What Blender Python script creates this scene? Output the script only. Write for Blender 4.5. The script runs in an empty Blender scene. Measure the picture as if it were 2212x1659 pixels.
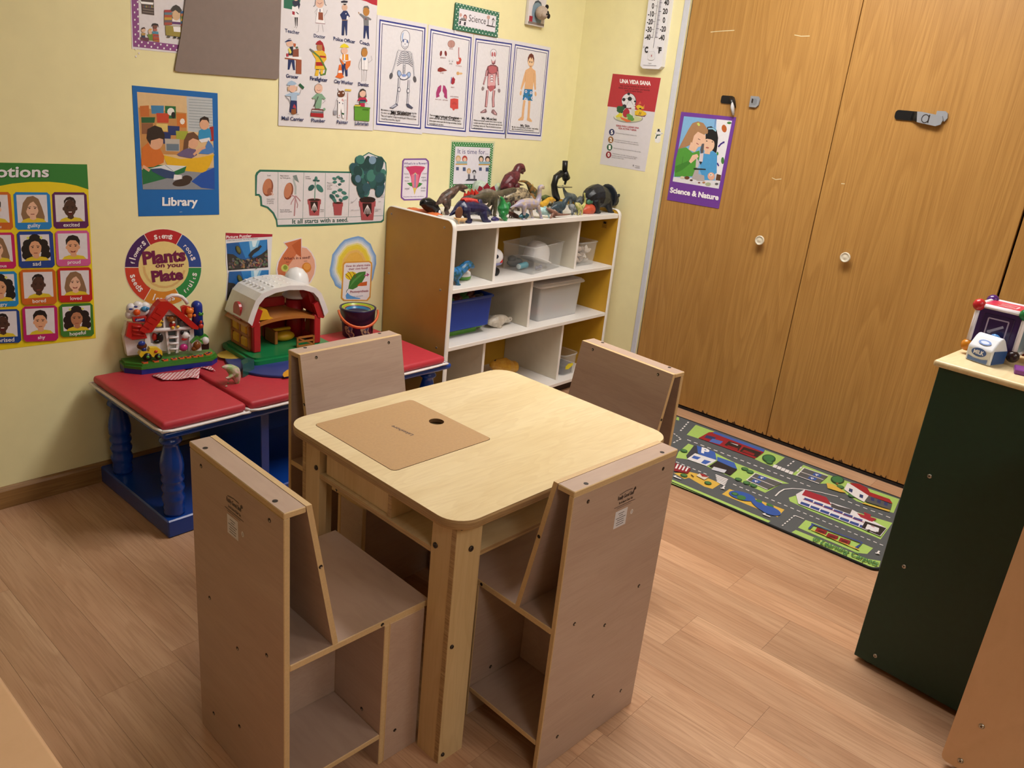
import bpy, bmesh, math, random
from mathutils import Vector, Matrix

SC = bpy.context.scene
COL = SC.collection
PI = math.pi

# ------------------------------------------------------------------ camera
cam_d = bpy.data.cameras.new('camera')
cam_d.sensor_fit = 'HORIZONTAL'
cam_d.sensor_width = 36.0
cam_d.lens = 1721.82 / 2212.0 * 36.0
cam_d.clip_start = 0.02
cam = bpy.data.objects.new('camera', cam_d)
COL.objects.link(cam)
CY, CP, CR = 0.8764, -0.3483, 0.1024
_f = Vector((math.sin(CY) * math.cos(CP), math.cos(CY) * math.cos(CP), math.sin(CP)))
_r = Vector((math.cos(CY), -math.sin(CY), 0.0))
_u = _r.cross(_f)
_r2 = _r * math.cos(CR) + _u * math.sin(CR)
_u2 = _u * math.cos(CR) - _r * math.sin(CR)
_m = Matrix((_r2, _u2, -_f)).transposed().to_4x4()
_m.translation = Vector((-3.3220, -2.5537, 1.3578))
cam.matrix_world = _m
SC.camera = cam

# ------------------------------------------------------------------ world / exposure
world = bpy.data.worlds.new('room_air')
SC.world = world
world.use_nodes = True
world.node_tree.nodes['Background'].inputs[0].default_value = (0.9, 0.95, 1.0, 1)
world.node_tree.nodes['Background'].inputs[1].default_value = 0.05
SC.view_settings.view_transform = 'Standard'
SC.view_settings.look = 'None'
SC.view_settings.gamma = 1.0
SC.view_settings.use_curve_mapping = False
SC.view_settings.exposure = 0.56
LAMP_MAIN = 15.0      # emission of the fluorescent panel over the play corner
LAMP_BACK = 5.5       # the panels further back in the room

# ------------------------------------------------------------------ materials
def lin(h):
    if isinstance(h, str):
        h = tuple(int(h[i:i + 2], 16) / 255.0 for i in (0, 2, 4))
    return tuple(c / 12.92 if c <= 0.04045 else ((c + 0.055) / 1.055) ** 2.4 for c in h)

def nodes_of(name):
    m = bpy.data.materials.new(name)
    m.use_nodes = True
    nt = m.node_tree
    return m, nt, nt.nodes['Principled BSDF']

def N(nt, t, **kw):
    n = nt.nodes.new(t)
    for k, v in kw.items():
        if k in n.inputs:
            n.inputs[k].default_value = v
        else:
            setattr(n, k, v)
    return n

def ramp(nt, stops):
    r = nt.nodes.new('ShaderNodeValToRGB')
    e = r.color_ramp.elements
    while len(e) < len(stops):
        e.new(0.5)
    for i, (p, c) in enumerate(stops):
        e[i].position = p
        e[i].color = (*c, 1)
    return r

MC = {}
def M(name, col, rough=0.5, var=0.05, scale=40.0, bump=0.0, metal=0.0, spec=0.5, coat=0.0, alpha=1.0, trans=0.0, ior=1.45):
    if name in MC:
        return MC[name]
    m, nt, b = nodes_of(name)
    c = lin(col)
    tc = N(nt, 'ShaderNodeTexCoord')
    no = N(nt, 'ShaderNodeTexNoise', Scale=scale, Detail=3.0)
    nt.links.new(tc.outputs['Object'], no.inputs['Vector'])
    r = ramp(nt, [(0.25, tuple(x * (1 - var) for x in c)), (0.75, tuple(min(1, x * (1 + var)) for x in c))])
    nt.links.new(no.outputs['Fac'], r.inputs[0])
    nt.links.new(r.outputs[0], b.inputs['Base Color'])
    b.inputs['Roughness'].default_value = rough
    b.inputs['Metallic'].default_value = metal
    b.inputs['Specular IOR Level'].default_value = spec
    b.inputs['Coat Weight'].default_value = coat
    b.inputs['Coat Roughness'].default_value = 0.15
    b.inputs['Alpha'].default_value = alpha
    b.inputs['Transmission Weight'].default_value = trans
    b.inputs['IOR'].default_value = ior
    if bump:
        bp = N(nt, 'ShaderNodeBump', Strength=bump, Distance=0.002)
        nt.links.new(no.outputs['Fac'], bp.inputs['Height'])
        nt.links.new(bp.outputs[0], b.inputs['Normal'])
    MC[name] = m
    return m

def wood(name, c_lo, c_hi, c_dark, coord='Object', stretch=(1, 1, 1), rings=9.0, nscale=2.0, pore=(300, 300, 6), rough=0.4, ringmix=0.5, poremix=0.25, rnd=False, coat=0.0, bump=0.0):
    m, nt, b = nodes_of(name)
    L = nt.links.new
    if coord == 'World':
        g = N(nt, 'ShaderNodeNewGeometry'); src = g.outputs['Position']
    else:
        g = N(nt, 'ShaderNodeTexCoord'); src = g.outputs['Object']
    if rnd:
        oi = N(nt, 'ShaderNodeObjectInfo')
        mu = N(nt, 'ShaderNodeMath', operation='MULTIPLY'); mu.inputs[1].default_value = 37.0
        L(oi.outputs['Random'], mu.inputs[0])
        cx = N(nt, 'ShaderNodeCombineXYZ')
        L(mu.outputs[0], cx.inputs[0]); L(mu.outputs[0], cx.inputs[1]); L(mu.outputs[0], cx.inputs[2])
        ad = N(nt, 'ShaderNodeVectorMath', operation='ADD')
        L(src, ad.inputs[0]); L(cx.outputs[0], ad.inputs[1]); src = ad.outputs[0]
    mp = N(nt, 'ShaderNodeMapping'); mp.inputs['Scale'].default_value = stretch
    L(src, mp.inputs['Vector'])
    n1 = N(nt, 'ShaderNodeTexNoise', Scale=nscale, Detail=2.0, Roughness=0.45)
    L(mp.outputs[0], n1.inputs['Vector'])
    mul = N(nt, 'ShaderNodeMath', operation='MULTIPLY'); mul.inputs[1].default_value = rings
    L(n1.outputs['Fac'], mul.inputs[0])
    pp = N(nt, 'ShaderNodeMath', operation='FRACT')
    L(mul.outputs[0], pp.inputs[0])
    rr = ramp(nt, [(0.0, (0.15,) * 3), (0.55, (0.75,) * 3), (0.85, (1,) * 3), (1.0, (0.1,) * 3)])
    L(pp.outputs[0], rr.inputs[0])
    mp2 = N(nt, 'ShaderNodeMapping'); mp2.inputs['Scale'].default_value = pore
    L(src, mp2.inputs['Vector'])
    n2 = N(nt, 'ShaderNodeTexNoise', Scale=1.0, Detail=3.0)
    L(mp2.outputs[0], n2.inputs['Vector'])
    mp3 = N(nt, 'ShaderNodeMapping'); mp3.inputs['Scale'].default_value = tuple(s * 0.5 for s in stretch)
    L(src, mp3.inputs['Vector'])
    n3 = N(nt, 'ShaderNodeTexNoise', Scale=nscale * 1.3, Detail=2.0)
    L(mp3.outputs[0], n3.inputs['Vector'])
    base = ramp(nt, [(0.3, lin(c_lo)), (0.7, lin(c_hi))])
    L(n3.outputs['Fac'], base.inputs[0])
    mx = N(nt, 'ShaderNodeMix', data_type='RGBA')
    inv = N(nt, 'ShaderNodeMath', operation='MULTIPLY_ADD'); inv.inputs[1].default_value = -ringmix; inv.inputs[2].default_value = ringmix
    L(rr.outputs[0], inv.inputs[0])
    L(inv.outputs[0], mx.inputs[0]); L(base.outputs[0], mx.inputs[6]); mx.inputs[7].default_value = (*lin(c_dark), 1)
    pr = ramp(nt, [(0.38, (1,) * 3), (0.52, (0,) * 3)])
    L(n2.outputs['Fac'], pr.inputs[0])
    pm = N(nt, 'ShaderNodeMath', operation='MULTIPLY'); pm.inputs[1].default_value = poremix
    L(pr.outputs[0], pm.inputs[0])
    mx2 = N(nt, 'ShaderNodeMix', data_type='RGBA')
    L(pm.outputs[0], mx2.inputs[0]); L(mx.outputs[2], mx2.inputs[6]); mx2.inputs[7].default_value = (*lin(c_dark), 1)
    out = mx2.outputs[2]
    if rnd:
        hs = N(nt, 'ShaderNodeHueSaturation')
        mr = N(nt, 'ShaderNodeMapRange'); mr.inputs['To Min'].default_value = 0.84; mr.inputs['To Max'].default_value = 1.12
        L(oi.outputs['Random'], mr.inputs['Value']); L(mr.outputs[0], hs.inputs['Value'])
        L(out, hs.inputs['Color']); out = hs.outputs[0]
    L(out, b.inputs['Base Color'])
    b.inputs['Roughness'].default_value = rough
    b.inputs['Coat Weight'].default_value = coat
    b.inputs['Coat Roughness'].default_value = 0.2
    if bump:
        bp = N(nt, 'ShaderNodeBump', Strength=bump, Distance=0.001)
        L(n2.outputs['Fac'], bp.inputs['Height']); L(bp.outputs[0], b.inputs['Normal'])
    MC[name] = m
    return m

def emit(name, col, s):
    m, nt, b = nodes_of(name)
    b.inputs['Base Color'].default_value = (0.8, 0.8, 0.8, 1)
    b.inputs['Emission Color'].default_value = (*lin(col), 1)
    b.inputs['Emission Strength'].default_value = s
    return m

def print_mat():
    m, nt, b = nodes_of('printed_ink')
    a = N(nt, 'ShaderNodeAttribute', attribute_name='Col')
    tc = N(nt, 'ShaderNodeTexCoord')
    no = N(nt, 'ShaderNodeTexNoise', Scale=90.0, Detail=2.0)
    nt.links.new(tc.outputs['Object'], no.inputs['Vector'])
    mr = N(nt, 'ShaderNodeMapRange'); mr.inputs['To Min'].default_value = 0.94; mr.inputs['To Max'].default_value = 1.06
    nt.links.new(no.outputs['Fac'], mr.inputs['Value'])
    hs = N(nt, 'ShaderNodeHueSaturation')
    nt.links.new(a.outputs['Color'], hs.inputs['Color']); nt.links.new(mr.outputs[0], hs.inputs['Value'])
    nt.links.new(hs.outputs[0], b.inputs['Base Color'])
    b.inputs['Roughness'].default_value = 0.45
    return m
INK = print_mat()

WALL = M('wall_paint', 'ece4b2', 0.55, 0.025, 18, 0.15)
ROOMW = M('far_wall_paint', 'a89c78', 0.7, 0.05, 8)
CEIL = M('ceiling_paint', 'cfcdc4', 0.8, 0.02, 20)
MDF = M('mdf_edge', 'cfb184', 0.6, 0.06, 220, 0.1)
LAM = wood('taupe_laminate', 'b49a8a', 'bda595', '99806f', stretch=(2.0, 6.0, 12.0), rings=5, nscale=2.2, pore=(12, 60, 240), rough=0.42, ringmix=0.16, poremix=0.14)
BIRCH = wood('birch_plywood', 'd9c396', 'e6d4ac', 'b99a68', stretch=(2.2, 9.0, 4.0), rings=10, nscale=1.6, pore=(14, 160, 60), rough=0.33, ringmix=0.20, poremix=0.12)
BIRCHV = wood('birch_leg', 'c6a878', 'd3b98c', 'a58252', stretch=(9.0, 9.0, 1.4), rings=7, nscale=1.6, pore=(140, 140, 8), rough=0.38, ringmix=0.2, poremix=0.12)
PLY = wood('plywood_edge', 'b08f62', 'c4a678', '7c5a36', stretch=(0.2, 0.2, 60), rings=6, nscale=2.0, pore=(30, 30, 400), rough=0.5, ringmix=0.7, poremix=0.25)
FIBRE = M('brown_fibreboard', 'b79368', 0.5, 0.06, 160)
OAK = wood('oak_veneer', 'ad8042', 'b88b4c', '895c28', coord='World', stretch=(1, 3.0, 0.26), rings=24, nscale=1.5, pore=(20, 260, 5), rough=0.42, ringmix=0.38, poremix=0.30, bump=0.05)
OAKB = wood('oak_baseboard', '8f6a3c', 'a37c4a', '6a4724', coord='World', stretch=(0.6, 4, 14), rings=8, nscale=1.6, pore=(6, 60, 260), rough=0.4, ringmix=0.5, poremix=0.3)
PLANK = wood('laminate_plank', 'bd9272', 'd2ab8a', '936848', coord='World', stretch=(9.0, 0.8, 1), rings=9, nscale=1.5, pore=(260, 8, 1), rough=0.30, ringmix=0.26, poremix=0.26, rnd=True)
BLUE = M('blue_gloss_paint', '123f96', 0.22, 0.08, 12, 0.08, coat=0.3)
WHITE = M('white_laminate', 'e6e2de', 0.38, 0.02, 30)
OFFW = M('offwhite_laminate', 'cfc8b6', 0.42, 0.03, 30)
YEL = M('mustard_laminate', 'c99a2e', 0.4, 0.05, 14)
ORG = M('amber_laminate', 'c4984a', 0.38, 0.06, 10)
RED = M('red_vinyl', 'b8323f', 0.5, 0.05, 60, 0.2)
PIPE = M('white_piping', 'e8e4e4', 0.5, 0.03, 60)
GREENP = M('dark_green_panel', '1c3b2e', 0.45, 0.08, 60)
METAL = M('bright_steel', 'b8b4ac', 0.3, 0.05, 80, metal=1.0)
DARKM = M('dark_steel', '4a4440', 0.35, 0.05, 80, metal=0.9)
HOLE = M('dark_screw_hole', '241a15', 0.6, 0.1, 80)
GREYP = M('grey_plastic', '8d9096', 0.4, 0.04, 60)
BLACK = M('black_plastic', '131416', 0.35, 0.1, 60)
PAPER = M('paper_sheet', 'dedce2', 0.5, 0.02, 60)
def PL(h, rough=0.28, var=0.05):
    return M('plastic_' + h, h, rough, var, 30, coat=0.15)

# ------------------------------------------------------------------ objects
def link(name, data, parent=None):
    o = bpy.data.objects.new(name, data)
    COL.objects.link(o)
    if parent is not None:
        o.parent = parent
    return o
def thing(name, label, cat, loc=(0, 0, 0), rz=0.0, group=None):
    o = link(name, None)
    o.empty_display_size = 0.02
    o.location = loc
    o.rotation_euler = (0, 0, rz)
    o['label'] = label; o['category'] = cat
    if group: o['group'] = group
    return o
def tag(o, label, cat, group=None):
    o['label'] = label; o['category'] = cat
    if group: o['group'] = group
    return o
def struct(o):
    o['kind'] = 'structure'
    return o
def copy_tree(o, parent=None):
    c = o.copy(); COL.objects.link(c); c.parent = parent
    for ch in list(o.children):
        copy_tree(ch, c)
    return c

class MB:
    def __init__(s):
        s.v = []; s.f = []; s.mi = []; s.sm = []
    def add(s, vs, fs, mat=0, smooth=False):
        n = len(s.v)
        s.v += [tuple(v) for v in vs]
        for f in fs:
            s.f.append([n + i for i in f]); s.mi.append(mat); s.sm.append(smooth)
        return s
    def box(s, c, size, mat=0, bev=0.0, R=None, seg=1, thin=None, edge=None):
        bm = bmesh.new()
        bmesh.ops.create_cube(bm, size=1.0)
        for v in bm.verts:
            v.co = Vector((v.co.x * size[0], v.co.y * size[1], v.co.z * size[2]))
        if bev > 0:
            bmesh.ops.bevel(bm, geom=list(bm.edges), offset=min(bev, min(size) * 0.45), segments=seg, affect='EDGES', profile=0.5)
        bm.normal_update()
        n = len(s.v)
        bm.verts.index_update()
        for v in bm.verts:
            co = v.co.copy()
            if R is not None: co = R @ co
            s.v.append(tuple(co + Vector(c)))
        for f in bm.faces:
            s.f.append([n + v.index for v in f.verts])
            s.mi.append(edge if (thin is not None and abs(f.normal[thin]) < 0.95) else mat)
            s.sm.append(False if seg == 1 else True)
        bm.free()
        return s
    def tube(s, path, radii, n=10, mat=0, smooth=True, flat=1.0):
        path = [Vector(p) for p in path]
        if not isinstance(radii, (list, tuple)): radii = [radii] * len(path)
        rings = []; up = None
        for i, p in enumerate(path):
            t = (path[min(i + 1, len(path) - 1)] - path[max(i - 1, 0)])
            if t.length < 1e-9: t = Vector((0, 0, 1))
            t.normalize()
            if up is None:
                a = Vector((0, 0, 1)) if abs(t.z) < 0.9 else Vector((0, 1, 0))
                up = (a - t * a.dot(t)).normalized()
            else:
                up = up - t * up.dot(t)
                up = up.normalized() if up.length > 1e-6 else Vector((1, 0, 0))
            w = t.cross(up)
            rings.append([p + (up * math.cos(2 * PI * k / n) + w * math.sin(2 * PI * k / n) * flat) * radii[i] for k in range(n)])
        vs = [v for r in rings for v in r]
        fs = []
        for i in range(len(rings) - 1):
            for k in range(n):
                fs.append([i * n + k, i * n + (k + 1) % n, (i + 1) * n + (k + 1) % n, (i + 1) * n + k])
        fs.append(list(range(n))[::-1]); fs.append([(len(rings) - 1) * n + k for k in range(n)])
        return s.add(vs, fs, mat, smooth)
    def lathe(s, prof, c=(0, 0, 0), n=20, mat=0, smooth=True, R=None, caps=True):
        vs = []; fs = []
        for r, z in prof:
            for k in range(n):
                v = Vector((r * math.cos(2 * PI * k / n), r * math.sin(2 * PI * k / n), z))
                if R is not None: v = R @ v
                vs.append(v + Vector(c))
        for i in range(len(prof) - 1):
            for k in range(n):
                fs.append([i * n + k, i * n + (k + 1) % n, (i + 1) * n + (k + 1) % n, (i + 1) * n + k])
        if caps:
            fs.append(list(range(n))[::-1]); fs.append([(len(prof) - 1) * n + k for k in range(n)])
        return s.add(vs, fs, mat, smooth)
    def ell(s, c, r, mat=0, R=None, n=14, m=8):
        if not isinstance(r, (list, tuple)): r = (r, r, r)
        vs = []; fs = []
        for i in range(m + 1):
            th = PI * i / m
            for k in range(n):
                v = Vector((r[0] * math.sin(th) * math.cos(2 * PI * k / n), r[1] * math.sin(th) * math.sin(2 * PI * k / n), r[2] * math.cos(th)))
                if R is not None: v = R @ v
                vs.append(v + Vector(c))
        for i in range(m):
            for k in range(n):
                fs.append([i * n + k, (i + 1) * n + k, (i + 1) * n + (k + 1) % n, i * n + (k + 1) % n])
        return s.add(vs, fs, mat, True)
    def prism(s, poly, d0, d1, fn, mat=0, edge=None, smooth=False):
        # poly in 2-D, fn(a, b, d) -> 3-D
        n = len(poly)
        vs = [fn(a, b, d0) for a, b in poly] + [fn(a, b, d1) for a, b in poly]
        s.add(vs, [list(range(n))[::-1], list(range(n, 2 * n))], mat, False)
        s.add(vs, [[i, (i + 1) % n, n + (i + 1) % n, n + i] for i in range(n)], mat if edge is None else edge, smooth)
        return s
    def build(s, name, mats, parent=None, loc=None, autosmooth=False):
        me = bpy.data.meshes.new(name)
        me.from_pydata(s.v, [], s.f)
        if not isinstance(mats, (list, tuple)): mats = [mats]
        for m in mats: me.materials.append(m)
        me.polygons.foreach_set('material_index', s.mi)
        me.polygons.foreach_set('use_smooth', s.sm)
        bm = bmesh.new(); bm.from_mesh(me)
        bmesh.ops.remove_doubles(bm, verts=bm.verts, dist=1e-6)
        bmesh.ops.recalc_face_normals(bm, faces=bm.faces)
        bm.to_mesh(me); bm.free()
        me.update()
        o = link(name, me, parent)
        if loc is not None: o.location = loc
        return o

def XY(a, b, d): return Vector((a, b, d))
def XZ(a, b, d): return Vector((a, d, b))
def YZ(a, b, d): return Vector((d, a, b))

def rrect(x0, y0, x1, y1, r, n=6):
    pts = []
    for cx, cy, a0 in ((x1 - r, y0 + r, -90), (x1 - r, y1 - r, 0), (x0 + r, y1 - r, 90), (x0 + r, y0 + r, 180)):
        for i in range(n + 1):
            a = math.radians(a0 + 90.0 * i / n)
            pts.append((cx + r * math.cos(a), cy + r * math.sin(a)))
    return pts

def panel(name, parent, c, size, mf, me, bev=0.0015, R=None):
    thin = min(range(3), key=lambda i: size[i])
    mb = MB(); mb.box(c, size, 0, bev, R, 1, thin, 1)
    return mb.build(name, [mf, me], parent)

def plate_hole(name, outer, inner, z0, z1, mats, parent, round_edge=0.0):
    bm = bmesh.new()
    def cap(z, flip):
        es = []
        for loop in (outer, inner):
            vs = [bm.verts.new((a, b, z)) for a, b in loop]
            es += [bm.edges.new((vs[i], vs[(i + 1) % len(vs)])) for i in range(len(vs))]
        bmesh.ops.triangle_fill(bm, use_beauty=True, use_dissolve=False, edges=es)
    cap(z1, False); cap(z0, True)
    for f in bm.faces: f.material_index = 0
    for loop in (outer, inner):
        n = len(loop)
        prof = [(0, z0), (0, z1)]
        top = [bm.verts.new((a, b, z1)) for a, b in loop]
        bot = [bm.verts.new((a, b, z0)) for a, b in loop]
        for i in range(n):
            f = bm.faces.new((bot[i], bot[(i + 1) % n], top[(i + 1) % n], top[i])); f.material_index = 1
    bmesh.ops.remove_doubles(bm, verts=bm.verts, dist=1e-6)
    bmesh.ops.recalc_face_normals(bm, faces=bm.faces)
    me = bpy.data.meshes.new(name); bm.to_mesh(me); bm.free()
    for m in mats: me.materials.append(m)
    return link(name, me, parent)

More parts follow.
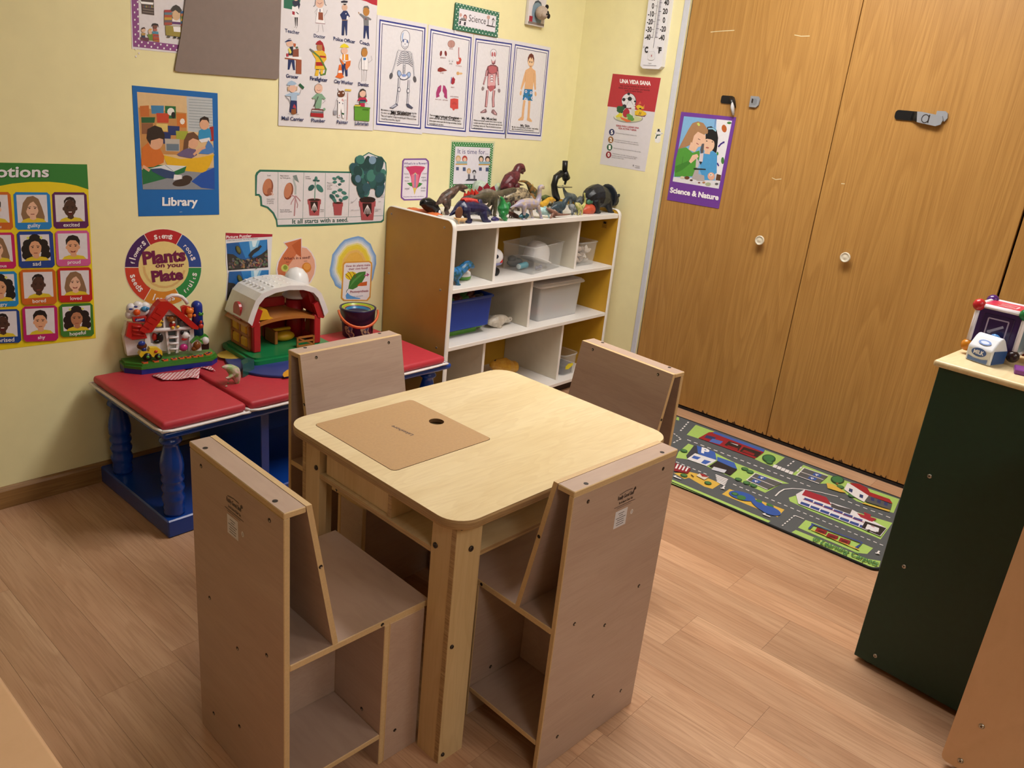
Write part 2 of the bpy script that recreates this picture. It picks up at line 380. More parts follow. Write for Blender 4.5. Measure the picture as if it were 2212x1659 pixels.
# ------------------------------------------------------------------ flat print (posters, labels, rug)
ART={}
ART['emotions']=('W',-25053,14571,"""p e8cf1e -2215 -4114 1834 -4186 1659 -9560 -2909 -9438
p 2f7d33 -2215 -4114 1834 -4186 1813 -4916 1490 -4798 1155 -4722 752 -4678 249 -4676 -208 -4716 -521 -4775 -1032 -4888 -1533 -5042 -2379 -5376
t 1c4a20 -1258 -4546 2029 -9 35 295 3 100|Emotions
t e9e6ee -1265 -4531 2016 -8 34 288 2 100|Emotions
p c8641e -1098 -4931 -347 -4947 -287 -5021 -318 -5931 -384 -6002 -1145 -5960 -1201 -5884 -1161 -5001
p dcd8e0 -1078 -5005 -368 -5022 -392 -5796 -1100 -5762
p d8bf2a -1030 -5765 -973 -5691 -852 -5650 -640 -5660 -497 -5697 -428 -5794
p e3b79c -800 -5545 -672 -5550 -662 -5682 -734 -5718 -818 -5675
e e3b79c -739 -5394 151 -5 -26 -237
e e3b79c -888 -5419 28 -1 -6 -53
e e3b79c -590 -5430 29 -1 -6 -54
p 2a2220 -900 -5358 -902 -5198 -829 -5086 -714 -5059 -602 -5108 -555 -5231 -574 -5384 -607 -5291 -662 -5220 -790 -5209 -855 -5260
e 2a1a16 -802 -5384 25 -1 -2 -15
e 2a1a16 -674 -5389 25 -1 -2 -15
p 2a1a16 -843 -5344 -765 -5332 -766 -5347 -844 -5360
p 2a1a16 -708 -5334 -631 -5352 -631 -5367 -709 -5349
p 8a3a34 -792 -5538 -693 -5542 -701 -5561 -786 -5557
t f0eef2 -655 -5937 37 -2 0 0 1 100|d
p 1f7fc8 -151 -4952 663 -4979 729 -5055 700 -5974 628 -6047 -202 -6011 -264 -5933 -219 -5023
p dcd8e0 -148 -5027 644 -5046 606 -5833 -184 -5814
p 8a6a4c -29 -5818 -80 -5578 -4 -5265 122 -5096 281 -5068 413 -5157 482 -5394 533 -5672 509 -5831
p d8bf2a -107 -5816 -41 -5738 94 -5694 331 -5699 490 -5735 566 -5832
p e3b79c 154 -5584 297 -5587 306 -5722 225 -5760 132 -5718
e e3b79c 225 -5428 168 -6 -25 -247
p 8a6a4c 64 -5503 42 -5297 127 -5158 255 -5130 363 -5195 420 -5354 394 -5558 356 -5352 274 -5225 185 -5269 117 -5362
e 2a1a16 154 -5418 28 -1 -2 -16
e 2a1a16 297 -5422 28 -1 -2 -16
p 2a1a16 109 -5378 196 -5364 195 -5380 108 -5393
p 2a1a16 259 -5366 346 -5383 345 -5399 259 -5381
p 8a3a34 162 -5576 273 -5579 264 -5599 169 -5596
t f0eef2 49 -5955 342 -10 0 0 1 100|guilty
p 5a1f5a 856 -4973 1675 -5001 1742 -5076 1729 -5990 1657 -6063 811 -6035 747 -5957 788 -5044
p dcd8e0 857 -5051 1668 -5070 1634 -5854 829 -5836
p d8bf2a 908 -5838 974 -5760 1111 -5715 1353 -5721 1515 -5756 1593 -5853
p 4a2f24 1172 -5606 1317 -5610 1328 -5744 1245 -5782 1151 -5740
e 4a2f24 1242 -5450 172 -6 -22 -247
e 4a2f24 1065 -5462 32 -1 -5 -55
e 4a2f24 1420 -5470 33 -1 -5 -56
p 2c1c18 1086 -5337 1090 -5228 1174 -5136 1272 -5115 1368 -5148 1421 -5251 1409 -5344 1348 -5234 1252 -5200 1154 -5229
e 2a1a16 1170 -5441 28 -1 -1 -16
e 2a1a16 1315 -5444 29 -1 -1 -16
p 2a1a16 1123 -5401 1212 -5387 1212 -5403 1123 -5416
p 2a1a16 1277 -5388 1366 -5406 1365 -5422 1276 -5404
e 5a1c1c 1237 -5592 69 -3 -6 -68
p eeeaea 1190 -5551 1287 -5554 1278 -5577 1197 -5575
t f0eef2 1012 -5986 453 -16 0 0 1 100|excited
p c01860 -1144 -6042 -381 -6077 -321 -6152 -360 -7045 -427 -7114 -1200 -7060 -1258 -6984 -1208 -6110
p dcd8e0 -1122 -6102 -405 -6145 -430 -6913 -1160 -6870
p 8a6a4c -1016 -6878 -1063 -6643 -992 -6339 -878 -6177 -733 -6156 -613 -6247 -549 -6480 -499 -6753 -519 -6907
p d8bf2a -1088 -6874 -1027 -6800 -903 -6760 -684 -6773 -538 -6813 -467 -6910
p e3b79c -848 -6655 -717 -6663 -707 -6795 -782 -6830 -868 -6786
e e3b79c -783 -6505 152 -11 -26 -240
p 8a6a4c -931 -6573 -950 -6372 -873 -6239 -757 -6215 -658 -6282 -606 -6439 -628 -6637 -664 -6435 -739 -6308 -820 -6349 -882 -6438
e 2a1a16 -848 -6493 25 -2 -2 -15
e 2a1a16 -718 -6501 25 -2 -2 -16
p 2a1a16 -889 -6452 -810 -6442 -810 -6457 -890 -6468
p 2a1a16 -752 -6445 -673 -6465 -673 -6481 -752 -6461
p 8a3a34 -840 -6648 -738 -6654 -746 -6673 -834 -6668
t f0eef2 -1008 -7032 398 -28 0 0 1 100|nervous
p 1c3f8f -180 -6060 636 -6096 702 -6174 670 -7107 598 -7180 -226 -7122 -288 -7042 -248 -6130
p dcd8e0 -178 -6159 592 -6185 568 -6957 -200 -6924
e 1c1614 3 -6432 130 -9 -13 -130
e 1c1614 -39 -6583 145 -11 -15 -146
e 1c1614 -44 -6760 138 -11 -14 -139
e 1c1614 411 -6447 133 -9 -13 -132
e 1c1614 437 -6602 142 -10 -13 -140
e 1c1614 455 -6781 134 -11 -13 -133
e 1c1614 198 -6324 170 -11 -17 -169
e 1c1614 29 -6856 92 -8 -9 -93
e 1c1614 375 -6871 94 -8 -9 -94
p d8bf2a -125 -6927 -62 -6852 68 -6811 299 -6821 453 -6858 528 -6955
p d9a17c 125 -6705 263 -6711 275 -6843 197 -6879 106 -6836
e d9a17c 191 -6554 163 -12 -24 -240
p 1c1614 32 -6502 59 -6350 199 -6278 336 -6360 354 -6514 288 -6389 197 -6355 104 -6382
e d6d86a 24 -6257 38 -2 -4 -38
e d6d86a 370 -6269 39 -2 -4 -38
e 2a1a16 122 -6544 27 -2 -2 -15
e 2a1a16 260 -6549 27 -2 -2 -15
p 2a1a16 77 -6503 162 -6491 162 -6507 77 -6519
p 2a1a16 223 -6494 308 -6512 307 -6528 223 -6509
p 8a3a34 133 -6698 240 -6702 232 -6721 140 -6718
t f0eef2 71 -7077 220 -11 0 0 1 100|sad
p cc5a96 833 -6097 1653 -6133 1720 -6211 1692 -7145 1620 -7217 782 -7160 719 -7080 765 -6168
p dcd8e0 828 -6179 1652 -6215 1619 -7003 802 -6956
p d8bf2a 882 -6960 949 -6885 1088 -6846 1333 -6859 1498 -6900 1577 -7000
p d9a17c 1149 -6739 1297 -6747 1308 -6882 1224 -6917 1128 -6872
e d9a17c 1220 -6586 174 -12 -21 -244
e d9a17c 1048 -6608 33 -2 -5 -55
e d9a17c 1392 -6626 33 -2 -5 -55
p 1c1614 1034 -6545 1031 -6381 1117 -6269 1249 -6244 1380 -6296 1433 -6424 1411 -6580 1373 -6484 1309 -6410 1162 -6395 1086 -6446
e 2a1a16 1147 -6574 29 -2 -1 -16
e 2a1a16 1295 -6582 29 -2 -1 -16
p 2a1a16 1099 -6533 1190 -6522 1189 -6537 1099 -6548
p 2a1a16 1255 -6525 1346 -6545 1345 -6561 1255 -6540
p 8a3a34 1134 -6707 1214 -6742 1298 -6715 1263 -6769 1165 -6763
t f0eef2 1027 -7108 367 -15 0 0 1 100|proud
p 1c86c8 -1209 -7137 -436 -7194 -374 -7270 -415 -8163 -484 -8230 -1267 -8157 -1325 -8079 -1275 -7203
p dcd8e0 -1183 -7220 -450 -7272 -490 -8062 -1221 -8012
e 1c1614 -1016 -7508 124 -13 -15 -134
e 1c1614 -1060 -7663 138 -16 -17 -151
e 1c1614 -1069 -7846 131 -16 -16 -143
e 1c1614 -628 -7535 127 -14 -15 -136
e 1c1614 -606 -7695 135 -15 -15 -145
e 1c1614 -593 -7879 128 -15 -15 -137
e 1c1614 -828 -7402 162 -17 -19 -174
e 1c1614 -1002 -7947 88 -11 -11 -96
e 1c1614 -672 -7969 90 -11 -10 -97
p d8bf2a -1150 -8017 -1088 -7941 -963 -7901 -744 -7916 -597 -7958 -527 -8059
p d9a17c -907 -7793 -775 -7802 -767 -7939 -842 -7974 -928 -7928
e d9a17c -840 -7639 155 -17 -27 -247
p 1c1614 -991 -7581 -961 -7425 -826 -7355 -698 -7443 -683 -7602 -743 -7471 -830 -7434 -919 -7459
e d6d86a -993 -7328 36 -4 -4 -39
e d6d86a -663 -7351 37 -4 -4 -40
e 2a1a16 -906 -7626 26 -3 -2 -16
e 2a1a16 -774 -7636 26 -3 -2 -16
p 2a1a16 -947 -7584 -866 -7574 -867 -7589 -948 -7600
p 2a1a16 -808 -7578 -728 -7599 -728 -7615 -809 -7593
p 8a3a34 -899 -7786 -796 -7793 -805 -7812 -893 -7806
t f0eef2 -1031 -8165 314 -20 0 0 1 100|angry
p c8641e -224 -7162 595 -7221 660 -7300 617 -8228 546 -8298 -268 -8220 -329 -8139 -291 -7231
p dcd8e0 -215 -7246 573 -7300 540 -8061 -252 -8029
p d8bf2a -174 -8032 -108 -7956 27 -7915 264 -7926 423 -7964 500 -8060
p 4a2f24 87 -7808 229 -7815 239 -7948 158 -7983 65 -7940
e 4a2f24 157 -7657 167 -18 -24 -245
e 4a2f24 -17 -7663 31 -3 -5 -55
e 4a2f24 331 -7682 32 -3 -5 -56
p 1c1614 5 -7540 10 -7431 92 -7344 188 -7327 281 -7364 332 -7467 320 -7558 262 -7447 168 -7411 72 -7435
e 2a1a16 86 -7645 28 -3 -2 -16
e 2a1a16 229 -7653 28 -3 -2 -16
p 2a1a16 41 -7604 128 -7593 127 -7609 40 -7619
p 2a1a16 191 -7597 278 -7617 277 -7633 191 -7612
p 8a3a34 95 -7801 206 -7807 197 -7826 102 -7821
t f0eef2 -47 -8187 361 -16 0 0 1 100|bored
p b82020 789 -7202 1617 -7260 1683 -7339 1647 -8270 1574 -8340 742 -8263 679 -8182 720 -7271
p dcd8e0 791 -7288 1611 -7352 1569 -8118 760 -8053
p 8a6a4c 919 -8066 865 -7830 942 -7528 1071 -7370 1235 -7353 1371 -7447 1442 -7683 1494 -7957 1470 -8110
p d8bf2a 839 -8060 906 -7987 1044 -7952 1287 -7972 1450 -8016 1527 -8115
p e3b79c 1106 -7849 1252 -7860 1262 -7993 1179 -8025 1084 -7978
e e3b79c 1178 -7700 173 -18 -21 -240
p 8a6a4c 1012 -7764 989 -7563 1076 -7432 1208 -7412 1320 -7482 1378 -7640 1352 -7838 1312 -7634 1228 -7505 1136 -7544 1067 -7630
e 2a1a16 1105 -7687 29 -3 -1 -15
e 2a1a16 1252 -7699 29 -3 -1 -15
p 2a1a16 1058 -7645 1148 -7637 1147 -7652 1058 -7660
p 2a1a16 1213 -7642 1303 -7664 1302 -7680 1213 -7657
p 8a3a34 1091 -7817 1170 -7854 1253 -7830 1218 -7881 1121 -7873
t f0eef2 999 -8224 328 -27 0 0 1 100|loved
p 173f8a -1276 -8236 -492 -8312 -429 -8389 -464 -9273 -534 -9338 -1328 -9242 -1387 -9163 -1342 -8300
p dcd8e0 -1254 -8299 -504 -8370 -548 -9141 -1299 -9063
p d8bf2a -1225 -9070 -1162 -8999 -1033 -8966 -808 -8989 -658 -9036 -587 -9137
p 4a2f24 -974 -8863 -839 -8877 -832 -9010 -909 -9041 -997 -8993
e 4a2f24 -906 -8716 158 -23 -26 -239
e 4a2f24 -1071 -8715 30 -4 -6 -54
e 4a2f24 -741 -8748 30 -4 -6 -54
p 1c1614 -1049 -8594 -1042 -8487 -963 -8403 -872 -8389 -783 -8428 -736 -8532 -749 -8623 -803 -8510 -892 -8471 -983 -8493
e 2a1a16 -973 -8701 26 -4 -2 -15
e 2a1a16 -838 -8715 26 -4 -2 -15
p 2a1a16 -1015 -8659 -932 -8651 -933 -8667 -1016 -8674
p 2a1a16 -872 -8657 -790 -8681 -791 -8696 -873 -8673
e 5a1c1c -914 -8854 64 -10 -7 -66
p eeeaea -956 -8811 -866 -8820 -875 -8842 -950 -8835
t f0eef2 -1309 -9219 656 -58 0 0 1 100|surprised
p b51a68 -275 -8260 542 -8333 606 -8415 552 -9368 479 -9439 -339 -9342 -399 -9258 -345 -8329
p dcd8e0 -272 -8338 517 -8399 473 -9202 -309 -9136
p d8bf2a -233 -9142 -167 -9067 -33 -9030 202 -9049 358 -9095 433 -9199
p d9a17c 27 -8922 168 -8933 177 -9072 96 -9105 4 -9057
e d9a17c 97 -8767 166 -24 -24 -249
e d9a17c -68 -8785 31 -5 -6 -56
e d9a17c 261 -8812 32 -5 -5 -56
p 1c1614 -81 -8720 -80 -8552 3 -8439 131 -8417 255 -8475 304 -8607 280 -8765 245 -8666 185 -8589 44 -8570 -29 -8620
e 2a1a16 27 -8753 27 -4 -2 -16
e 2a1a16 169 -8764 28 -4 -2 -16
p 2a1a16 -18 -8709 69 -8700 68 -8716 -18 -8725
p 2a1a16 132 -8705 218 -8728 217 -8744 131 -8721
p 8a3a34 35 -8914 145 -8923 136 -8943 42 -8935
t f0eef2 -20 -9311 200 -19 0 0 1 100|shy
p 3a7a2c 744 -8318 1568 -8385 1634 -8465 1599 -9391 1526 -9459 690 -9357 627 -9276 675 -8385
p dcd8e0 748 -8408 1561 -8460 1509 -9255 718 -9174
e 1c1614 935 -8690 137 -19 -11 -130
e 1c1614 889 -8841 153 -22 -13 -146
e 1c1614 881 -9019 145 -21 -12 -139
e 1c1614 1363 -8723 140 -19 -11 -132
e 1c1614 1386 -8883 149 -21 -12 -140
e 1c1614 1399 -9068 141 -21 -11 -133
e 1c1614 1141 -8589 179 -24 -14 -169
e 1c1614 955 -9120 97 -15 -8 -93
e 1c1614 1312 -9155 99 -15 -8 -94
p d8bf2a 795 -9182 861 -9111 997 -9077 1235 -9100 1394 -9147 1469 -9251
p b07a58 1057 -8973 1201 -8986 1210 -9121 1128 -9153 1035 -9104
e b07a58 1129 -8822 171 -24 -20 -240
p 1c1614 964 -8762 995 -8609 1144 -8542 1286 -8630 1301 -8789 1235 -8658 1140 -8620 1042 -8643
e d6d86a 959 -8514 40 -5 -3 -38
e d6d86a 1324 -8539 41 -5 -3 -38
e 2a1a16 1058 -8808 28 -4 -1 -15
e 2a1a16 1202 -8820 29 -4 -1 -15
p 2a1a16 1012 -8766 1100 -8757 1100 -8773 1011 -8781
p 2a1a16 1165 -8762 1253 -8785 1252 -8801 1164 -8778
p 8a3a34 1066 -8966 1177 -8976 1168 -8995 1073 -8986
t f0eef2 881 -9346 472 -16 0 0 1 100|hopeful""")
ART['library']=('W',-21768,12700,"""p 1667b4 25 -4 2786 -48 2721 -3969 -27 -3908
p d9b98a 160 -177 2595 -219 2570 -3119 157 -3074
p b9bfc4 1721 -208 2595 -219 2586 -1328 1720 -1267
s 8d989e 18 1796 -296 2597 -292
s 8d989e 18 1792 -380 2594 -378
s 8d989e 18 1788 -465 2591 -464
s 8d989e 18 1785 -549 2588 -550
s 8d989e 18 1781 -634 2585 -637
s 8d989e 18 1777 -719 2582 -724
s 8d989e 18 1773 -804 2579 -811
s 8d989e 18 1770 -889 2576 -898
s 8d989e 18 1766 -975 2573 -986
s 8d989e 18 1762 -1060 2570 -1073
s 8d989e 18 1758 -1146 2567 -1161
p c08a50 173 -625 1698 -714 1663 -2006 182 -1981
p c06a30 218 -582 499 -547 492 -874 221 -886
p 3f7fae 564 -544 968 -530 946 -771 571 -788
p 1f6b3a 1004 -532 1354 -530 1336 -899 1005 -913
p c4452a 717 -761 1126 -750 1089 -1035 732 -1041
p 235a35 241 -906 675 -886 643 -1053 239 -1069
p c9702a 1362 -739 1674 -736 1678 -1162 1368 -1160
p 8a5a3c 238 -1077 599 -1063 558 -1388 231 -1398
p d8c070 699 -1072 1064 -1070 1044 -1289 704 -1292
p 22336e 1062 -1120 1448 -1127 1425 -1405 1069 -1407
p 1c2f66 894 -1315 1151 -1320 1124 -1669 888 -1674
p a0a83a 1317 -1268 1720 -1267 1685 -1527 1322 -1536
p b8b0a8 942 -1516 1429 -1521 1411 -1900 953 -1894
p 6a7a8a 987 -1672 1399 -1672 1389 -1879 986 -1877
e e8e4e0 1183 -697 118 6 -6 -117
e 1c1c1c 1259 -798 73 3 -5 -101
e e8e0d8 1547 -975 83 3 -4 -94
p 8a8e96 188 -2572 2594 -2401 2570 -3119 157 -3074
p e0b020 856 -2015 1423 -2139 2042 -2090 2609 -1972 2422 -2356 2242 -2572 1593 -2512 996 -2359
p 1c4fa8 1769 -2847 2119 -2580 2594 -2401 2575 -3119 2100 -3055
p 1e6e40 165 -2466 548 -2317 1624 -2357 1544 -2556 1070 -2707 167 -2923
p a02828 2467 -1112 2604 -1085 2598 -1548 2451 -1552
p 2f8fc4 2100 -1233 2272 -1141 2489 -1177 2526 -1506 2041 -1518
e dca888 2286 -1023 165 6 -7 -183
p 2a1c18 2124 -995 2148 -856 2295 -780 2438 -830 2461 -1003 2377 -898 2209 -896
p e6e4e6 2065 -1517 2455 -1441 2475 -1551 2157 -1612
p 6a5a80 1314 -1988 1626 -1788 1956 -1826 1997 -2002 1801 -2114 1381 -2044
e dca888 1862 -1588 200 5 -9 -218
p 6a4630 1530 -1855 1582 -1530 1694 -1333 1908 -1283 2059 -1409 2083 -1539 1876 -1479 1730 -1569 1697 -1787
p 4a7ec0 2047 -1957 2298 -1732 2403 -1522 2544 -1683 2611 -1905 2387 -1975
s dca888 74 1877 -2003 2051 -1847 2297 -1754
p d0702a 152 -2318 205 -1814 411 -1642 716 -1720 899 -2057 866 -2251 544 -2381 190 -2403
e dca888 656 -1595 232 6 -15 -262
p 2e201a 367 -1518 414 -1248 639 -1128 856 -1191 948 -1398 927 -1546 772 -1508 614 -1554 503 -1578 472 -1725
p 2c4470 450 -2466 767 -2402 1216 -2555 1230 -2753 885 -2728 491 -2531
p e8e6ea 1190 -2620 1446 -2644 1439 -2777 1158 -2796
e 3c2e28 1435 -2879 303 36 12 -115
e 3c2e28 1630 -2747 168 -29 -23 -96
p d8dce0 363 -2445 908 -2316 1227 -2336 1624 -2357 1171 -2533 766 -2424
s 8894a0 18 907 -2324 1172 -2524
s dca888 95 193 -2360 404 -2496
t f2f2f6 747 -3592 1203 -40 14 252 3 100|Library
s 9db4d0 19 1314 -3824 1405 -3819""")
ART['purple']=('W',-21639,15044,"""p dfdbe0 37 703 2298 851 1932 -1287 1406 -1310 -37 -1323
p 8a4788 53 672 2266 820 2118 -1103 1439 -1258 -1 -1260
p dcd8de 256 572 2066 693 1914 -958 1478 -1062 204 -1059
e efe9f0 130 466 22 3 -2 -29
e efe9f0 230 564 22 3 -2 -29
e efe9f0 124 272 22 3 -2 -29
e efe9f0 223 370 22 3 -2 -29
e efe9f0 118 77 22 3 -2 -29
e efe9f0 217 175 22 3 -2 -29
e efe9f0 112 -119 22 3 -2 -29
e efe9f0 210 -21 22 3 -2 -29
e efe9f0 106 -316 22 3 -2 -29
e efe9f0 203 -219 22 3 -2 -29
e efe9f0 99 -515 22 3 -2 -29
e efe9f0 197 -417 23 3 -2 -29
e efe9f0 93 -714 22 3 -2 -29
e efe9f0 190 -617 23 3 -2 -29
e efe9f0 87 -914 23 3 -2 -30
e efe9f0 183 -817 23 3 -2 -30
e efe9f0 80 -1116 23 2 -2 -30
e efe9f0 176 -1019 23 2 -2 -30
e efe9f0 74 -1319 23 2 -2 -30
e efe9f0 169 -1222 23 2 -2 -30
e efe9f0 68 -1522 23 2 -2 -30
e efe9f0 162 -1425 23 2 -2 -30
e efe9f0 167 -1204 27 3 -2 -28
e efe9f0 265 -1109 27 3 -2 -28
e efe9f0 356 -1206 27 3 -2 -28
e efe9f0 455 -1110 27 3 -2 -28
e efe9f0 547 -1207 27 3 -2 -28
e efe9f0 648 -1111 27 3 -2 -28
e efe9f0 741 -1209 27 3 -2 -29
e efe9f0 842 -1112 28 3 -2 -29
e efe9f0 937 -1211 28 3 -2 -29
e efe9f0 1039 -1113 28 3 -2 -29
e efe9f0 1135 -1212 28 3 -1 -29
e efe9f0 1238 -1114 28 3 -1 -29
e efe9f0 1335 -1214 28 3 -1 -29
e efe9f0 1439 -1115 29 3 -1 -29
e efe9f0 1538 -1215 29 3 -1 -29
e efe9f0 1643 -1116 29 3 -1 -29
e efe9f0 1744 -1217 29 3 -1 -29
e efe9f0 1850 -1117 29 3 -1 -29
p 4a3c38 317 78 696 114 686 -318 320 -321
p f4f4f6 266 3 681 26 668 -36 327 -56
s a89a90 11 351 -121 682 -115
s a89a90 11 347 -193 678 -187
s a89a90 11 342 -265 674 -260
s 7a3030 25 372 -98 372 -149
s 2c5a7a 25 413 -92 414 -143
s b08a4a 25 455 -87 455 -138
s 5a6a3a 26 497 -81 497 -132
s 7a3030 26 538 -75 539 -127
s 2c5a7a 26 580 -70 581 -121
s b08a4a 26 622 -64 623 -115
s 5a6a3a 26 665 -58 665 -110
p 6a3a4a 233 -961 479 -968 474 -1057 228 -1048
p 2c3c5a 265 -896 371 -876 374 -980 270 -974
p b08a4a 259 -854 388 -839 378 -910 273 -921
e d8b49a 330 -767 69 8 -4 -70
p 4a2f24 260 -767 291 -705 364 -682 402 -733 342 -726
p 6f8a3a 437 -877 602 -841 595 -1026 504 -1036
e d8b49a 528 -788 58 7 -5 -81
p d8b060 476 -759 524 -702 610 -700 559 -750
p c0502e 605 -849 787 -811 803 -1048 605 -1043
p 4a8aa8 596 -772 780 -759 785 -838 598 -833
p b86a60 639 -697 745 -685 752 -745 626 -760
e 7a4c3a 691 -630 70 8 -4 -74
p 2a201e 578 -652 615 -555 696 -535 782 -549 809 -651 761 -587 635 -598
s 7a3a4a 15 622 -883 793 -867
s 4a6a8a 15 620 -918 791 -903
s b0602e 15 618 -953 789 -938
s 7a3a4a 15 616 -989 787 -974
s 6a8a4a 15 614 -1024 785 -1009
p a83a3a 999 -130 1236 -99 1232 -169 995 -200
p 2c5a8a 1514 -97 1768 -64 1765 -136 1511 -169
p 5a7a8a 995 -200 1232 -169 1229 -240 992 -270
p b06a3a 1511 -169 1765 -136 1762 -208 1507 -240
p b0502e 992 -270 1229 -240 1225 -311 988 -340
p 6a7a3a 1507 -240 1762 -208 1758 -280 1504 -311
p c09a3a 988 -340 1225 -311 1221 -382 984 -411
p c0a03a 1504 -311 1758 -280 1755 -351 1501 -383
p 6a5a62 984 -411 1221 -382 1218 -453 980 -481
p 3a6a8a 1501 -383 1755 -351 1752 -424 1497 -454
p a84a3a 980 -481 1218 -453 1214 -524 976 -552
p a04a3a 1497 -454 1752 -424 1749 -496 1494 -526
p 9a8a3c 1009 -557 1625 -537 1550 -834 1010 -831
p e8e4e4 1230 -336 1493 -339 1485 -500 1220 -514
p 5a2f6a 1225 -425 1489 -411 1486 -482 1221 -496
e d2b08c 1364 -231 129 16 -7 -149
p 3a3632 1190 -110 1281 12 1372 61 1480 21 1555 -74 1461 -166 1345 -90 1233 -152
p f0eef0 1246 -564 1478 -551 1476 -694 1265 -704
e 2c2a2c 1286 -866 52 6 -2 -32
e 2c2a2c 1423 -865 53 6 -2 -33
e 5a5652 1091 -866 56 6 -2 -36""")
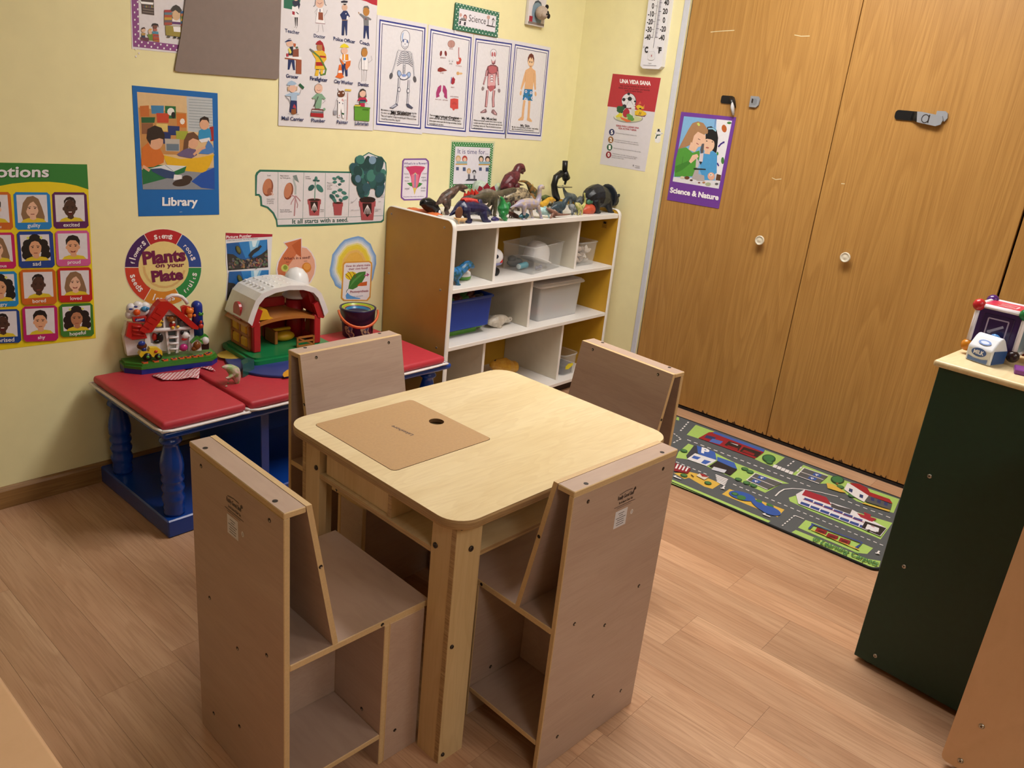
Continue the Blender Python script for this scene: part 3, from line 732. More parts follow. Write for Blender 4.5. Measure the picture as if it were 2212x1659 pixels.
ART['helpers']=('W',-16616,15741,"""p dfdce2 -10 1347 4027 2046 4067 564 4066 -4045 -119 -4014 -82 -2461
p b5243a -10 1347 4027 2046 4067 375 3827 388 3570 445 3318 460 2127 488 -13 241
p 1c6b52 111 199 808 298 730 8 423 -235 101 -231
p 1d2742 432 29 689 111 750 -36 691 -200 572 -270 651 -112 531 -128 452 -76
p eceaee 433 -125 551 -141 650 -81 691 -200 722 -439 404 -448
e e0b8a4 580 173 119 17 0 -124
p a02238 433 -281 536 -291 528 -393 433 -382
s 1d2030 29 592 -291 682 -345
p 15161c 523 -464 582 -457 573 -733 553 -736
p 15161c 596 -455 652 -448 643 -725 617 -728
s 3a3a44 11 514 -780 573 -749
s 3a3a44 11 584 -803 633 -734
t 1b2f63 142 -972 583 -10 0 113 2 100|Teacher
p eceaee 1443 -62 1683 -30 1776 -526 1363 -535
e e0b8a4 1540 118 175 24 3 -156
s 6a6a70 29 1366 237 1339 12 1277 -28
s 6a6a70 30 1708 285 1764 101 1818 76
s 8a5058 15 1440 113 1534 86 1627 138
p 8f4a34 1486 -175 1675 -167 1690 -415 1486 -416
p 2a2450 1531 -74 1568 -69 1570 -165 1536 -169
s 77777f 9 1443 -62 1363 -535 1776 -526 1683 -30
s 77777f 9 1443 -69 1331 -196 1405 -266
s 77777f 9 1719 -274 1812 -166 1863 -62
s 77777f 9 1509 -566 1486 -804 1413 -828
s 77777f 9 1650 -557 1707 -786
s 8a4a58 15 1371 -534 1766 -519
t 1b2f63 1306 -1002 485 1 -1 110 2 100|Doctor
p 1b2f63 2562 21 2706 23 2844 -149 2779 -182 2737 -278 2730 -779 2686 -800 2609 -443 2564 -806 2491 -805 2499 -291 2403 -139
e d6b09a 2597 116 127 17 3 -108
p 1a2038 2430 301 2564 343 2729 346 2709 278 2447 245
p 15161c 2501 233 2698 260 2602 182
p f2f2f4 2457 247 2702 280 2703 257 2458 224
p ecebee 2700 -142 2782 -140 2759 -267 2681 -268
p 8a7060 2499 -291 2737 -261 2738 -298 2500 -327
e e8e8f0 2658 -77 22 3 1 -23
p 15161c 2609 -443 2618 -442 2597 -794 2564 -806
t 1b2f63 2141 -1010 963 -12 -3 116 2 100|Police Officer
p 77797e 3246 -23 3312 19 3498 -49 3661 -54 3815 -111 3782 -158 3688 -152 3697 -347 3477 -373 3456 -139
e b9803c 3566 110 147 19 6 -151
p 6f6a66 3408 190 3462 281 3622 311 3706 238 3672 208 3555 251
p 1b2f63 3477 -373 3702 -355 3728 -797 3670 -803 3586 -496 3541 -800 3472 -807
e 7a2a3a 3553 -144 28 3 1 -34
s b9803c 24 3256 -5 3216 48
t 1b2f63 3310 -996 452 -39 -4 116 2 100|Coach
p 1d2c3c 336 -1411 465 -1381 466 -1670 276 -1689
p 1b2f63 276 -1817 517 -1811 548 -2142 477 -2148 406 -1870 320 -2145 252 -2150
e e0b8a4 332 -1307 140 15 0 -105
p 1b2f63 122 -1282 256 -1196 395 -1189 411 -1215 177 -1281
s 55505c 18 276 -1170 375 -1152
p e6d860 256 -1483 336 -1451 406 -1580 336 -1643
p 8a4a38 466 -1486 687 -1431 689 -1714 537 -1761 446 -1737
p b85a30 475 -1284 576 -1290 566 -1387 495 -1394
e 48604a 616 -1406 53 5 0 -32
p b02c44 197 -1640 276 -1632 286 -1736 196 -1744
p ecebee 141 -1749 801 -1687 802 -1785 141 -1773
p 9a5238 141 -1773 806 -1785 801 -2253 579 -2254 588 -1813 141 -1814
t 1b2f63 186 -2408 496 -8 0 114 2 100|Grocer
p e2b632 1442 -1429 1707 -1395 1828 -1524 1852 -1672 1747 -1782 1773 -2032 1356 -2033 1404 -1713 1244 -1531 1295 -1444
p a82028 1395 -1805 1725 -1776 1727 -1901 1397 -1930
p a82028 1561 -1574 1807 -1568 1819 -1633 1562 -1632
e b27c4c 1557 -1302 132 13 2 -122
p a3202e 1380 -1206 1459 -1116 1564 -1072 1681 -1141 1759 -1315 1761 -1431 1665 -1391 1651 -1219 1419 -1235
s 55803c 63 1201 -1437 1530 -1619 1660 -1773 1837 -2009 1797 -2165 1625 -2212 1581 -2115
s 6f7278 56 1139 -1402 1317 -1474
p e2b632 1409 -2054 1537 -2043 1508 -2255 1353 -2259
p e2b632 1590 -2047 1719 -2036 1689 -2190 1603 -2189
s 1f1f22 19 1399 -2054 1537 -2048
t 1b2f63 1164 -2419 742 -12 -1 127 2 100|Firefighter
p eceaee 2494 -1443 2761 -1409 2937 -1589 2849 -1666 2444 -1652 2398 -1588
e e0b8a4 2624 -1312 148 15 3 -118
p e8d428 2410 -1224 2485 -1124 2605 -1069 2752 -1105 2829 -1182
p e8862c 2531 -1440 2605 -1433 2600 -1637 2537 -1643
p e8862c 2661 -1427 2795 -1414 2813 -1618 2667 -1631
p 1b2f63 2524 -1729 2772 -1759 2792 -2163 2706 -2170 2651 -1872 2592 -2153 2529 -2140
p d8702c 2713 -1661 2915 -1617 2898 -1782 2722 -1970 2673 -1836
p e06a2a 2403 -1808 2481 -1784 2570 -2154 2639 -2201 2483 -2273 2237 -2232 2345 -2138
p f0eef0 2382 -1998 2520 -1986 2540 -2071 2366 -2085
p d8702c 2419 -1569 2625 -1738 2582 -1810 2467 -1700
s e8d428 16 2583 -1443 2588 -1621
s e8d428 16 2717 -1431 2734 -1608
p eceaee 3427 -1440 3672 -1417 3723 -1500 3715 -1869 3421 -1885 3409 -1564
s 77777f 12 3427 -1440 3308 -1660 3290 -1818 3340 -1892
s 77777f 12 3673 -1435 3740 -1621 3901 -1501 3848 -1366
s 77777f 10 3407 -1529 3421 -1885 3716 -1878 3712 -1518
s 77777f 10 3434 -1910 3471 -2260 3425 -2290
s 77777f 10 3525 -1553 3554 -2271
s 77777f 10 3669 -1891 3637 -2265
e b9803c 3533 -1283 145 14 6 -152
p 77706a 3394 -1202 3449 -1119 3588 -1096 3666 -1166 3520 -1137
p 3a78b8 3475 -1471 3615 -1458 3595 -1538 3490 -1556
t 1b2f63 2193 -2438 854 -8 -3 117 2 100|City Worker
t 1b2f63 3286 -2456 497 -1 -4 120 2 100|Dentist
p a8c0da 367 -2893 592 -2870 726 -2878 716 -2946 623 -2952 614 -3136 368 -3151 367 -3017 145 -3015 145 -2982
e e0b8a4 438 -2748 147 10 0 -133
p c9a98a 236 -2696 296 -2691 296 -2856 240 -2827
p c9a98a 581 -2671 638 -2667 633 -2801 581 -2821
p 9db8d4 196 -2657 276 -2545 397 -2495 540 -2534 611 -2586 458 -2647
s 77777f 11 726 -2928 798 -2740
p 1c5a3c 745 -2552 922 -2673 870 -2752 683 -2623
p 1b2f63 368 -3151 614 -3145 630 -3574 502 -3546 317 -3538
p 8a5028 388 -3442 584 -3407 595 -3576 491 -3614 389 -3585
p b03a4a 440 -3381 501 -3260 563 -3324 584 -3407
s 44444c 18 155 -3031 276 -3114 358 -3235
s 77777f 11 256 -3575 378 -3611 461 -3658
s 77777f 11 709 -3596 584 -3610
t 1b2f63 2 -3813 908 -13 0 121 2 100|Mail Carrier
p 7fa68c 1421 -2859 1657 -2844 1834 -2996 1792 -3042 1671 -3006 1652 -3196 1622 -3345 1385 -3366 1391 -3023 1284 -3046 1241 -3006
e e0b8a4 1525 -2673 168 11 3 -167
s 8a8580 15 1374 -2599 1459 -2525 1544 -2528 1653 -2562
s a85060 15 1440 -2730 1526 -2750 1612 -2719
s 44504a 35 1330 -3300 1508 -2947
p a8202c 1194 -3522 1746 -3521 1748 -3661 1195 -3642
s 6a1a22 31 1226 -3511 1246 -3390 1710 -3392 1730 -3505
p 6f7278 1236 -3459 1711 -3453 1746 -3521 1204 -3521
e 7fa68c 1776 -3372 57 3 1 -52
s 77777f 12 1814 -3066 1696 -3177
t 1b2f63 1229 -3831 599 -2 -1 121 2 100|Plumber
p eceaee 2365 -2920 2659 -2903 2762 -2905 2753 -2976 2651 -3000 2657 -3212 2692 -3637 2589 -3642 2523 -3307 2474 -3629 2372 -3616 2368 -3034 2311 -3002
s 77777f 10 2366 -2929 2312 -3020 2241 -3322
s 77777f 10 2368 -3034 2372 -3633 2474 -3629 2523 -3307 2589 -3642 2692 -3637 2651 -3018
e 6a3c28 2515 -2789 163 10 3 -126
p e2e0e6 2361 -2590 2559 -2564 2584 -2671 2472 -2704 2381 -2667
e f0f0f2 2407 -2787 31 2 1 -31
e f0f0f2 2598 -2757 27 2 1 -31
s c07060 20 2814 -2726 2815 -3363 2802 -3695
p d8b84a 2685 -2612 2960 -2611 2962 -2672 2680 -2673
p 9a9aa4 2175 -3395 2332 -3387 2325 -3547 2190 -3544
s c0343c 28 2538 -3024 2570 -2969 2607 -3055
e 3a4a6a 2438 -3109 27 2 1 -28
e 3a4a6a 2586 -3127 23 1 1 -25
p 1c5a3c 2549 -3448 2664 -3469 2643 -3532 2574 -3509
s c05040 20 2416 -3569 2472 -3540
s 77777f 10 2207 -3323 2186 -3395
s 77777f 10 2274 -3320 2310 -3389
t 1b2f63 2344 -3845 510 2 -3 121 2 100|Painter
p 5a5650 3306 -2872 3323 -2693 3389 -2573 3506 -2538 3639 -2600 3685 -2849
e e0b8a4 3494 -2717 147 9 5 -136
p 3a3632 3347 -2691 3390 -2590 3519 -2564 3629 -2637 3485 -2611
p b8254a 3353 -2869 3638 -2852 3734 -2972 3692 -3020 3606 -2962 3615 -3187 3389 -3190 3358 -2976 3288 -2998 3263 -2964
p 22335c 3368 -2949 3646 -2932 3648 -2992 3371 -3008
p 3a8a7a 3359 -3012 3632 -2996 3634 -3051 3361 -3066
p 5f9a35 3132 -3231 3857 -3211 3855 -3706 3148 -3690
p 4f8a2c 3107 -3187 3881 -3201 3871 -3256 3120 -3240
p d8c84a 3129 -3147 3411 -3131 3413 -3180 3130 -3195
p 5a3030 3152 -3128 3398 -3114 3399 -3136 3152 -3149
p 3f6f22 3499 -3266 3799 -3260 3802 -3323 3501 -3320
s 77777f 10 3360 -3039 3207 -3039
s 77777f 10 3632 -3014 3768 -3097
t 1b2f63 3182 -3861 643 0 -5 131 2 100|Librarian""")
ART['skeleton']=('W',-12528,15809,"""p dedce4 0 0 2504 -15 2556 -4173 11 -4081
p ebeaf0 119 -137 2426 -153 2472 -3975 131 -3893
p 27348c 119 -137 2426 -153 2426 -209 119 -192
p 27348c 131 -3834 2472 -3914 2472 -3975 131 -3893
p 27348c 119 -137 171 -138 184 -3895 131 -3893
p 27348c 2368 -153 2426 -153 2472 -3975 2413 -3973
p 2b2f6e 238 -260 2308 -276 2309 -304 238 -287
p 2b2f6e 251 -3740 2350 -3811 2350 -3841 251 -3770
p 2b2f6e 238 -260 267 -260 280 -3771 251 -3770
p 2b2f6e 2277 -276 2308 -276 2350 -3841 2318 -3840
p e0dfe6 267 -288 2277 -304 2318 -3810 280 -3741
e 4a4f66 1411 -638 246 27 19 -283
e e2e3ec 1411 -638 225 25 18 -268
e 4a4f66 1410 -855 191 20 12 -176
e e2e3ec 1410 -855 170 18 10 -158
p 9db4dc 1259 -751 1220 -637 1254 -499 1334 -431 1300 -568 1287 -689
e 4a5f96 1318 -745 38 4 4 -62
e 4a5f96 1519 -754 38 4 4 -63
p 4a4f66 1408 -825 1384 -876 1441 -870
s 4a4f66 25 1303 -934 1412 -975 1526 -926
s e6e6ee 9 1324 -942 1411 -972 1509 -935
s 4a4f66 62 1429 -1018 1434 -1093
s e6e6ee 31 1429 -1018 1434 -1093
s 4a4f66 39 1071 -1107 1240 -1120 1389 -1113
s e6e6ee 20 1071 -1107 1240 -1120 1389 -1113
s 4a4f66 40 1733 -1117 1581 -1109 1474 -1112
s e6e6ee 20 1733 -1117 1581 -1109 1474 -1112
s 4a4f66 22 1411 -1126 1284 -1146 1162 -1225
s 4a4f66 22 1422 -1132 1562 -1141 1674 -1206
s 4a4f66 22 1415 -1193 1278 -1214 1138 -1301
s 4a4f66 22 1426 -1200 1575 -1208 1710 -1277
s 4a4f66 22 1420 -1261 1272 -1282 1113 -1377
s 4a4f66 22 1431 -1267 1588 -1275 1745 -1349
s 4a4f66 22 1424 -1328 1266 -1351 1088 -1453
s 4a4f66 22 1435 -1335 1601 -1342 1780 -1421
s 4a4f66 22 1429 -1396 1259 -1419 1063 -1530
s 4a4f66 22 1440 -1403 1615 -1410 1816 -1493
s 4a4f66 22 1433 -1464 1253 -1488 1038 -1606
s 4a4f66 22 1444 -1471 1628 -1477 1852 -1565
s 4a4f66 22 1438 -1532 1247 -1557 1055 -1678
s 4a4f66 22 1449 -1539 1641 -1545 1844 -1641
s 4a4f66 55 1418 -1110 1417 -1549
s e6e6ee 27 1418 -1110 1417 -1549
e 4a4f66 1421 -1602 77 7 2 -27
e e6e6ee 1421 -1602 56 5 1 -15
e 4a4f66 1420 -1660 77 7 2 -27
e e6e6ee 1420 -1660 56 5 1 -15
e 4a4f66 1420 -1719 77 7 2 -27
e e6e6ee 1420 -1719 56 5 1 -15
e 4a4f66 1419 -1777 77 6 2 -27
e e6e6ee 1419 -1777 56 5 1 -15
e 4a4f66 1419 -1835 77 6 2 -27
e e6e6ee 1419 -1835 56 5 1 -15
e 4a4f66 1418 -1893 77 6 2 -27
e e6e6ee 1418 -1893 56 5 1 -15
s 4a4f66 61 1073 -1144 971 -1544
s e6e6ee 31 1073 -1144 971 -1544
s 4a4f66 50 971 -1544 827 -1949
s e6e6ee 25 971 -1544 827 -1949
s 4a4f66 63 1745 -1138 1883 -1539
s e6e6ee 31 1745 -1138 1883 -1539
s 4a4f66 52 1884 -1554 1957 -1966
s e6e6ee 26 1884 -1554 1957 -1966
e 5a5a62 775 -2059 83 -4 -22 -118
e 5a5a62 1995 -2088 82 17 39 -117
e 4a4f66 1186 -1950 103 24 47 -128
e 9db4dc 1186 -1950 82 19 41 -111
e 4a4f66 1661 -1959 107 -8 -28 -123
e 9db4dc 1661 -1959 86 -6 -24 -105
e 4a4f66 1418 -2055 237 18 7 -107
e dfe2ee 1418 -2047 205 16 6 -86
e 7f97d0 1425 -1993 118 9 3 -54
e e6e6ee 1415 -2101 108 8 2 -34
s 4a4f66 91 1184 -2101 1177 -2531 1117 -3064
s e6e6ee 45 1184 -2101 1177 -2531 1117 -3064
s 4a4f66 93 1687 -2134 1682 -2545 1684 -3082
s e6e6ee 46 1687 -2134 1682 -2545 1684 -3082
p 4a4f66 1095 -3041 1199 -3108 942 -3258 744 -3239
p b8bccc 1065 -3082 1133 -3122 927 -3220 795 -3217
p 4a4f66 1586 -3038 1721 -3021 1985 -3165 1920 -3218 1676 -3161
e 4a4f66 1203 -2529 80 5 6 -96
e e6e6ee 1203 -2529 53 4 4 -67
e 4a4f66 1675 -2546 81 5 7 -97
e e6e6ee 1675 -2546 54 4 5 -68
t 1f1f26 862 -3466 1012 12 -8 135 2 100|My Skeleton
t 2a2a30 347 -3350 1826 -56 0 67 1 100|My skeleton is made up of over 200 bones. Some are large like
t 2a2a30 347 -3459 1827 -58 0 68 1 100|the ones in my hips and some are tiny like the ones in my fingers.
t 2a2a30 348 -3569 1827 -59 0 68 1 100|They work together to keep me standing tall. Without my bones
t 2a2a30 348 -3680 986 -33 0 68 1 100|I would flop around like a rag doll.""")
ART['organs']=('W',-9949,15787,"""p dedce4 0 0 2529 -59 2594 -4183 -27 -4096
p ebeaf0 119 -140 2451 -196 2508 -3987 98 -3908
p 27348c 119 -140 2451 -196 2452 -251 119 -196
p 27348c 99 -3848 2507 -3927 2508 -3987 98 -3908
p 27348c 119 -140 172 -142 153 -3910 98 -3908
p 27348c 2392 -194 2451 -196 2508 -3987 2447 -3985
p 2b2f6e 239 -265 2333 -316 2333 -344 239 -293
p 2b2f6e 224 -3755 2382 -3825 2382 -3855 223 -3784
p 2b2f6e 239 -265 268 -266 253 -3785 223 -3784
p 2b2f6e 2301 -315 2333 -316 2382 -3855 2349 -3854
p e0dfe6 268 -294 2301 -343 2349 -3824 254 -3756
e 7a4c4a 1303 -575 208 22 14 -144
e c29790 1303 -575 189 20 13 -132
s 9a6a66 16 1151 -481 1185 -587 1161 -700
s 9a6a66 16 1222 -473 1246 -581 1231 -693
s 9a6a66 16 1292 -466 1307 -575 1302 -686
s 9a6a66 16 1363 -458 1369 -568 1372 -679
s 9a6a66 16 1433 -451 1430 -562 1443 -672
s 7a4c4a 16 1290 -450 1315 -701
t 8a4048 1211 -782 200 4 0 0 1 100|BRAIN
e 7c2f34 753 -985 65 0 -12 -107
e 7c2f34 1020 -960 64 12 32 -104
t 8a4048 734 -1169 304 9 0 0 1 100|KIDNEYS
s a8484e 40 1738 -657 1748 -865 1798 -1070
p c4564e 1736 -1060 1892 -1037 1945 -1121 1892 -1272 1727 -1327 1662 -1293 1653 -1196 1763 -1203 1817 -1133
t 8a4048 1641 -1395 326 -1 0 0 0 100|STOMACH
e b8bcc6 1251 -1225 62 6 5 -54
e f0f0f4 1251 -1225 47 4 4 -43
e 33414e 1252 -1229 24 2 2 -22
e b8bcc6 1420 -1217 57 5 5 -51
e f0f0f4 1420 -1217 45 4 4 -41
e 33414e 1421 -1224 24 2 2 -22
t 4a4048 1259 -1357 160 4 0 0 0 100|EYES
p 8a3430 627 -1670 630 -1574 752 -1503 906 -1519 1162 -1594 1105 -1618 895 -1656 780 -1686
t 8a4048 781 -1745 194 -5 0 0 0 100|LIVER
e d2a470 1785 -1657 88 7 7 -71
e e0b888 1944 -1652 110 9 4 -42
p a02c3c 1466 -1878 1509 -1825 1585 -1852 1650 -1896 1628 -2046 1538 -2118 1413 -2078 1402 -1964
s 4a62a8 32 1425 -1832 1432 -1978 1425 -2060
s a02c3c 28 1532 -1807 1543 -1872
t 8a4048 1435 -2247 208 2 0 0 0 100|HEART
p a83a72 843 -2178 882 -2212 882 -2407 786 -2535 823 -2630 641 -2695 614 -2497 693 -2273
p a83a72 986 -2180 1094 -2197 1217 -2360 1261 -2702 1080 -2627 1077 -2516 970 -2401
t 8a4048 588 -2772 326 4 0 0 0 100|RIGHT LUNG
t 8a4048 1015 -2771 289 -3 0 0 0 100|LEFT LUNG
t 8a4048 1422 -2606 490 -3 0 0 0 100|LARGE INTESTINE
p cc4c48 1449 -2691 1665 -2648 1907 -2664 1947 -3053 1744 -3071 1712 -3128 1639 -3132 1595 -3058 1463 -3028
t 7a2a30 1602 -2832 162 4 0 0 0 100|SMALL
t 7a2a30 1560 -2890 258 4 0 0 0 100|INTESTINE
t 1f1f26 663 -3483 1361 3 -9 109 2 100|My Vital Organs
t 2a2a30 325 -3407 1875 -60 0 67 1 100|These are some of my most important organs. My brain is the
t 2a2a30 325 -3516 1818 -58 0 68 1 100|control center and helps keep the others working properly.
t 2a2a30 324 -3626 1878 -61 0 68 1 100|Some organs come in pairs like the lungs and kidneys. See how
t 2a2a30 324 -3737 827 -27 0 68 1 100|many organs you can name.""")
ART['muscles']=('W',-7380,15716,"""p dedce4 0 0 2490 40 2560 -4131 21 -4080
p ebeaf0 119 -135 2414 -101 2477 -3934 141 -3891
p 27348c 119 -135 2414 -101 2415 -158 120 -190
p 27348c 140 -3832 2476 -3874 2477 -3934 141 -3891
p 27348c 119 -135 172 -135 194 -3892 141 -3891
p 27348c 2357 -102 2414 -101 2477 -3934 2419 -3933
p 2b2f6e 239 -256 2299 -227 2299 -256 239 -283
p 2b2f6e 261 -3736 2355 -3772 2355 -3803 261 -3766
p 2b2f6e 239 -256 268 -255 291 -3767 261 -3766
p 2b2f6e 2267 -228 2299 -227 2355 -3803 2324 -3802
p e0dfe6 268 -283 2268 -256 2323 -3772 290 -3737
e 6a6470 1280 -610 200 19 22 -173
e e4e2ea 1280 -610 179 17 21 -160
e b8646c 1216 -666 58 6 14 -108
e b8646c 1361 -653 58 6 14 -108
e e8e6ee 1207 -785 47 4 7 -57
e e8e6ee 1360 -774 48 4 7 -57
p 7a4650 1151 -841 1237 -934 1358 -940 1437 -831 1435 -1018 1321 -1070 1224 -1036
e dcaab0 1298 -954 90 8 5 -37
p 7a4650 975 -1159 1175 -1074 1468 -1066 1639 -1136 1678 -1304 1720 -1542 1645 -1548 1568 -1416 1559 -1761 1604 -2001 1289 -2178 1058 -2038 1023 -1545 931 -1552 877 -1540 915 -1316
p b8646c 1029 -1172 1260 -1109 1559 -1143 1586 -1346 1302 -1438 1082 -1387
p dcaab0 1065 -1457 1304 -1455 1512 -1404 1541 -1728 1550 -1901 1283 -2023 1071 -1934
p b8646c 1128 -1965 1270 -1920 1523 -1902 1515 -2042 1302 -2177 1145 -2101
e 7a4650 1281 -1525 117 9 6 -46
e eceaf0 1282 -1533 96 7 4 -30
e 7a4650 1294 -1630 117 9 6 -46
e eceaf0 1295 -1638 96 7 4 -31
e 7a4650 1308 -1735 117 9 6 -46
e eceaf0 1309 -1744 96 7 4 -31
s 7a4650 108 943 -1331 907 -1571
s dcaab0 56 964 -1329 931 -1552
s 7a4650 91 896 -1589 805 -1919
s dcaab0 35 893 -1606 827 -1883
e 8a7a80 784 -2074 88 -6 -19 -95
e d8d2d8 824 -1969 47 3 7 -58
s 7a4650 110 1619 -1292 1683 -1545
s dcaab0 53 1622 -1309 1675 -1528
s 7a4650 89 1696 -1561 1764 -1868
s dcaab0 35 1703 -1578 1765 -1833
e 8a7a80 1827 -2091 86 12 28 -92
e d8d2d8 1805 -1970 54 4 8 -59
s 7a4650 151 1079 -2127 1077 -2490 1066 -2830
s dcaab0 72 1096 -2100 1089 -2463 1083 -2803
s 7a4650 153 1499 -2099 1486 -2466 1550 -2805
s dcaab0 73 1487 -2100 1490 -2439 1542 -2778
p 8a6a70 1073 -2882 1157 -3009 1095 -3065 759 -3094 733 -3043 940 -2941
p d0a4ac 1038 -2923 991 -3030 814 -3052
p 8a6a70 1480 -2901 1602 -2894 1830 -3056 1820 -3142 1631 -3119 1426 -3022
p d0a4ac 1567 -2936 1746 -3047 1753 -3100 1647 -3078
t 1f1f26 862 -3352 966 -5 -14 113 2 100|My Muscles
t 2a2a30 356 -3430 1836 -27 0 67 1 100|Without my muscles, I couldn't move a bone in my body.
t 2a2a30 357 -3539 1876 -29 0 67 1 100|I couldn't even blink my eyes. My muscles help me to do
t 2a2a30 358 -3649 1818 -30 0 68 1 100|everything I want to do. They are attached to my bones
t 2a2a30 359 -3759 622 -11 0 68 1 100|with strong bands.""")
ART['skin']=('W',-4890,15756,"""p dedce4 0 0 2593 -25 2643 -4191 12 -4142
p ebeaf0 124 -141 2513 -165 2558 -3995 137 -3951
p 27348c 124 -141 2513 -165 2514 -221 124 -197
p 27348c 137 -3891 2557 -3934 2558 -3995 137 -3951
p 27348c 124 -141 178 -141 192 -3952 137 -3951
p 27348c 2453 -164 2513 -165 2558 -3995 2497 -3994
p 2b2f6e 248 -266 2392 -288 2393 -317 249 -294
p 2b2f6e 262 -3794 2432 -3833 2432 -3863 262 -3824
p 2b2f6e 248 -266 278 -266 292 -3825 262 -3824
p 2b2f6e 2360 -288 2392 -288 2432 -3863 2400 -3863
p e0dfe6 278 -294 2360 -316 2399 -3833 292 -3795
p dfb184 999 -1142 1245 -1032 1452 -1033 1690 -1121 1755 -1332 1854 -1927 1749 -1934 1636 -1613 1630 -1942 1039 -1963 1044 -1621 865 -1975 761 -1964 937 -1307
e dfb184 1311 -1818 18 1 2 -11
s dfb184 80 965 -1394 824 -1996
e dfb184 809 -2141 70 -2 -8 -104
s dfb184 81 1696 -1337 1815 -1929
e dfb184 1854 -2110 72 8 31 -108
p dfb184 1257 -925 1403 -912 1443 -1069 1254 -1085
e b98a60 1302 -743 227 21 40 -246
e eccaa4 1302 -746 210 19 37 -232
p 6a2f28 1105 -796 1063 -623 1142 -475 1277 -406 1434 -465 1518 -617 1503 -796 1430 -625 1346 -562 1334 -669 1230 -572 1143 -669
e 2a1c18 1228 -776 32 3 7 -42
e 2a1c18 1372 -776 32 3 7 -42
s 8a4a40 21 1244 -935 1323 -963 1404 -921
s b98a60 14 1010 -1212 1044 -1621
s b98a60 14 1602 -1218 1642 -1613
p 1f78b4 1034 -1950 1602 -1933 1681 -2424 1340 -2427 1289 -2301 1275 -2412 975 -2421
e eeeef4 1160 -2050 79 5 10 -65
e 1f4f94 1160 -2050 35 2 5 -35
e eeeef4 1522 -2081 80 5 10 -65
e 1f4f94 1522 -2081 36 2 6 -35
e eeeef4 1167 -2377 79 5 10 -65
e 1f4f94 1167 -2377 35 2 6 -35
e eeeef4 1635 -2308 81 5 11 -66
e 1f4f94 1635 -2308 36 2 6 -36
s 3a6a3a 21 971 -2225 1102 -2271
s 3a6a3a 21 979 -2279 1093 -2217
s 3a6a3a 22 1340 -2175 1473 -2221
s 3a6a3a 22 1349 -2229 1464 -2167
s 3a6a3a 22 1432 -2333 1566 -2381
s 3a6a3a 22 1441 -2388 1557 -2326
s dfb184 158 1117 -2429 1090 -2738 1091 -3180
s dfb184 159 1465 -2428 1484 -2773 1510 -3217
p dfb184 999 -3156 1191 -3162 1157 -3316 814 -3336 789 -3290
p dfb184 1416 -3193 1609 -3185 1788 -3304 1774 -3361 1613 -3353 1414 -3300
t 1f1f26 1013 -3600 639 0 -17 111 2 100|My Skin
t 2a2a30 413 -3656 1894 -34 0 68 1 100|My skin is the largest organ in my body. I need washing
t 2a2a30 413 -3750 1582 -28 0 68 1 100|daily. It is sensitive to hot, cold and temperature.""")
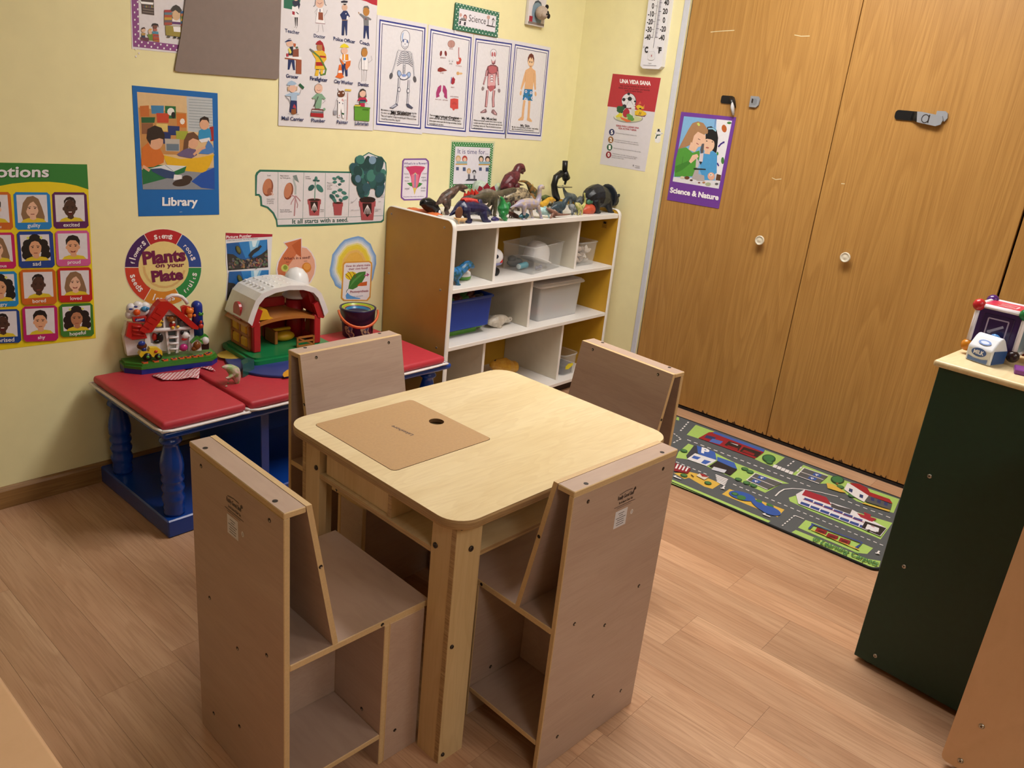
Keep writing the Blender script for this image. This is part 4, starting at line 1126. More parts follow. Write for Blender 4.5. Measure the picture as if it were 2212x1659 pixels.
ART['science']=('W',-8620,16766,"""p 3d7560 22 -3 2624 -34 2643 -1014 -16 -1000
e e8f0ec 87 -38 28 4 2 -23
e e8f0ec 176 -928 28 3 2 -24
e e8f0ec 269 -40 28 4 2 -23
e e8f0ec 360 -930 28 3 2 -24
e e8f0ec 452 -43 28 4 2 -24
e e8f0ec 546 -933 29 3 3 -24
e e8f0ec 638 -46 28 4 3 -24
e e8f0ec 733 -935 29 3 3 -24
e e8f0ec 824 -49 29 4 3 -24
e e8f0ec 922 -937 29 3 3 -24
e e8f0ec 1013 -52 29 4 3 -24
e e8f0ec 1112 -939 29 3 3 -24
e e8f0ec 1202 -55 29 4 3 -24
e e8f0ec 1304 -941 29 3 3 -24
e e8f0ec 1394 -58 29 4 3 -24
e e8f0ec 1498 -944 30 3 3 -25
e e8f0ec 1587 -61 30 4 3 -24
e e8f0ec 1693 -946 30 3 3 -25
e e8f0ec 1782 -64 30 4 3 -24
e e8f0ec 1890 -948 30 3 3 -25
e e8f0ec 1978 -68 30 4 3 -24
e e8f0ec 2089 -951 30 3 3 -25
e e8f0ec 2176 -71 30 4 3 -24
e e8f0ec 2289 -953 31 3 3 -25
e e8f0ec 2376 -74 31 4 3 -25
e e8f0ec 2491 -955 31 3 3 -25
e e8f0ec 2578 -77 31 4 3 -25
e e8f0ec 2695 -958 31 3 3 -25
e e8f0ec 176 -135 28 4 2 -23
e e8f0ec 264 -835 28 3 2 -24
e e8f0ec 359 -138 28 4 2 -24
e e8f0ec 448 -835 28 3 3 -24
e e8f0ec 544 -141 28 4 3 -24
e e8f0ec 634 -835 29 3 3 -24
e e8f0ec 730 -144 29 4 3 -24
e e8f0ec 822 -834 29 3 3 -24
e e8f0ec 917 -147 29 4 3 -24
e e8f0ec 1011 -834 29 3 3 -24
e e8f0ec 1106 -150 29 4 3 -24
e e8f0ec 1202 -833 29 3 3 -24
e e8f0ec 1297 -153 29 4 3 -24
e e8f0ec 1394 -833 30 3 3 -24
e e8f0ec 1490 -156 29 4 3 -24
e e8f0ec 1588 -833 30 3 3 -25
e e8f0ec 1684 -159 30 4 3 -24
e e8f0ec 1783 -832 30 3 3 -25
e e8f0ec 1880 -162 30 4 3 -24
e e8f0ec 1980 -832 30 3 3 -25
e e8f0ec 2077 -165 30 4 3 -24
e e8f0ec 2179 -831 31 3 3 -25
e e8f0ec 2276 -168 30 4 3 -25
e e8f0ec 2380 -831 31 4 3 -25
e e8f0ec 2477 -172 31 4 3 -25
e e8f0ec 2582 -831 31 4 3 -25
e e8f0ec 81 -230 28 4 2 -23
e e8f0ec 166 -335 28 4 2 -24
e e8f0ec 2579 -276 31 4 3 -25
e e8f0ec 2490 -373 31 4 3 -25
e e8f0ec 80 -429 28 4 2 -24
e e8f0ec 169 -530 28 4 2 -24
e e8f0ec 2583 -473 31 4 3 -25
e e8f0ec 2493 -567 31 4 3 -25
e e8f0ec 78 -629 28 3 2 -24
e e8f0ec 173 -726 28 3 2 -24
e e8f0ec 2586 -671 31 4 3 -25
e e8f0ec 2497 -763 31 4 3 -25
e e8f0ec 76 -830 28 3 2 -24
e e8f0ec 176 -923 28 3 2 -24
e e8f0ec 2590 -869 31 3 3 -25
e e8f0ec 2500 -959 31 3 3 -25
e e8f0ec 75 -1032 28 3 2 -24
e e8f0ec 179 -1120 28 3 2 -24
e e8f0ec 2594 -1068 31 3 3 -25
e e8f0ec 2504 -1156 31 3 3 -25
p e2e0ea 223 -184 2432 -210 2428 -832 228 -807
t 2c2c34 794 -595 1019 0 10 250 0 100|Science
e c8a09a 322 -423 76 10 7 -71
e 7a2c30 581 -478 104 13 12 -109
e d8a8a0 582 -489 67 8 8 -76
s 3a3a40 36 274 -604 661 -595
p 2c2c3a 270 -648 379 -646 342 -777 266 -769
p 2c2c3a 548 -653 650 -646 631 -786 527 -771
p 8a8a90 333 -531 600 -498 607 -563 340 -596
e c8a09a 1949 -307 99 12 10 -80
s 3a3a40 38 1948 -375 1958 -600
p 26262c 1838 -649 1904 -601 2396 -611 2398 -653
p 26262c 2158 -394 2244 -281 2364 -392
e b8b8be 2258 -416 79 10 8 -63
s 4a4a50 38 2250 -474 2214 -615""")
ART['seed']=('W',-17632,10233,"""p 2f6f5c -21 -198 24 -102 158 -6 674 -14 2089 -49 3611 -77 4171 -83 4088 -32 4268 244 4585 480 4937 654 5278 543 5624 469 5838 252 5887 -123 5867 -278 5844 -949 5843 -2043 5729 -2120 4213 -2126 2615 -2105 823 -2040 792 -1805 663 -1556 435 -1346 173 -1265 158 -980 101 -900 -32 -904
p dcd8dc 53 -218 112 -129 201 -76 1134 -94 3092 -126 4173 -147 4143 -53 4322 223 4614 450 4939 611 5268 508 5597 425 5781 229 5823 -13 5826 -949 5781 -1994 5666 -2057 4211 -2055 871 -1973 848 -1767 719 -1518 481 -1299 245 -1220 222 -942 133 -842 26 -839
s 6a8a84 17 893 -93 872 -1760
s 6a8a84 18 1968 -113 1932 -1775
s 6a8a84 18 2923 -133 2919 -1785
s 6a8a84 19 4038 -146 4027 -1803
s 6a8a84 18 848 -1767 5803 -1848
t 24524a 1477 -1954 2556 -48 0 158 2 100|It all starts with a seed.
e 8a4a34 474 -624 208 -29 -52 -304
e bc7a5a 451 -592 171 -24 -47 -272
e a06048 554 -772 114 -2 -1 -139
s d8b0a4 43 600 -793 691 -874 622 -904
t 44444c 446 -232 136 -1 0 0 0 100|Seed
t 55555c 429 -1058 312 -1 0 0 0 100|New plant
t 55555c 428 -1122 266 -8 0 0 0 100|(embryo
t 55555c 427 -1194 285 -9 0 0 0 100|or germ).
e 8a4a34 1322 -768 188 -32 -63 -301
e c07e5e 1294 -743 155 -26 -56 -269
s b0b8b8 80 1609 -896 1618 -611 1536 -408 1559 -228
p 7a8a88 1488 -227 1654 -192 1762 -471 1583 -368
s b88a90 53 1417 -911 1610 -977 1587 -1346 1564 -1675
s b88a90 40 1609 -936 1755 -1063 1829 -1147
s b88a90 36 1585 -977 1442 -1177 1418 -1258
s b88a90 36 1610 -1018 1708 -1267 1684 -1390
t 55555c 976 -244 355 -3 0 0 0 100|Plant shoots
t 55555c 976 -315 422 -12 0 0 0 100|up from germ.
t 55555c 967 -1454 403 -7 0 0 0 100|Roots develop
t 55555c 967 -1519 500 -12 0 0 0 100|down from germ.
p a84f54 2134 -1107 2737 -1124 2728 -1286 2697 -1285 2655 -1705 2229 -1687 2177 -1269 2147 -1268
e a84f54 2433 -1115 304 -9 1 -58
e 3a2420 2433 -1115 258 -7 1 -46
p 2e1c1c 2254 -1167 2586 -1177 2590 -1468 2440 -1608 2287 -1428
s e0d8d8 23 2435 -1231 2352 -1373 2318 -1505
s e0d8d8 23 2435 -1231 2395 -1374 2378 -1507
s e0d8d8 23 2435 -1231 2437 -1376 2439 -1509
s e0d8d8 23 2435 -1231 2479 -1377 2499 -1512
s e0d8d8 23 2435 -1231 2522 -1378 2560 -1514
s 6a9a8a 37 2448 -1103 2466 -584 2477 -295
e 2c5a58 2293 -663 112 92 78 -66
e 3f7a70 2669 -691 140 -137 -84 -57
e 3f7a70 2498 -337 70 -1 1 -91
e 2c5a58 2429 -398 80 -1 1 -37
e 2c5a58 2589 -412 81 -1 1 -37
t 55555c 2032 -275 182 -1 0 0 0 100|Leaves
t 55555c 2033 -345 231 -2 0 0 0 100|develop
t 55555c 2718 -1504 154 -6 0 0 0 100|Roots
t 55555c 2719 -1567 154 -6 0 0 0 100|grow.
p a84f54 3268 -1254 3756 -1269 3750 -1400 3725 -1399 3695 -1736 3351 -1722 3305 -1385 3280 -1384
e a84f54 3510 -1261 246 -8 1 -47
e 3a2420 3510 -1261 209 -6 1 -37
e 3f7a70 3330 -344 96 -36 -25 -45
e 2c5a58 3618 -338 116 -14 -8 -55
e 3f7a70 3485 -282 88 25 21 -43
e 3f7a70 3348 -471 104 5 6 -51
e 3f7a70 3716 -433 106 5 6 -51
e 2c5a58 3571 -558 93 12 11 -45
e 3f7a70 3342 -851 121 24 21 -60
e 3f7a70 3603 -771 116 6 8 -56
e 3f7a70 3793 -882 118 -46 -31 -55
e 2c5a58 3241 -1019 113 -93 -65 -52
e 3f7a70 3852 -1077 141 38 33 -69
e 3f7a70 3349 -1149 75 -86 -61 -34
e 2c5a58 3641 -1158 83 -58 -40 -38
e 3f7a70 3477 -982 93 -45 -31 -44
e e6e4e6 3467 -599 47 -1 1 -38
e e6e4e6 3574 -664 48 -1 1 -38
e e6e4e6 3422 -895 47 -1 1 -38
e e6e4e6 3689 -987 48 -1 1 -39
e e6e4e6 3582 -942 48 -1 1 -39
t 55555c 2997 -516 217 -3 0 0 0 100|Flowers
t 55555c 2999 -592 233 -4 0 0 0 100|produce
t 55555c 3000 -663 165 -3 0 0 0 100|fruits.
t 55555c 3002 -734 207 -4 0 0 0 100|(beans)
p a84f54 4519 -1227 5358 -1251 5351 -1459 5308 -1457 5265 -1993 4672 -1965 4585 -1433 4543 -1431
e a84f54 4934 -1239 424 -12 3 -73
e 3a2420 4934 -1239 360 -11 3 -59
p 2e1c1c 4687 -1304 5149 -1319 5165 -1690 4961 -1867 4742 -1636
s e0d8d8 25 4941 -1386 4831 -1566 4788 -1734
s e0d8d8 25 4941 -1386 4890 -1568 4872 -1737
s e0d8d8 25 4941 -1386 4949 -1570 4956 -1741
s e0d8d8 25 4941 -1386 5008 -1573 5041 -1744
s e0d8d8 25 4941 -1386 5067 -1575 5126 -1748
e 2c201e 4943 -1172 400 -11 5 -116
e 2c5a58 4541 246 167 33 65 -180
e 3f7a70 4318 -124 194 63 129 -229
e 1f4444 5300 100 188 -33 -50 -196
e 2f5560 4452 242 150 37 107 -246
e 264a4c 5429 -646 209 -50 -62 -188
e 2c5a58 4670 -408 198 26 68 -253
e 3f7a70 5459 271 190 -48 -90 -226
e 1f4444 4925 154 183 1 9 -181
e 2f5560 5589 -725 185 -59 -90 -192
e 264a4c 5532 -347 212 -61 -106 -242
e 2c5a58 4941 -142 194 -1 10 -215
e 3f7a70 4446 -4 194 49 75 -167
e 1f4444 4300 -403 148 50 121 -206
e 2f5560 4885 -52 224 5 17 -192
e 264a4c 4794 123 193 13 30 -198
e 2c5a58 4742 -560 168 16 49 -227
e 3f7a70 5495 253 147 -40 -79 -185
e 1f4444 5324 -400 165 -31 -51 -202
e 2f5560 4476 -196 139 33 98 -229
e 264a4c 5537 -839 202 -59 -107 -255
e 2c5a58 4247 16 192 71 140 -221
e 3f7a70 4830 -810 194 10 40 -255
e 1f4444 4625 137 174 27 53 -181
e 2f5560 4790 -833 171 12 33 -176
e 2c5a58 5335 -78 169 -32 -49 -179
e 3f7a70 5629 -157 156 -53 -89 -166
e 2f5560 5168 190 150 -17 -32 -218
e 264a4c 4603 -875 149 25 75 -222
e 2c5a58 5324 -137 224 -42 -57 -215
e 3f7a70 4564 -136 141 26 72 -207
e 1f4444 4597 -737 203 34 74 -218
e 2f5560 4264 58 144 52 106 -173
e 264a4c 4571 -712 150 27 63 -175
e 2c5a58 5559 -338 219 -66 -93 -200
e 3f7a70 5525 -451 205 -59 -99 -234
e 1f4444 4904 260 162 3 16 -255
e 2f5560 5541 -800 171 -50 -96 -227
e 264a4c 5376 -435 211 -45 -65 -220
e 2c5a58 5168 -488 169 -19 -32 -263
e 2f5560 5150 322 217 -22 -25 -183
e 264a4c 5626 -469 146 -49 -91 -177
e 2c5a58 5132 -339 207 -20 -26 -263
e 3f7a70 4512 369 205 44 63 -165
e 1f4444 5455 234 206 -51 -93 -237
e 2f5560 5485 -318 213 -56 -73 -185
e 264a4c 5171 -37 218 -25 -35 -246
e 2c5a58 4895 -283 148 3 15 -178
e 3f7a70 5069 -237 216 -14 -12 -233
e 1f4444 4417 -76 189 51 100 -210
e 264a4c 5382 273 187 -40 -67 -202
e 2c5a58 5338 -13 164 -32 -60 -215
e 1f4444 4395 -397 196 55 105 -209
e 2f5560 4859 -702 207 7 23 -182
e 264a4c 5467 133 167 -43 -97 -241
e 7d9ab4 5107 356 180 1 7 -155
e 5a7a94 4425 -354 143 -1 5 -147
t 55555c 5329 431 160 -7 0 0 0 100|Flower
t 55555c 4118 -1267 110 -3 0 0 0 100|leaf
t 55555c 4117 -1565 132 -5 0 0 0 100|roots
t 55555c 5597 -1033 152 5 0 0 0 100|fruit
t 55555c 5600 -1105 175 4 0 0 0 100|(bean)
t 55555c 5481 -1282 128 -4 0 0 0 100|stem
t 55555c 5334 -1593 291 7 0 0 0 100|Full-grown
t 55555c 5337 -1656 151 3 0 0 0 100|plant
s 8a8a90 10 4238 -1240 4409 -1092
s 8a8a90 10 4277 -1562 4554 -1559""")
ART['flower']=('W',-10984,10666,"""p 7a4f9a 112 -8 1324 12 1482 -94 1512 -216 1536 -1603 1393 -1709 223 -1701 41 -1588 26 -1466 23 -103
p e6e0ec 148 -65 1296 -52 1403 -128 1426 -240 1450 -1560 1341 -1648 252 -1643 116 -1556 102 -1444 101 -136
t 4a3080 115 -245 1283 14 -5 80 2 100|What's in a flower?
p cc3f6a 219 -363 358 -325 552 -306 761 -295 1014 -305 1216 -324 1300 -362 1102 -582 1018 -801 943 -1143 811 -1337 624 -1138 531 -748 405 -531
p e07a94 544 -652 758 -604 974 -654 926 -1094 787 -1288 642 -1114
s 6a8ab0 57 758 -604 790 -1239
p d8c060 681 -1188 880 -1191 781 -1484
s d8d8a0 34 675 -652 756 -580 854 -653
p 3f8a40 325 -988 599 -967 644 -1138 510 -1112
p 3f8a40 1203 -1024 998 -972 914 -1192 1076 -1120
t 3a3a48 154 -640 246 -1 0 0 0 100|Stamen
t 3a3a48 1146 -635 257 -1 0 0 0 100|Carpel
t 3a3a48 208 -784 247 -2 0 0 0 100|anther
t 3a3a48 1105 -792 257 -2 0 0 0 100|stigma
t 3a3a48 204 -923 247 -3 0 0 0 100|filament
t 3a3a48 1155 -925 258 -3 0 0 0 100|style
t 3a3a48 226 -1248 248 -5 0 0 0 100|sepal
t 3a3a48 1118 -1235 258 -5 0 0 0 100|ovule
t 3a3a48 1127 -1344 259 -5 0 0 0 100|ovary
t 3a3a48 141 -354 245 0 0 0 0 100|petals
t 6a4a8a 169 -1567 1160 -15 0 0 0 100|Many plants make seeds inside flowers.""")
ART['time']=('W',-8284,11458,"""p d6d6ae -6 -1 2775 -5 2763 -2143 52 -2092
p 3d8a4c 58 -78 2683 -90 2707 -2088 98 -2041
e e4f0e6 148 -121 29 1 2 -20
e e4f0e6 228 -203 29 1 2 -20
e e4f0e6 202 -1992 29 0 2 -21
e e4f0e6 253 -1916 29 0 2 -21
e e4f0e6 295 -121 29 1 2 -20
e e4f0e6 374 -204 29 1 2 -20
e e4f0e6 347 -1994 29 0 2 -21
e e4f0e6 392 -1918 29 0 2 -21
e e4f0e6 443 -122 29 1 2 -20
e e4f0e6 520 -205 29 1 2 -20
e e4f0e6 492 -1997 30 0 2 -21
e e4f0e6 532 -1920 30 0 2 -21
e e4f0e6 592 -123 29 1 2 -20
e e4f0e6 667 -206 29 1 2 -20
e e4f0e6 639 -1999 30 0 2 -21
e e4f0e6 672 -1922 30 0 2 -21
e e4f0e6 742 -123 29 1 2 -20
e e4f0e6 816 -207 29 1 2 -20
e e4f0e6 786 -2002 30 -1 2 -21
e e4f0e6 814 -1924 30 0 2 -21
e e4f0e6 893 -124 29 1 2 -20
e e4f0e6 965 -208 30 1 2 -20
e e4f0e6 934 -2004 30 -1 2 -21
e e4f0e6 956 -1926 30 0 2 -21
e e4f0e6 1045 -125 30 1 2 -20
e e4f0e6 1115 -209 30 1 2 -20
e e4f0e6 1083 -2007 30 -1 2 -21
e e4f0e6 1099 -1929 30 0 2 -21
e e4f0e6 1198 -126 30 1 2 -20
e e4f0e6 1266 -210 30 1 2 -20
e e4f0e6 1233 -2009 30 -1 2 -21
e e4f0e6 1243 -1931 30 0 2 -21
e e4f0e6 1351 -126 30 1 2 -20
e e4f0e6 1418 -211 30 1 2 -20
e e4f0e6 1384 -2012 31 -1 2 -21
e e4f0e6 1388 -1933 31 0 2 -21
e e4f0e6 1506 -127 30 1 2 -20
e e4f0e6 1571 -212 30 1 2 -20
e e4f0e6 1536 -2014 31 -1 2 -21
e e4f0e6 1533 -1935 31 0 2 -21
e e4f0e6 1662 -128 30 1 2 -20
e e4f0e6 1725 -213 31 1 2 -20
e e4f0e6 1689 -2017 31 -1 2 -21
e e4f0e6 1680 -1937 31 0 2 -21
e e4f0e6 1818 -129 31 1 2 -20
e e4f0e6 1880 -214 31 1 2 -20
e e4f0e6 1843 -2019 31 -1 2 -21
e e4f0e6 1827 -1940 31 0 2 -21
e e4f0e6 1976 -129 31 1 2 -20
e e4f0e6 2036 -215 31 1 2 -21
e e4f0e6 1998 -2022 31 -1 3 -21
e e4f0e6 1976 -1942 31 0 3 -21
e e4f0e6 2135 -130 31 1 3 -21
e e4f0e6 2193 -216 31 1 3 -21
e e4f0e6 2153 -2025 32 -1 3 -21
e e4f0e6 2125 -1944 32 0 3 -21
e e4f0e6 2294 -131 31 1 3 -21
e e4f0e6 2351 -217 31 1 3 -21
e e4f0e6 2310 -2027 32 -1 3 -21
e e4f0e6 2275 -1946 32 0 3 -21
e e4f0e6 2455 -131 31 1 3 -21
e e4f0e6 2510 -219 31 1 3 -21
e e4f0e6 2468 -2030 32 -1 3 -22
e e4f0e6 2426 -1949 32 0 3 -21
e e4f0e6 2617 -132 32 1 3 -21
e e4f0e6 2670 -220 32 1 3 -21
e e4f0e6 2626 -2032 32 -1 3 -22
e e4f0e6 2578 -1951 32 0 3 -22
e e4f0e6 141 -195 29 1 2 -20
e e4f0e6 210 -243 29 1 2 -20
e e4f0e6 2612 -154 32 1 3 -21
e e4f0e6 2524 -208 32 1 3 -21
e e4f0e6 140 -294 29 1 2 -20
e e4f0e6 210 -342 29 1 2 -20
e e4f0e6 2613 -258 32 1 3 -21
e e4f0e6 2525 -312 32 1 3 -21
e e4f0e6 139 -393 29 0 2 -20
e e4f0e6 209 -442 29 0 2 -20
e e4f0e6 2615 -362 32 1 3 -21
e e4f0e6 2527 -416 32 0 3 -21
e e4f0e6 138 -492 29 0 2 -20
e e4f0e6 208 -541 29 0 2 -20
e e4f0e6 2616 -467 32 0 3 -21
e e4f0e6 2528 -520 32 0 3 -21
e e4f0e6 137 -592 29 0 2 -20
e e4f0e6 207 -641 29 0 2 -20
e e4f0e6 2618 -572 32 0 3 -21
e e4f0e6 2530 -625 32 0 3 -21
e e4f0e6 136 -692 29 0 2 -20
e e4f0e6 206 -741 29 0 2 -20
e e4f0e6 2620 -676 32 0 3 -21
e e4f0e6 2531 -730 32 0 3 -21
e e4f0e6 135 -792 29 0 2 -20
e e4f0e6 205 -841 29 0 2 -20
e e4f0e6 2621 -782 32 0 3 -21
e e4f0e6 2533 -835 32 0 3 -21
e e4f0e6 134 -892 29 0 2 -20
e e4f0e6 204 -941 29 0 2 -20
e e4f0e6 2623 -887 32 0 3 -21
e e4f0e6 2534 -940 32 0 3 -21
e e4f0e6 133 -992 29 0 2 -20
e e4f0e6 203 -1042 29 0 2 -20
e e4f0e6 2624 -992 32 0 3 -21
e e4f0e6 2535 -1045 32 0 3 -21
e e4f0e6 133 -1092 29 0 2 -20
e e4f0e6 202 -1143 29 0 2 -20
e e4f0e6 2626 -1098 32 0 3 -21
e e4f0e6 2537 -1151 32 0 3 -21
e e4f0e6 132 -1193 29 0 2 -20
e e4f0e6 201 -1244 29 0 2 -20
e e4f0e6 2627 -1204 32 0 3 -21
e e4f0e6 2538 -1257 32 0 3 -21
e e4f0e6 131 -1294 29 0 2 -20
e e4f0e6 201 -1345 29 0 2 -20
e e4f0e6 2629 -1310 32 0 3 -21
e e4f0e6 2540 -1363 32 0 3 -21
e e4f0e6 130 -1395 29 0 2 -20
e e4f0e6 200 -1446 29 0 2 -20
e e4f0e6 2630 -1417 32 0 3 -21
e e4f0e6 2541 -1469 32 0 3 -21
e e4f0e6 129 -1496 29 0 2 -20
e e4f0e6 199 -1548 29 0 2 -20
e e4f0e6 2632 -1523 32 0 3 -21
e e4f0e6 2543 -1576 32 0 3 -21
e e4f0e6 128 -1598 29 0 2 -20
e e4f0e6 198 -1649 29 0 2 -20
e e4f0e6 2633 -1630 32 0 3 -21
e e4f0e6 2544 -1683 32 0 3 -21
e e4f0e6 127 -1700 29 0 2 -20
e e4f0e6 197 -1751 29 0 2 -20
e e4f0e6 2635 -1737 32 0 3 -21
e e4f0e6 2545 -1790 32 0 3 -21
e e4f0e6 126 -1802 29 0 2 -20
e e4f0e6 196 -1854 29 0 2 -20
e e4f0e6 2636 -1844 32 0 3 -22
e e4f0e6 2547 -1897 32 0 3 -21
e e4f0e6 125 -1904 29 0 2 -20
e e4f0e6 195 -1956 29 0 2 -21
e e4f0e6 2638 -1952 32 0 3 -22
e e4f0e6 2548 -2004 32 -1 3 -22
p e0deea 248 -262 2455 -282 2472 -1869 261 -1854
t 3a3f78 423 -558 1935 -16 -20 200 0 100|It is time for...
e c8a878 474 -774 161 1 14 -141
e e0c0a8 476 -794 109 1 10 -96
e b04038 878 -780 163 1 15 -142
e e0c0a8 882 -811 111 1 10 -91
p 8fb4c4 369 -885 1038 -881 1049 -983 379 -986
p c8a050 335 -986 1049 -983 1055 -1034 340 -1037
p 4a5a80 378 -1127 546 -1127 561 -1270 393 -1269
p 4a5a80 790 -1137 969 -1137 986 -1301 808 -1301
p e4e4ea 561 -1056 767 -1056 782 -1198 576 -1198
e 4a4a40 1915 -777 170 1 17 -145
e e0c0a8 1917 -798 116 1 12 -99
e 3a2a28 2345 -784 173 1 18 -147
e e0c0a8 2348 -815 118 1 12 -94
p 8fb4c4 1805 -892 2515 -888 2529 -993 1817 -996
p c8a050 1771 -996 2529 -993 2535 -1045 1777 -1048
p 4a5a80 1819 -1141 1997 -1141 2015 -1288 1836 -1287
p 4a5a80 2256 -1151 2446 -1151 2467 -1320 2277 -1320
p e4e4ea 2012 -1068 2230 -1067 2248 -1214 2029 -1214
e c8a878 1188 -1296 136 0 14 -124
e e0c0a8 1191 -1317 91 0 9 -83
e 3a3a40 1536 -1349 123 0 12 -104
e c8c8d0 1543 -1412 92 0 11 -94
p 3a3a48 1001 -1719 1128 -1643 1724 -1648 1748 -1728
p 5a5a68 1143 -1436 1272 -1436 1298 -1670 1169 -1669
p 6a6a74 1506 -1490 1613 -1490 1634 -1674 1527 -1673""")
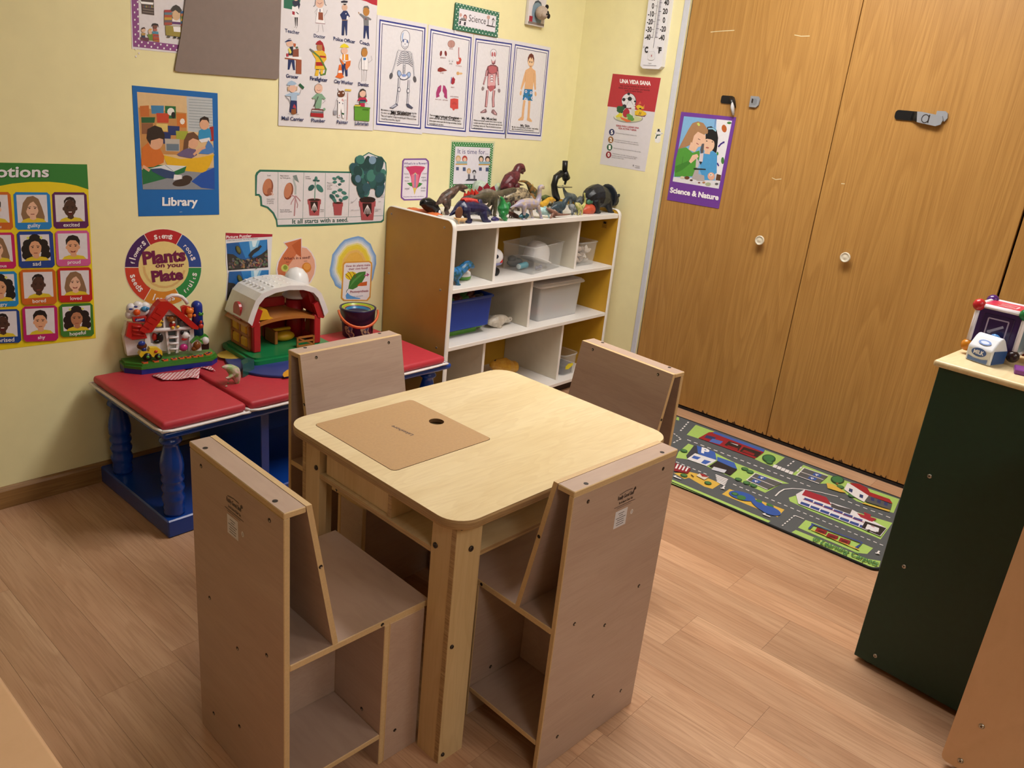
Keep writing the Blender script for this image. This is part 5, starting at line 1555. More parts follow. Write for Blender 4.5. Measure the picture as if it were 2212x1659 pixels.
ART['puzzler']=('W',-18829,8094,"""p dcdce2 3 2 1843 -154 1742 -1589 1663 -2665 1647 -2551 -74 -2427 24 -1453 -23 -1094
p a82038 3 2 1843 -154 1836 -244 986 -232 -4 -227
t f0eaee 15 -203 977 -6 3 101 2 100|Picture Puzzler
t 2a2a30 32 -290 1211 0 0 0 1 100|Compare these two pictures. Can you find 10 differences?
p 1f5a9c 17 -367 1627 -336 1651 -1364 53 -1331
p 2f7ec4 486 -358 1627 -336 1556 -847 744 -946
p 8cc4e8 886 -350 1328 -342 1174 -746 946 -746
p d8ecf6 1000 -348 1229 -344 1136 -565 1039 -566
p 33302e 53 -1331 30 -731 264 -768 506 -945 826 -1026 1147 -947 1390 -847 1636 -693 1651 -1364
e 7a5a5a 279 -1241 30 -27 -26 -26
e 7a5a5a 1067 -1252 45 -33 -33 -39
e 7a3a3a 998 -1246 25 -33 -42 -25
e 5a4a4a 223 -998 2 -25 -41 0
e a07a50 646 -1067 24 -61 -39 -11
e 3a3a48 1515 -1105 31 -27 -21 -20
e 556a50 504 -973 42 -65 -22 -11
e 3a3a48 1174 -1070 56 -57 -42 -34
e 2c2c34 1559 -1072 1 -35 -34 2
e a07a50 833 -1299 56 -26 -9 -20
e 4a5a4a 1290 -1090 16 -43 -53 -13
e 2c2c34 1195 -988 39 -41 -38 -29
e 5a4a4a 667 -1154 12 -49 -33 -4
e 2c2c34 1008 -1186 0 -34 -41 3
e 556a50 1250 -1147 3 -37 -42 1
e 8a6a4a 950 -1152 26 -57 -41 -13
e 556a50 656 -1268 46 -57 -32 -21
e 3a3a48 713 -1026 41 -42 -22 -17
e 3a3a48 806 -1123 8 -24 -40 -9
e 6a6070 573 -1180 60 -22 -13 -36
e 8a6a4a 211 -1100 27 -5 -7 -50
e 8a6a4a 1402 -1082 23 -34 -23 -12
e 4a5a4a 588 -1010 20 -34 -49 -23
e 3a3a48 1057 -1089 49 -28 -13 -21
e 8a6a4a 594 -1246 22 -23 -40 -32
e 5a4a4a 388 -1156 39 -5 -3 -34
e 556a50 1546 -1042 65 -26 -15 -36
e 556a50 1576 -1223 55 -7 -3 -39
e 2c2c34 1103 -1255 57 -32 -12 -20
e 8a6a4a 1565 -1265 4 -29 -27 -1
e 8a8070 518 -1023 7 -37 -23 -2
e 8a8070 135 -1214 9 -48 -50 -5
e 5a4a4a 1265 -1177 47 -18 -12 -30
e 6a6070 1099 -1130 45 -33 -34 -40
e 8a8070 832 -1021 78 -9 -3 -50
e 8a8070 372 -1046 66 -27 -12 -29
e 556a50 1103 -1267 22 -40 -49 -19
e 6a6070 811 -1312 29 -8 -5 -21
e 8a6a4a 323 -1118 16 -64 -42 -6
e 8a6a4a 627 -1103 13 -36 -53 -13
e 8a8070 1163 -1141 60 -9 -2 -24
e 4a5a4a 188 -1241 40 -60 -29 -16
e 8a8070 1266 -1081 4 -55 -44 1
e 556a50 621 -1088 72 -37 -17 -31
e 5a4a4a 1278 -1257 51 -40 -15 -16
e 6a6070 1339 -1238 33 -26 -38 -40
e 6a6070 241 -939 26 -22 -34 -34
e 556a50 1559 -1229 76 -36 -14 -28
e 2c2c34 791 -1045 14 -40 -23 -5
e 3a3a48 1496 -1195 54 -10 -4 -31
e 7a3a3a 1479 -1315 19 -27 -26 -14
e 7a3a3a 1580 -1086 44 -50 -25 -18
e 7a5a5a 533 -1056 26 -65 -24 -7
e 3a3a48 209 -1110 69 -40 -17 -28
e 8a8070 564 -1086 67 -42 -17 -25
e 8a8070 899 -1190 9 -29 -30 -6
e 7a5a5a 678 -1087 69 -7 -1 -22
e 7a3a3a 1217 -1084 55 -55 -21 -17
e 2c2c34 1283 -956 0 -34 -52 3
e 7a5a5a 1327 -1042 40 -55 -44 -25
e 556a50 258 -962 67 -40 -12 -18
e 556a50 1461 -1236 36 -66 -46 -18
e 4a5a4a 339 -1079 26 -12 -21 -43
e 7a3a3a 1262 -1201 49 -56 -33 -23
e a07a50 1375 -1088 56 -53 -21 -18
e 8a8070 1289 -1299 17 -22 -39 -24
e 8a6a4a 971 -1050 28 -40 -31 -17
e 556a50 418 -941 5 -41 -54 -2
e 6a6070 1502 -1150 30 -28 -29 -25
e 556a50 410 -1088 30 -51 -42 -19
e 7a5a5a 1563 -918 62 -41 -27 -34
e 6a6070 851 -1255 10 -41 -47 -6
e 7a3a3a 636 -1218 9 -56 -53 -3
e 4a5a4a 1548 -1107 3 -33 -40 0
e 7a3a3a 1173 -1245 58 -37 -26 -36
e 5a4a4a 850 -1065 52 -25 -11 -21
e 7a5a5a 228 -1186 26 -73 -26 -6
e 7a5a5a 1363 -1180 2 -49 -58 3
e a07a50 653 -1251 38 -32 -36 -36
e 6a6070 1019 -1156 27 -21 -28 -31
e 6a6070 247 -996 2 -44 -42 1
e 5a4a4a 875 -1190 15 -58 -44 -7
e 556a50 380 -1032 13 -33 -31 -9
e 4a5a4a 1345 -1091 13 -54 -41 -5
e a07a50 1248 -1159 5 -36 -53 -3
e 5a4a4a 110 -1086 19 -51 -52 -14
e 556a50 1564 -873 38 -31 -35 -35
e 3a3a48 1106 -1240 20 -18 -26 -25
e 2c2c34 531 -1107 6 -55 -26 -1
e 8a6a4a 651 -1174 24 -56 -45 -14
e 7a3a3a 1181 -1033 5 -57 -42 0
e 4a5a4a 1163 -1319 51 -20 -15 -40
e 8a8070 872 -1220 10 -47 -37 -4
e 7a5a5a 962 -1237 29 -46 -43 -21
e a07a50 1061 -1199 23 -62 -27 -7
e 4a4a24 463 -621 76 27 71 -153
e 6a6a38 464 -607 50 17 52 -111
p 2c2e34 853 -846 977 -696 1170 -595 1383 -562 1271 -695 1078 -796 983 -897 1051 -1007 936 -946
p 2c2e34 1203 -605 1332 -513 1400 -583
p 1f5a9c 83 -1369 1661 -1458 1613 -2484 -34 -2392
p 2f7ec4 543 -1395 1661 -1458 1553 -1963 725 -2020
p 8cc4e8 935 -1417 1367 -1441 1179 -1840 951 -1827
p d8ecf6 1046 -1423 1270 -1436 1159 -1654 1062 -1649
p 33302e -34 -2392 39 -1756 267 -1810 485 -2007 799 -2107 1132 -2043 1387 -1954 1644 -1814 1613 -2484
e 5a4a4a 1509 -2420 32 -12 -10 -32
e 8a6a4a 1272 -2373 39 -51 -37 -22
e a07a50 268 -2129 49 -55 -39 -30
e 556a50 575 -2374 42 -7 -2 -23
e a07a50 737 -2191 50 -18 -15 -48
e 4a5a4a 305 -2054 30 -34 -20 -16
e 4a5a4a 1587 -2271 71 -58 -25 -27
e 3a3a48 817 -2380 1 -69 -36 3
e a07a50 1540 -2010 48 -53 -31 -22
e 556a50 761 -2382 28 -50 -46 -19
e 3a3a48 706 -2372 24 -54 -52 -16
e 3a3a48 773 -2164 13 -70 -53 -4
e 7a3a3a 965 -2343 20 -40 -53 -18
e 2c2c34 793 -2257 25 -57 -35 -10
e 2c2c34 773 -2209 17 -59 -25 -4
e 6a6070 1137 -2392 54 -70 -22 -13
e 2c2c34 98 -2158 50 -59 -20 -15
e 6a6070 1361 -2103 13 -78 -26 -1
e 3a3a48 1212 -2067 37 -9 -7 -44
e 5a4a4a 1531 -1944 5 -46 -29 0
e 5a4a4a 1161 -2250 0 -47 -25 3
e 3a3a48 276 -1954 29 -73 -42 -12
e 8a6a4a 457 -2203 20 -47 -47 -13
e 8a8070 1426 -2325 66 -30 -15 -34
e 7a5a5a 1047 -2188 2 -26 -52 2
e 7a3a3a 809 -2340 3 -54 -28 2
e a07a50 412 -2238 3 -61 -48 3
e 4a5a4a 1064 -2165 19 -31 -23 -11
e 5a4a4a 788 -2402 65 -60 -21 -20
e 8a8070 400 -2230 60 -44 -25 -33
e 5a4a4a 1086 -2171 35 -12 -10 -33
e 7a5a5a 817 -2125 30 -14 -11 -25
e 7a3a3a 352 -2191 43 -33 -24 -30
e 6a6070 1074 -2339 49 -53 -29 -22
e a07a50 926 -2112 9 -77 -44 0
e 5a4a4a 1047 -2243 33 -48 -48 -25
e 3a3a48 446 -2382 35 -29 -34 -37
e 2c2c34 201 -1995 73 -15 -6 -47
e 8a8070 1005 -2240 64 -10 -1 -22
e 6a6070 480 -2292 43 -57 -24 -15
e 3a3a48 620 -2223 49 -14 -6 -24
e 2c2c34 131 -2297 47 -13 -6 -27
e 5a4a4a 975 -2244 59 -42 -23 -30
e 8a6a4a 712 -2340 23 -49 -50 -16
e 7a3a3a 1152 -2212 73 -34 -13 -28
e a07a50 776 -2176 67 -16 -7 -44
e 7a5a5a 1148 -2270 47 -16 -15 -53
e 7a5a5a 669 -2103 22 -74 -46 -8
e a07a50 59 -2353 18 -35 -41 -16
e 7a5a5a 691 -2251 1 -33 -59 4
e 6a6070 673 -2187 10 -64 -32 -1
e a07a50 721 -2310 27 -72 -34 -8
e 5a4a4a 1152 -2230 30 -68 -35 -10
e 8a6a4a 633 -2092 4 -47 -48 1
e 556a50 1114 -2236 24 -40 -44 -19
e 6a6070 1196 -2372 16 -55 -30 -5
e 5a4a4a 593 -2357 6 -42 -42 -1
e 7a5a5a 743 -2148 11 -25 -53 -16
e 7a5a5a 946 -2385 15 -46 -42 -7
e 8a8070 424 -2358 36 -12 -12 -46
e 8a6a4a 966 -2233 24 -51 -27 -9
e 3a3a48 1541 -2321 7 -25 -41 -5
e 7a3a3a 1032 -2337 62 -58 -39 -35
e 7a5a5a 1394 -2192 23 -58 -35 -9
e 8a6a4a 1479 -2444 14 -64 -53 -4
e a07a50 246 -1998 80 -28 -12 -41
e 5a4a4a 453 -2194 39 -30 -25 -30
e 8a6a4a 688 -2361 25 -49 -25 -9
e 8a6a4a 1128 -2174 40 -65 -30 -14
e a07a50 1256 -2292 41 -44 -42 -32
e 4a5a4a 339 -2219 64 -39 -22 -35
e 6a6070 378 -2172 55 -16 -5 -22
e 3a3a48 1059 -2348 34 -23 -19 -27
e 8a6a4a 574 -2228 22 -48 -25 -8
e 8a6a4a 1586 -2024 44 -21 -10 -22
e 3a3a48 304 -2246 36 -12 -6 -25
e a07a50 429 -2220 42 -29 -28 -39
e 556a50 1383 -2406 55 -35 -25 -38
e 2c2c34 625 -2305 63 -37 -27 -46
e 3a3a48 977 -2309 42 -21 -17 -33
e 7a5a5a 1433 -2175 4 -76 -31 2
e 3a3a48 241 -1932 6 -33 -25 -2
e 5a4a4a 1153 -2298 15 -55 -31 -4
e 2c2c34 622 -2165 75 -32 -12 -31
e 6a6070 773 -2397 39 -28 -16 -20
e 6a6070 179 -1979 5 -64 -24 1
e 4a5a4a 1019 -2289 28 -26 -17 -16
e 8a8070 442 -2137 25 -69 -33 -8
e 5a4a4a 964 -2220 28 -42 -34 -17
e 8a8070 493 -2334 15 -27 -36 -15
e 7a3a3a 783 -2220 27 -25 -25 -23
e 8a8070 1396 -2187 17 -30 -52 -20
e 8a6a4a 1465 -1995 51 -25 -20 -40
e 5a4a4a 1062 -2154 35 -9 -8 -43
e 5a4a4a 1543 -2262 81 -17 -5 -38
e 4a4a24 486 -1668 77 25 72 -158
e 6a6a38 486 -1653 51 17 52 -115
p 2c2e34 846 -1924 988 -1778 1189 -1687 1403 -1668 1280 -1794 1077 -1886 972 -1983 1029 -2099 919 -2031
p 2c2e34 1221 -1699 1357 -1614 1418 -1689""")
ART['plate']=('W',-21094,7094,"""p e6ddcc 1345 -130 1320 -339 1261 -539 1169 -726 1047 -895 900 -1040 729 -1158 542 -1246 343 -1302 136 -1326 -71 -1315 -274 -1273 -468 -1200 -648 -1098 -810 -971 -950 -822 -1066 -656 -1155 -475 -1216 -285 -1247 -90 -1249 106 -1221 299 -1164 483 -1079 656 -969 813 -836 952 -682 1068 -510 1159 -325 1223 -131 1258 69 1262 270 1236 466 1178 653 1091 826 975 981 833 1113 669 1218 485 1294 287 1336 80
p b5242c -562 1118 -445 1170 -321 1209 -194 1235 -64 1248 68 1247 201 1233 332 1205 460 1164 585 1110 704 1043 448 661 373 705 294 741 212 768 129 787 44 797 -41 799 -125 791 -207 775 -286 751 -363 719
p 2c4a96 704 1043 817 963 921 873 1016 771 1100 660 1172 541 1232 415 1278 284 1310 148 1327 10 1329 -129 836 -84 836 4 825 91 806 176 778 259 741 339 696 415 644 486 585 551 519 610 448 661
p 2f8a46 1329 -129 1316 -266 1288 -402 1245 -533 1188 -658 1118 -775 1035 -884 940 -982 835 -1069 721 -1144 599 -1206 378 -763 454 -724 526 -676 591 -621 651 -559 703 -490 747 -416 783 -338 810 -255 828 -170 836 -84
p d8892c 599 -1206 471 -1253 338 -1287 203 -1306 66 -1310 -70 -1300 -205 -1275 -336 -1237 -462 -1185 -583 -1122 -696 -1046 -445 -671 -372 -719 -295 -758 -214 -790 -130 -813 -44 -828 42 -833 129 -829 214 -816 297 -794 378 -763
p c8402a -696 -1046 -801 -960 -896 -864 -980 -760 -1054 -648 -1116 -530 -1165 -408 -1202 -282 -1226 -153 -1237 -24 -1235 105 -798 65 -799 -18 -791 -102 -775 -184 -751 -266 -718 -344 -677 -419 -629 -490 -574 -557 -512 -617 -445 -671
p 45215e -1235 105 -1219 232 -1191 357 -1151 478 -1098 593 -1033 702 -958 804 -872 897 -777 982 -674 1055 -562 1118 -363 719 -435 679 -502 631 -564 577 -619 517 -668 452 -710 381 -744 306 -770 228 -788 148 -798 65
s e8e0d0 22 -363 719 -562 1118
s e8e0d0 23 448 661 704 1043
s e8e0d0 24 836 -84 1329 -129
s e8e0d0 24 378 -763 599 -1206
s e8e0d0 23 -445 -671 -696 -1046
s e8e0d0 22 -798 65 -1235 105
e e6cf88 38 12 847 -77 -45 -839
s d8b070 76 725 -172 636 -383
s d8b070 76 636 -383 480 -549
s d8b070 76 480 -549 277 -653
s d8b070 75 277 -653 49 -682
s d8b070 75 49 -682 -177 -635
s d8b070 74 -177 -635 -376 -519
s d8b070 73 -376 -519 -529 -347
s d8b070 72 -529 -347 -618 -138
s d8b070 72 -618 -138 -637 85
t f2eaea -234 926 106 19 0 0 2 100|s
t f2eaea -97 948 63 4 0 0 2 100|t
t f2eaea -2 953 109 -7 0 0 2 100|e
t f2eaea 89 950 162 -30 0 0 2 100|m
t f2eaea 233 922 106 -33 0 0 2 100|s
t f2eaea 720 637 50 -57 0 0 2 100|r
t f2eaea 789 559 65 -93 0 0 2 100|o
t f2eaea 859 457 53 -101 0 0 2 100|o
t f2eaea 924 326 24 -62 0 0 2 100|t
t f2eaea 959 233 27 -110 0 0 2 100|s
t f2eaea 727 -969 52 39 0 0 2 100|f
t f2eaea 834 -883 53 52 0 0 2 100|r
t f2eaea 921 -794 69 88 0 0 2 100|u
t f2eaea 1025 -650 21 36 0 0 2 100|i
t f2eaea 1087 -535 26 60 0 0 2 100|t
t f2eaea 1131 -424 30 109 0 0 2 100|s
t f2eaea -424 -1058 38 -17 0 0 2 100|l
t f2eaea -325 -1101 107 -34 0 0 2 100|e
t f2eaea -188 -1142 110 -21 0 0 2 100|a
t f2eaea -48 -1167 112 -7 0 0 2 100|v
t f2eaea 95 -1174 112 7 0 0 2 100|e
t f2eaea 237 -1163 110 21 0 0 2 100|s
t f2eaea -1100 -163 22 -106 0 0 2 100|s
t f2eaea -1071 -297 34 -103 0 0 2 100|e
t f2eaea -1025 -428 46 -99 0 0 2 100|e
t f2eaea -965 -553 58 -94 0 0 2 100|d
t f2eaea -890 -671 69 -87 0 0 2 100|s
t f2eaea -932 194 13 60 0 0 2 100|f
t f2eaea -900 315 13 37 0 0 2 100|l
t f2eaea -873 392 47 94 0 0 2 100|o
t f2eaea -834 475 82 124 0 0 2 100|w
t f2eaea -758 587 68 80 0 0 2 100|e
t f2eaea -671 685 52 47 0 0 2 100|r
t f2eaea -600 749 86 61 0 0 2 100|s
t 6e1a48 -651 155 1441 13 -20 390 4 100|Plants
t 6e1a48 -255 16 973 -61 8 145 2 100|on your
t 6e1a48 -391 -447 1065 -17 -25 341 4 100|Plate""")
ART['seedq']=('W',-16762,7341,"""p e2dadc 227 277 1025 395 1044 72 1241 23 1472 -179 1644 -461 1695 -773 1632 -1095 1465 -1370 1131 -1626 595 -1710 191 -1449 -45 -1070 -90 -751 -42 -477 155 -147 392 70
p c8714a 282 229 1001 355 1006 -355 793 -215 592 -462 312 -789 352 -1253 231 -1382 34 -1078 -27 -722 37 -449 214 -187 432 67
p dfa890 793 -215 1006 -355 1028 24 1242 -27 1452 -231 1602 -512 1635 -768 1588 -1054 1422 -1329 1089 -1567 594 -1602 231 -1382 352 -1253 312 -789 592 -462
p b85c34 591 132 1001 355 1006 -355 793 -197
t 5a1f28 241 -390 1171 -41 0 97 2 100|What's in a seed?
t 3a1f20 344 -504 144 -5 0 0 0 100|bean
t 3a1f20 1131 -536 141 -5 0 0 0 100|corn
e c8cc6a 292 -699 160 -15 0 -141
e 8a9a3a 312 -683 96 -9 0 -91
e cc8030 1249 -769 210 -19 2 -198
e dc9a4a 1269 -734 159 -14 1 -130""")
ART['sun']=('W',-14419,7674,"""p 7ea6d8 1335 -45 1593 -117 1763 -259 1983 -406 2114 -663 2280 -906 2311 -1256 2229 -1560 2170 -1867 2034 -2088 1702 -2209 1323 -2225 949 -2202 488 -2105 260 -1954 188 -1777 28 -1537 -21 -1310 39 -1057 96 -695 268 -507 440 -318 658 -150 1016 -81
p 9dbce0 1325 -123 1565 -190 1723 -322 1927 -459 2049 -698 2202 -924 2231 -1249 2154 -1531 2100 -1816 1974 -2021 1666 -2134 1314 -2149 966 -2129 537 -2039 324 -1899 257 -1735 107 -1511 62 -1299 118 -1064 171 -726 331 -551 491 -375 694 -219 1028 -155
p c2d2e4 1317 -189 1541 -252 1689 -376 1879 -505 1993 -728 2136 -939 2162 -1243 2090 -1506 2039 -1772 1922 -1964 1634 -2069 1306 -2084 981 -2066 579 -1982 379 -1852 317 -1698 176 -1489 133 -1290 185 -1070 235 -753 385 -589 535 -425 726 -278 1039 -219
p e0e0dc 1308 -255 1517 -315 1654 -430 1831 -550 1937 -758 2069 -954 2094 -1237 2027 -1482 1980 -1729 1870 -1907 1603 -2005 1298 -2020 995 -2003 621 -1926 435 -1805 376 -1661 245 -1466 204 -1281 253 -1076 300 -781 439 -628 580 -474 757 -338 1049 -283
p e6dc8a 1300 -322 1493 -377 1620 -484 1784 -595 1881 -788 2003 -970 2026 -1231 1964 -1457 1920 -1686 1819 -1851 1572 -1942 1290 -1955 1010 -1940 663 -1869 490 -1757 436 -1624 314 -1444 276 -1273 321 -1082 364 -808 494 -666 624 -524 789 -397 1060 -347
p e4d048 1291 -388 1469 -439 1586 -538 1736 -641 1825 -818 1937 -985 1958 -1225 1901 -1433 1860 -1643 1768 -1794 1541 -1878 1282 -1891 1025 -1877 706 -1812 546 -1710 496 -1588 383 -1421 348 -1264 390 -1088 429 -835 549 -705 669 -574 821 -457 1070 -411
p e6cc40 1280 -477 1437 -523 1540 -610 1672 -701 1751 -858 1850 -1005 1868 -1217 1817 -1401 1781 -1586 1700 -1719 1500 -1793 1271 -1805 1044 -1794 762 -1737 620 -1646 576 -1538 475 -1391 444 -1251 481 -1096 516 -872 622 -756 728 -640 863 -537 1084 -497
p e6c85a 1271 -544 1413 -585 1506 -664 1625 -746 1695 -887 1784 -1020 1800 -1211 1755 -1376 1723 -1543 1649 -1663 1470 -1730 1263 -1741 1058 -1731 804 -1680 676 -1598 636 -1501 545 -1369 517 -1242 550 -1102 581 -900 677 -795 773 -691 895 -598 1094 -561
p e4b868 1264 -599 1393 -637 1477 -709 1585 -784 1649 -912 1730 -1033 1744 -1206 1703 -1356 1674 -1507 1607 -1617 1444 -1677 1257 -1688 1071 -1679 839 -1633 723 -1559 686 -1470 603 -1350 577 -1235 607 -1107 636 -923 723 -828 811 -733 922 -648 1103 -615
p e4b450 1252 -688 1360 -720 1431 -781 1522 -844 1575 -952 1643 -1053 1655 -1199 1620 -1324 1595 -1451 1540 -1542 1403 -1594 1246 -1602 1090 -1595 895 -1557 797 -1495 766 -1421 696 -1319 674 -1223 700 -1115 724 -960 797 -880 871 -800 964 -729 1117 -702
p d89a3c 684 -1031 1942 -1101 2080 -1178 2106 -1316 2070 -2665 1919 -2786 686 -2634 554 -2502 605 -1107
p e6e0e4 754 -1090 1921 -1153 2025 -1231 2030 -1347 2008 -2598 1869 -2740 731 -2593 627 -2492 670 -1150
t 8a2c44 772 -1256 1227 -57 -3 83 2 100|How do plants make
t 8a2c44 900 -1389 971 -41 -3 80 2 100|their own food?
e e2c82c 1046 -1638 304 -30 6 -176
p 3f7a34 902 -2158 961 -1858 1161 -1611 1438 -1523 1769 -1524 1755 -1747 1597 -1964 1344 -2150 1135 -2215
p 5a944a 924 -2153 1217 -1885 1723 -1551 1442 -1639 1122 -1837
s 2c4a2c 26 814 -2302 835 -2228 924 -2153
s 8a3020 25 745 -1532 913 -1667 1029 -1827
s 8a3020 25 855 -1430 990 -1560 1072 -1717
s 8a3020 25 1087 -1471 1200 -1590 1259 -1736
p b04a84 1704 -1665 1833 -1670 1820 -1591 1967 -1671 1851 -1757 1835 -1708 1706 -1723
p c8602c 1342 -2091 1503 -1973 1859 -1952 1852 -2127 1603 -2120
t 8a2c44 1000 -2347 941 -54 -3 93 2 100|Photosynthesis
p 5a9ad8 781 -2433 860 -2307 1003 -2440 1241 -2546 1528 -2620 1529 -2659 822 -2573
t 3a6aa0 1123 -2540 545 -18 0 0 0 100|water and minerals""")
ART['vida']=('C',2098,14876,"""p d6d3da -6 15 2657 -13 2550 -4162 -82 -4139
p b5303a -6 15 2657 -13 2601 -1484 -75 -1454
t f2eef0 454 -358 1725 -4 -16 162 4 100|UNA VIDA SANA
t 5a1820 501 -512 1592 19 0 0 2 100|Hay muchas maneras de crecer con
t 5a1820 434 -607 1738 3 0 0 2 100|buena salud, pero es mejor que hacerlas
t 5a1820 804 -710 991 7 0 0 2 100|todas al mismo tiempo.
e 9a9a98 1193 -1875 829 41 24 -220
e dcdcc8 1179 -1844 789 38 20 -187
e c8cc98 1237 -1888 725 36 16 -145
e 2a2a30 1109 -1115 409 32 59 -337
e dedee4 1099 -1109 385 30 56 -318
e 22262c 1145 -1022 121 9 17 -95
e 22262c 815 -1080 98 8 13 -77
e 22262c 900 -1380 122 10 17 -96
e 22262c 1446 -1111 56 4 8 -44
e 22262c 1047 -811 81 6 11 -63
s 5a5a62 15 1129 -927 1072 -835
s 5a5a62 15 1031 -999 882 -1042
s 5a5a62 14 1263 -997 1432 -1032
s 5a5a62 15 1101 -1115 1014 -1323
s 5a5a62 15 1222 -1106 1371 -1261
e 2c5a38 627 -1484 148 12 18 -104
e 2c5a38 791 -1471 139 12 17 -98
e 2c5a38 732 -1606 148 13 18 -104
e 2c5a38 603 -1584 107 9 13 -75
p d8cc3a 482 -1858 702 -1674 877 -1724 818 -1860 532 -1902
e a8263a 1052 -1660 187 -22 -32 -198
p c8cac8 1293 -1396 1514 -1378 1559 -1858 1415 -1855
e dcdce0 1402 -1388 120 10 9 -51
e d8d8dc 1437 -1288 80 6 8 -44
p d87040 712 -1853 1332 -1960 1403 -2019 1143 -2060 834 -1957
e 5f9a4a 1214 -1760 129 11 15 -83
e 5f9a4a 1346 -1813 129 12 15 -83
e 5f9a4a 1424 -1903 129 12 15 -83
e 5f9a4a 1297 -1882 129 12 15 -83
p e0b828 1522 -1538 1764 -1422 2147 -1549 2184 -1641 1976 -1708 1550 -1697
p 6a2040 1550 -1697 2017 -1714 2175 -1658 2102 -1738 1617 -1730
p e0b828 1542 -1312 1690 -1236 1944 -1311 2001 -1402 1645 -1432
p d86a50 1648 -1223 1741 -1072 1823 -1193
p d88a50 1944 -1311 1995 -1195 2020 -1400
s 3a3a40 29 1770 -1678 1807 -1546
s 3a3a40 29 1849 -1671 1877 -1556
e 2a2a30 1801 -1402 63 5 6 -32
t b03040 600 -2302 1288 8 -12 72 2 100|IDEAS PARA LLEVAR UNA
t b03040 725 -2413 1046 6 -13 75 2 100|VIDA ACTIVA Y SANA
e 232c5c 387 -2596 159 16 26 -151
t f0eef0 342 -2681 127 6 -27 158 4 100|5
e 9a6a3c 386 -2942 159 17 26 -152
t f0eef0 341 -3028 127 7 -27 159 4 100|2
e 1f5a3c 377 -3294 160 18 26 -153
t f0eef0 332 -3380 128 8 -27 160 4 100|1
e 8a2030 376 -3644 160 19 26 -154
t f0eef0 330 -3731 128 9 -27 160 4 100|0
t 6a6870 613 -2624 1214 -7 0 0 0 100|Come por lo menos 5 frutas y verduras al dia.
t 6a6870 603 -2935 1361 -5 0 0 0 100|Limita las horas ante las pantallas como television,
t 6a6870 595 -3017 1417 -10 0 0 0 100|videojuegos, computadoras a 2 horas o menos al dia.
t 6a6870 604 -3319 1584 -10 0 0 0 100|Haz por lo menos 1 hora de actividad fisica todos los dias.
t 6a6870 593 -3577 1440 -19 0 0 0 100|Toma 0 bebidas azucaradas. Sustituye los refrescos,
t 6a6870 579 -3674 1385 3 0 0 0 100|las bebidas deportivas e incluso los jugos de 100%
t 6a6870 576 -3756 717 6 0 0 0 100|de fruta con leche o agua.
s 8a8890 15 1973 -3953 2241 -3959
s 8a8890 15 1988 -4035 2252 -4024
e 8a8890 1875 -3959 40 5 7 -39""")
ART['snowman']=('C',5095,12416,"""p e6e6e6 -157 257 54 278 106 108 198 133 201 79 109 28 138 -274 35 -349 -146 -330 -194 -116 -154 -31 -207 43 -147 98
p 1c2024 -99 263 -3 272 13 188 64 186 61 160 -117 149 -123 180 -85 190
p 1f4a38 -112 15 92 36 88 -6 -63 -38 -97 -170 -156 -170 -122 -38
s 8a8a8a 14 -213 75 -113 21
s 8a8a8a 14 185 100 95 59""")
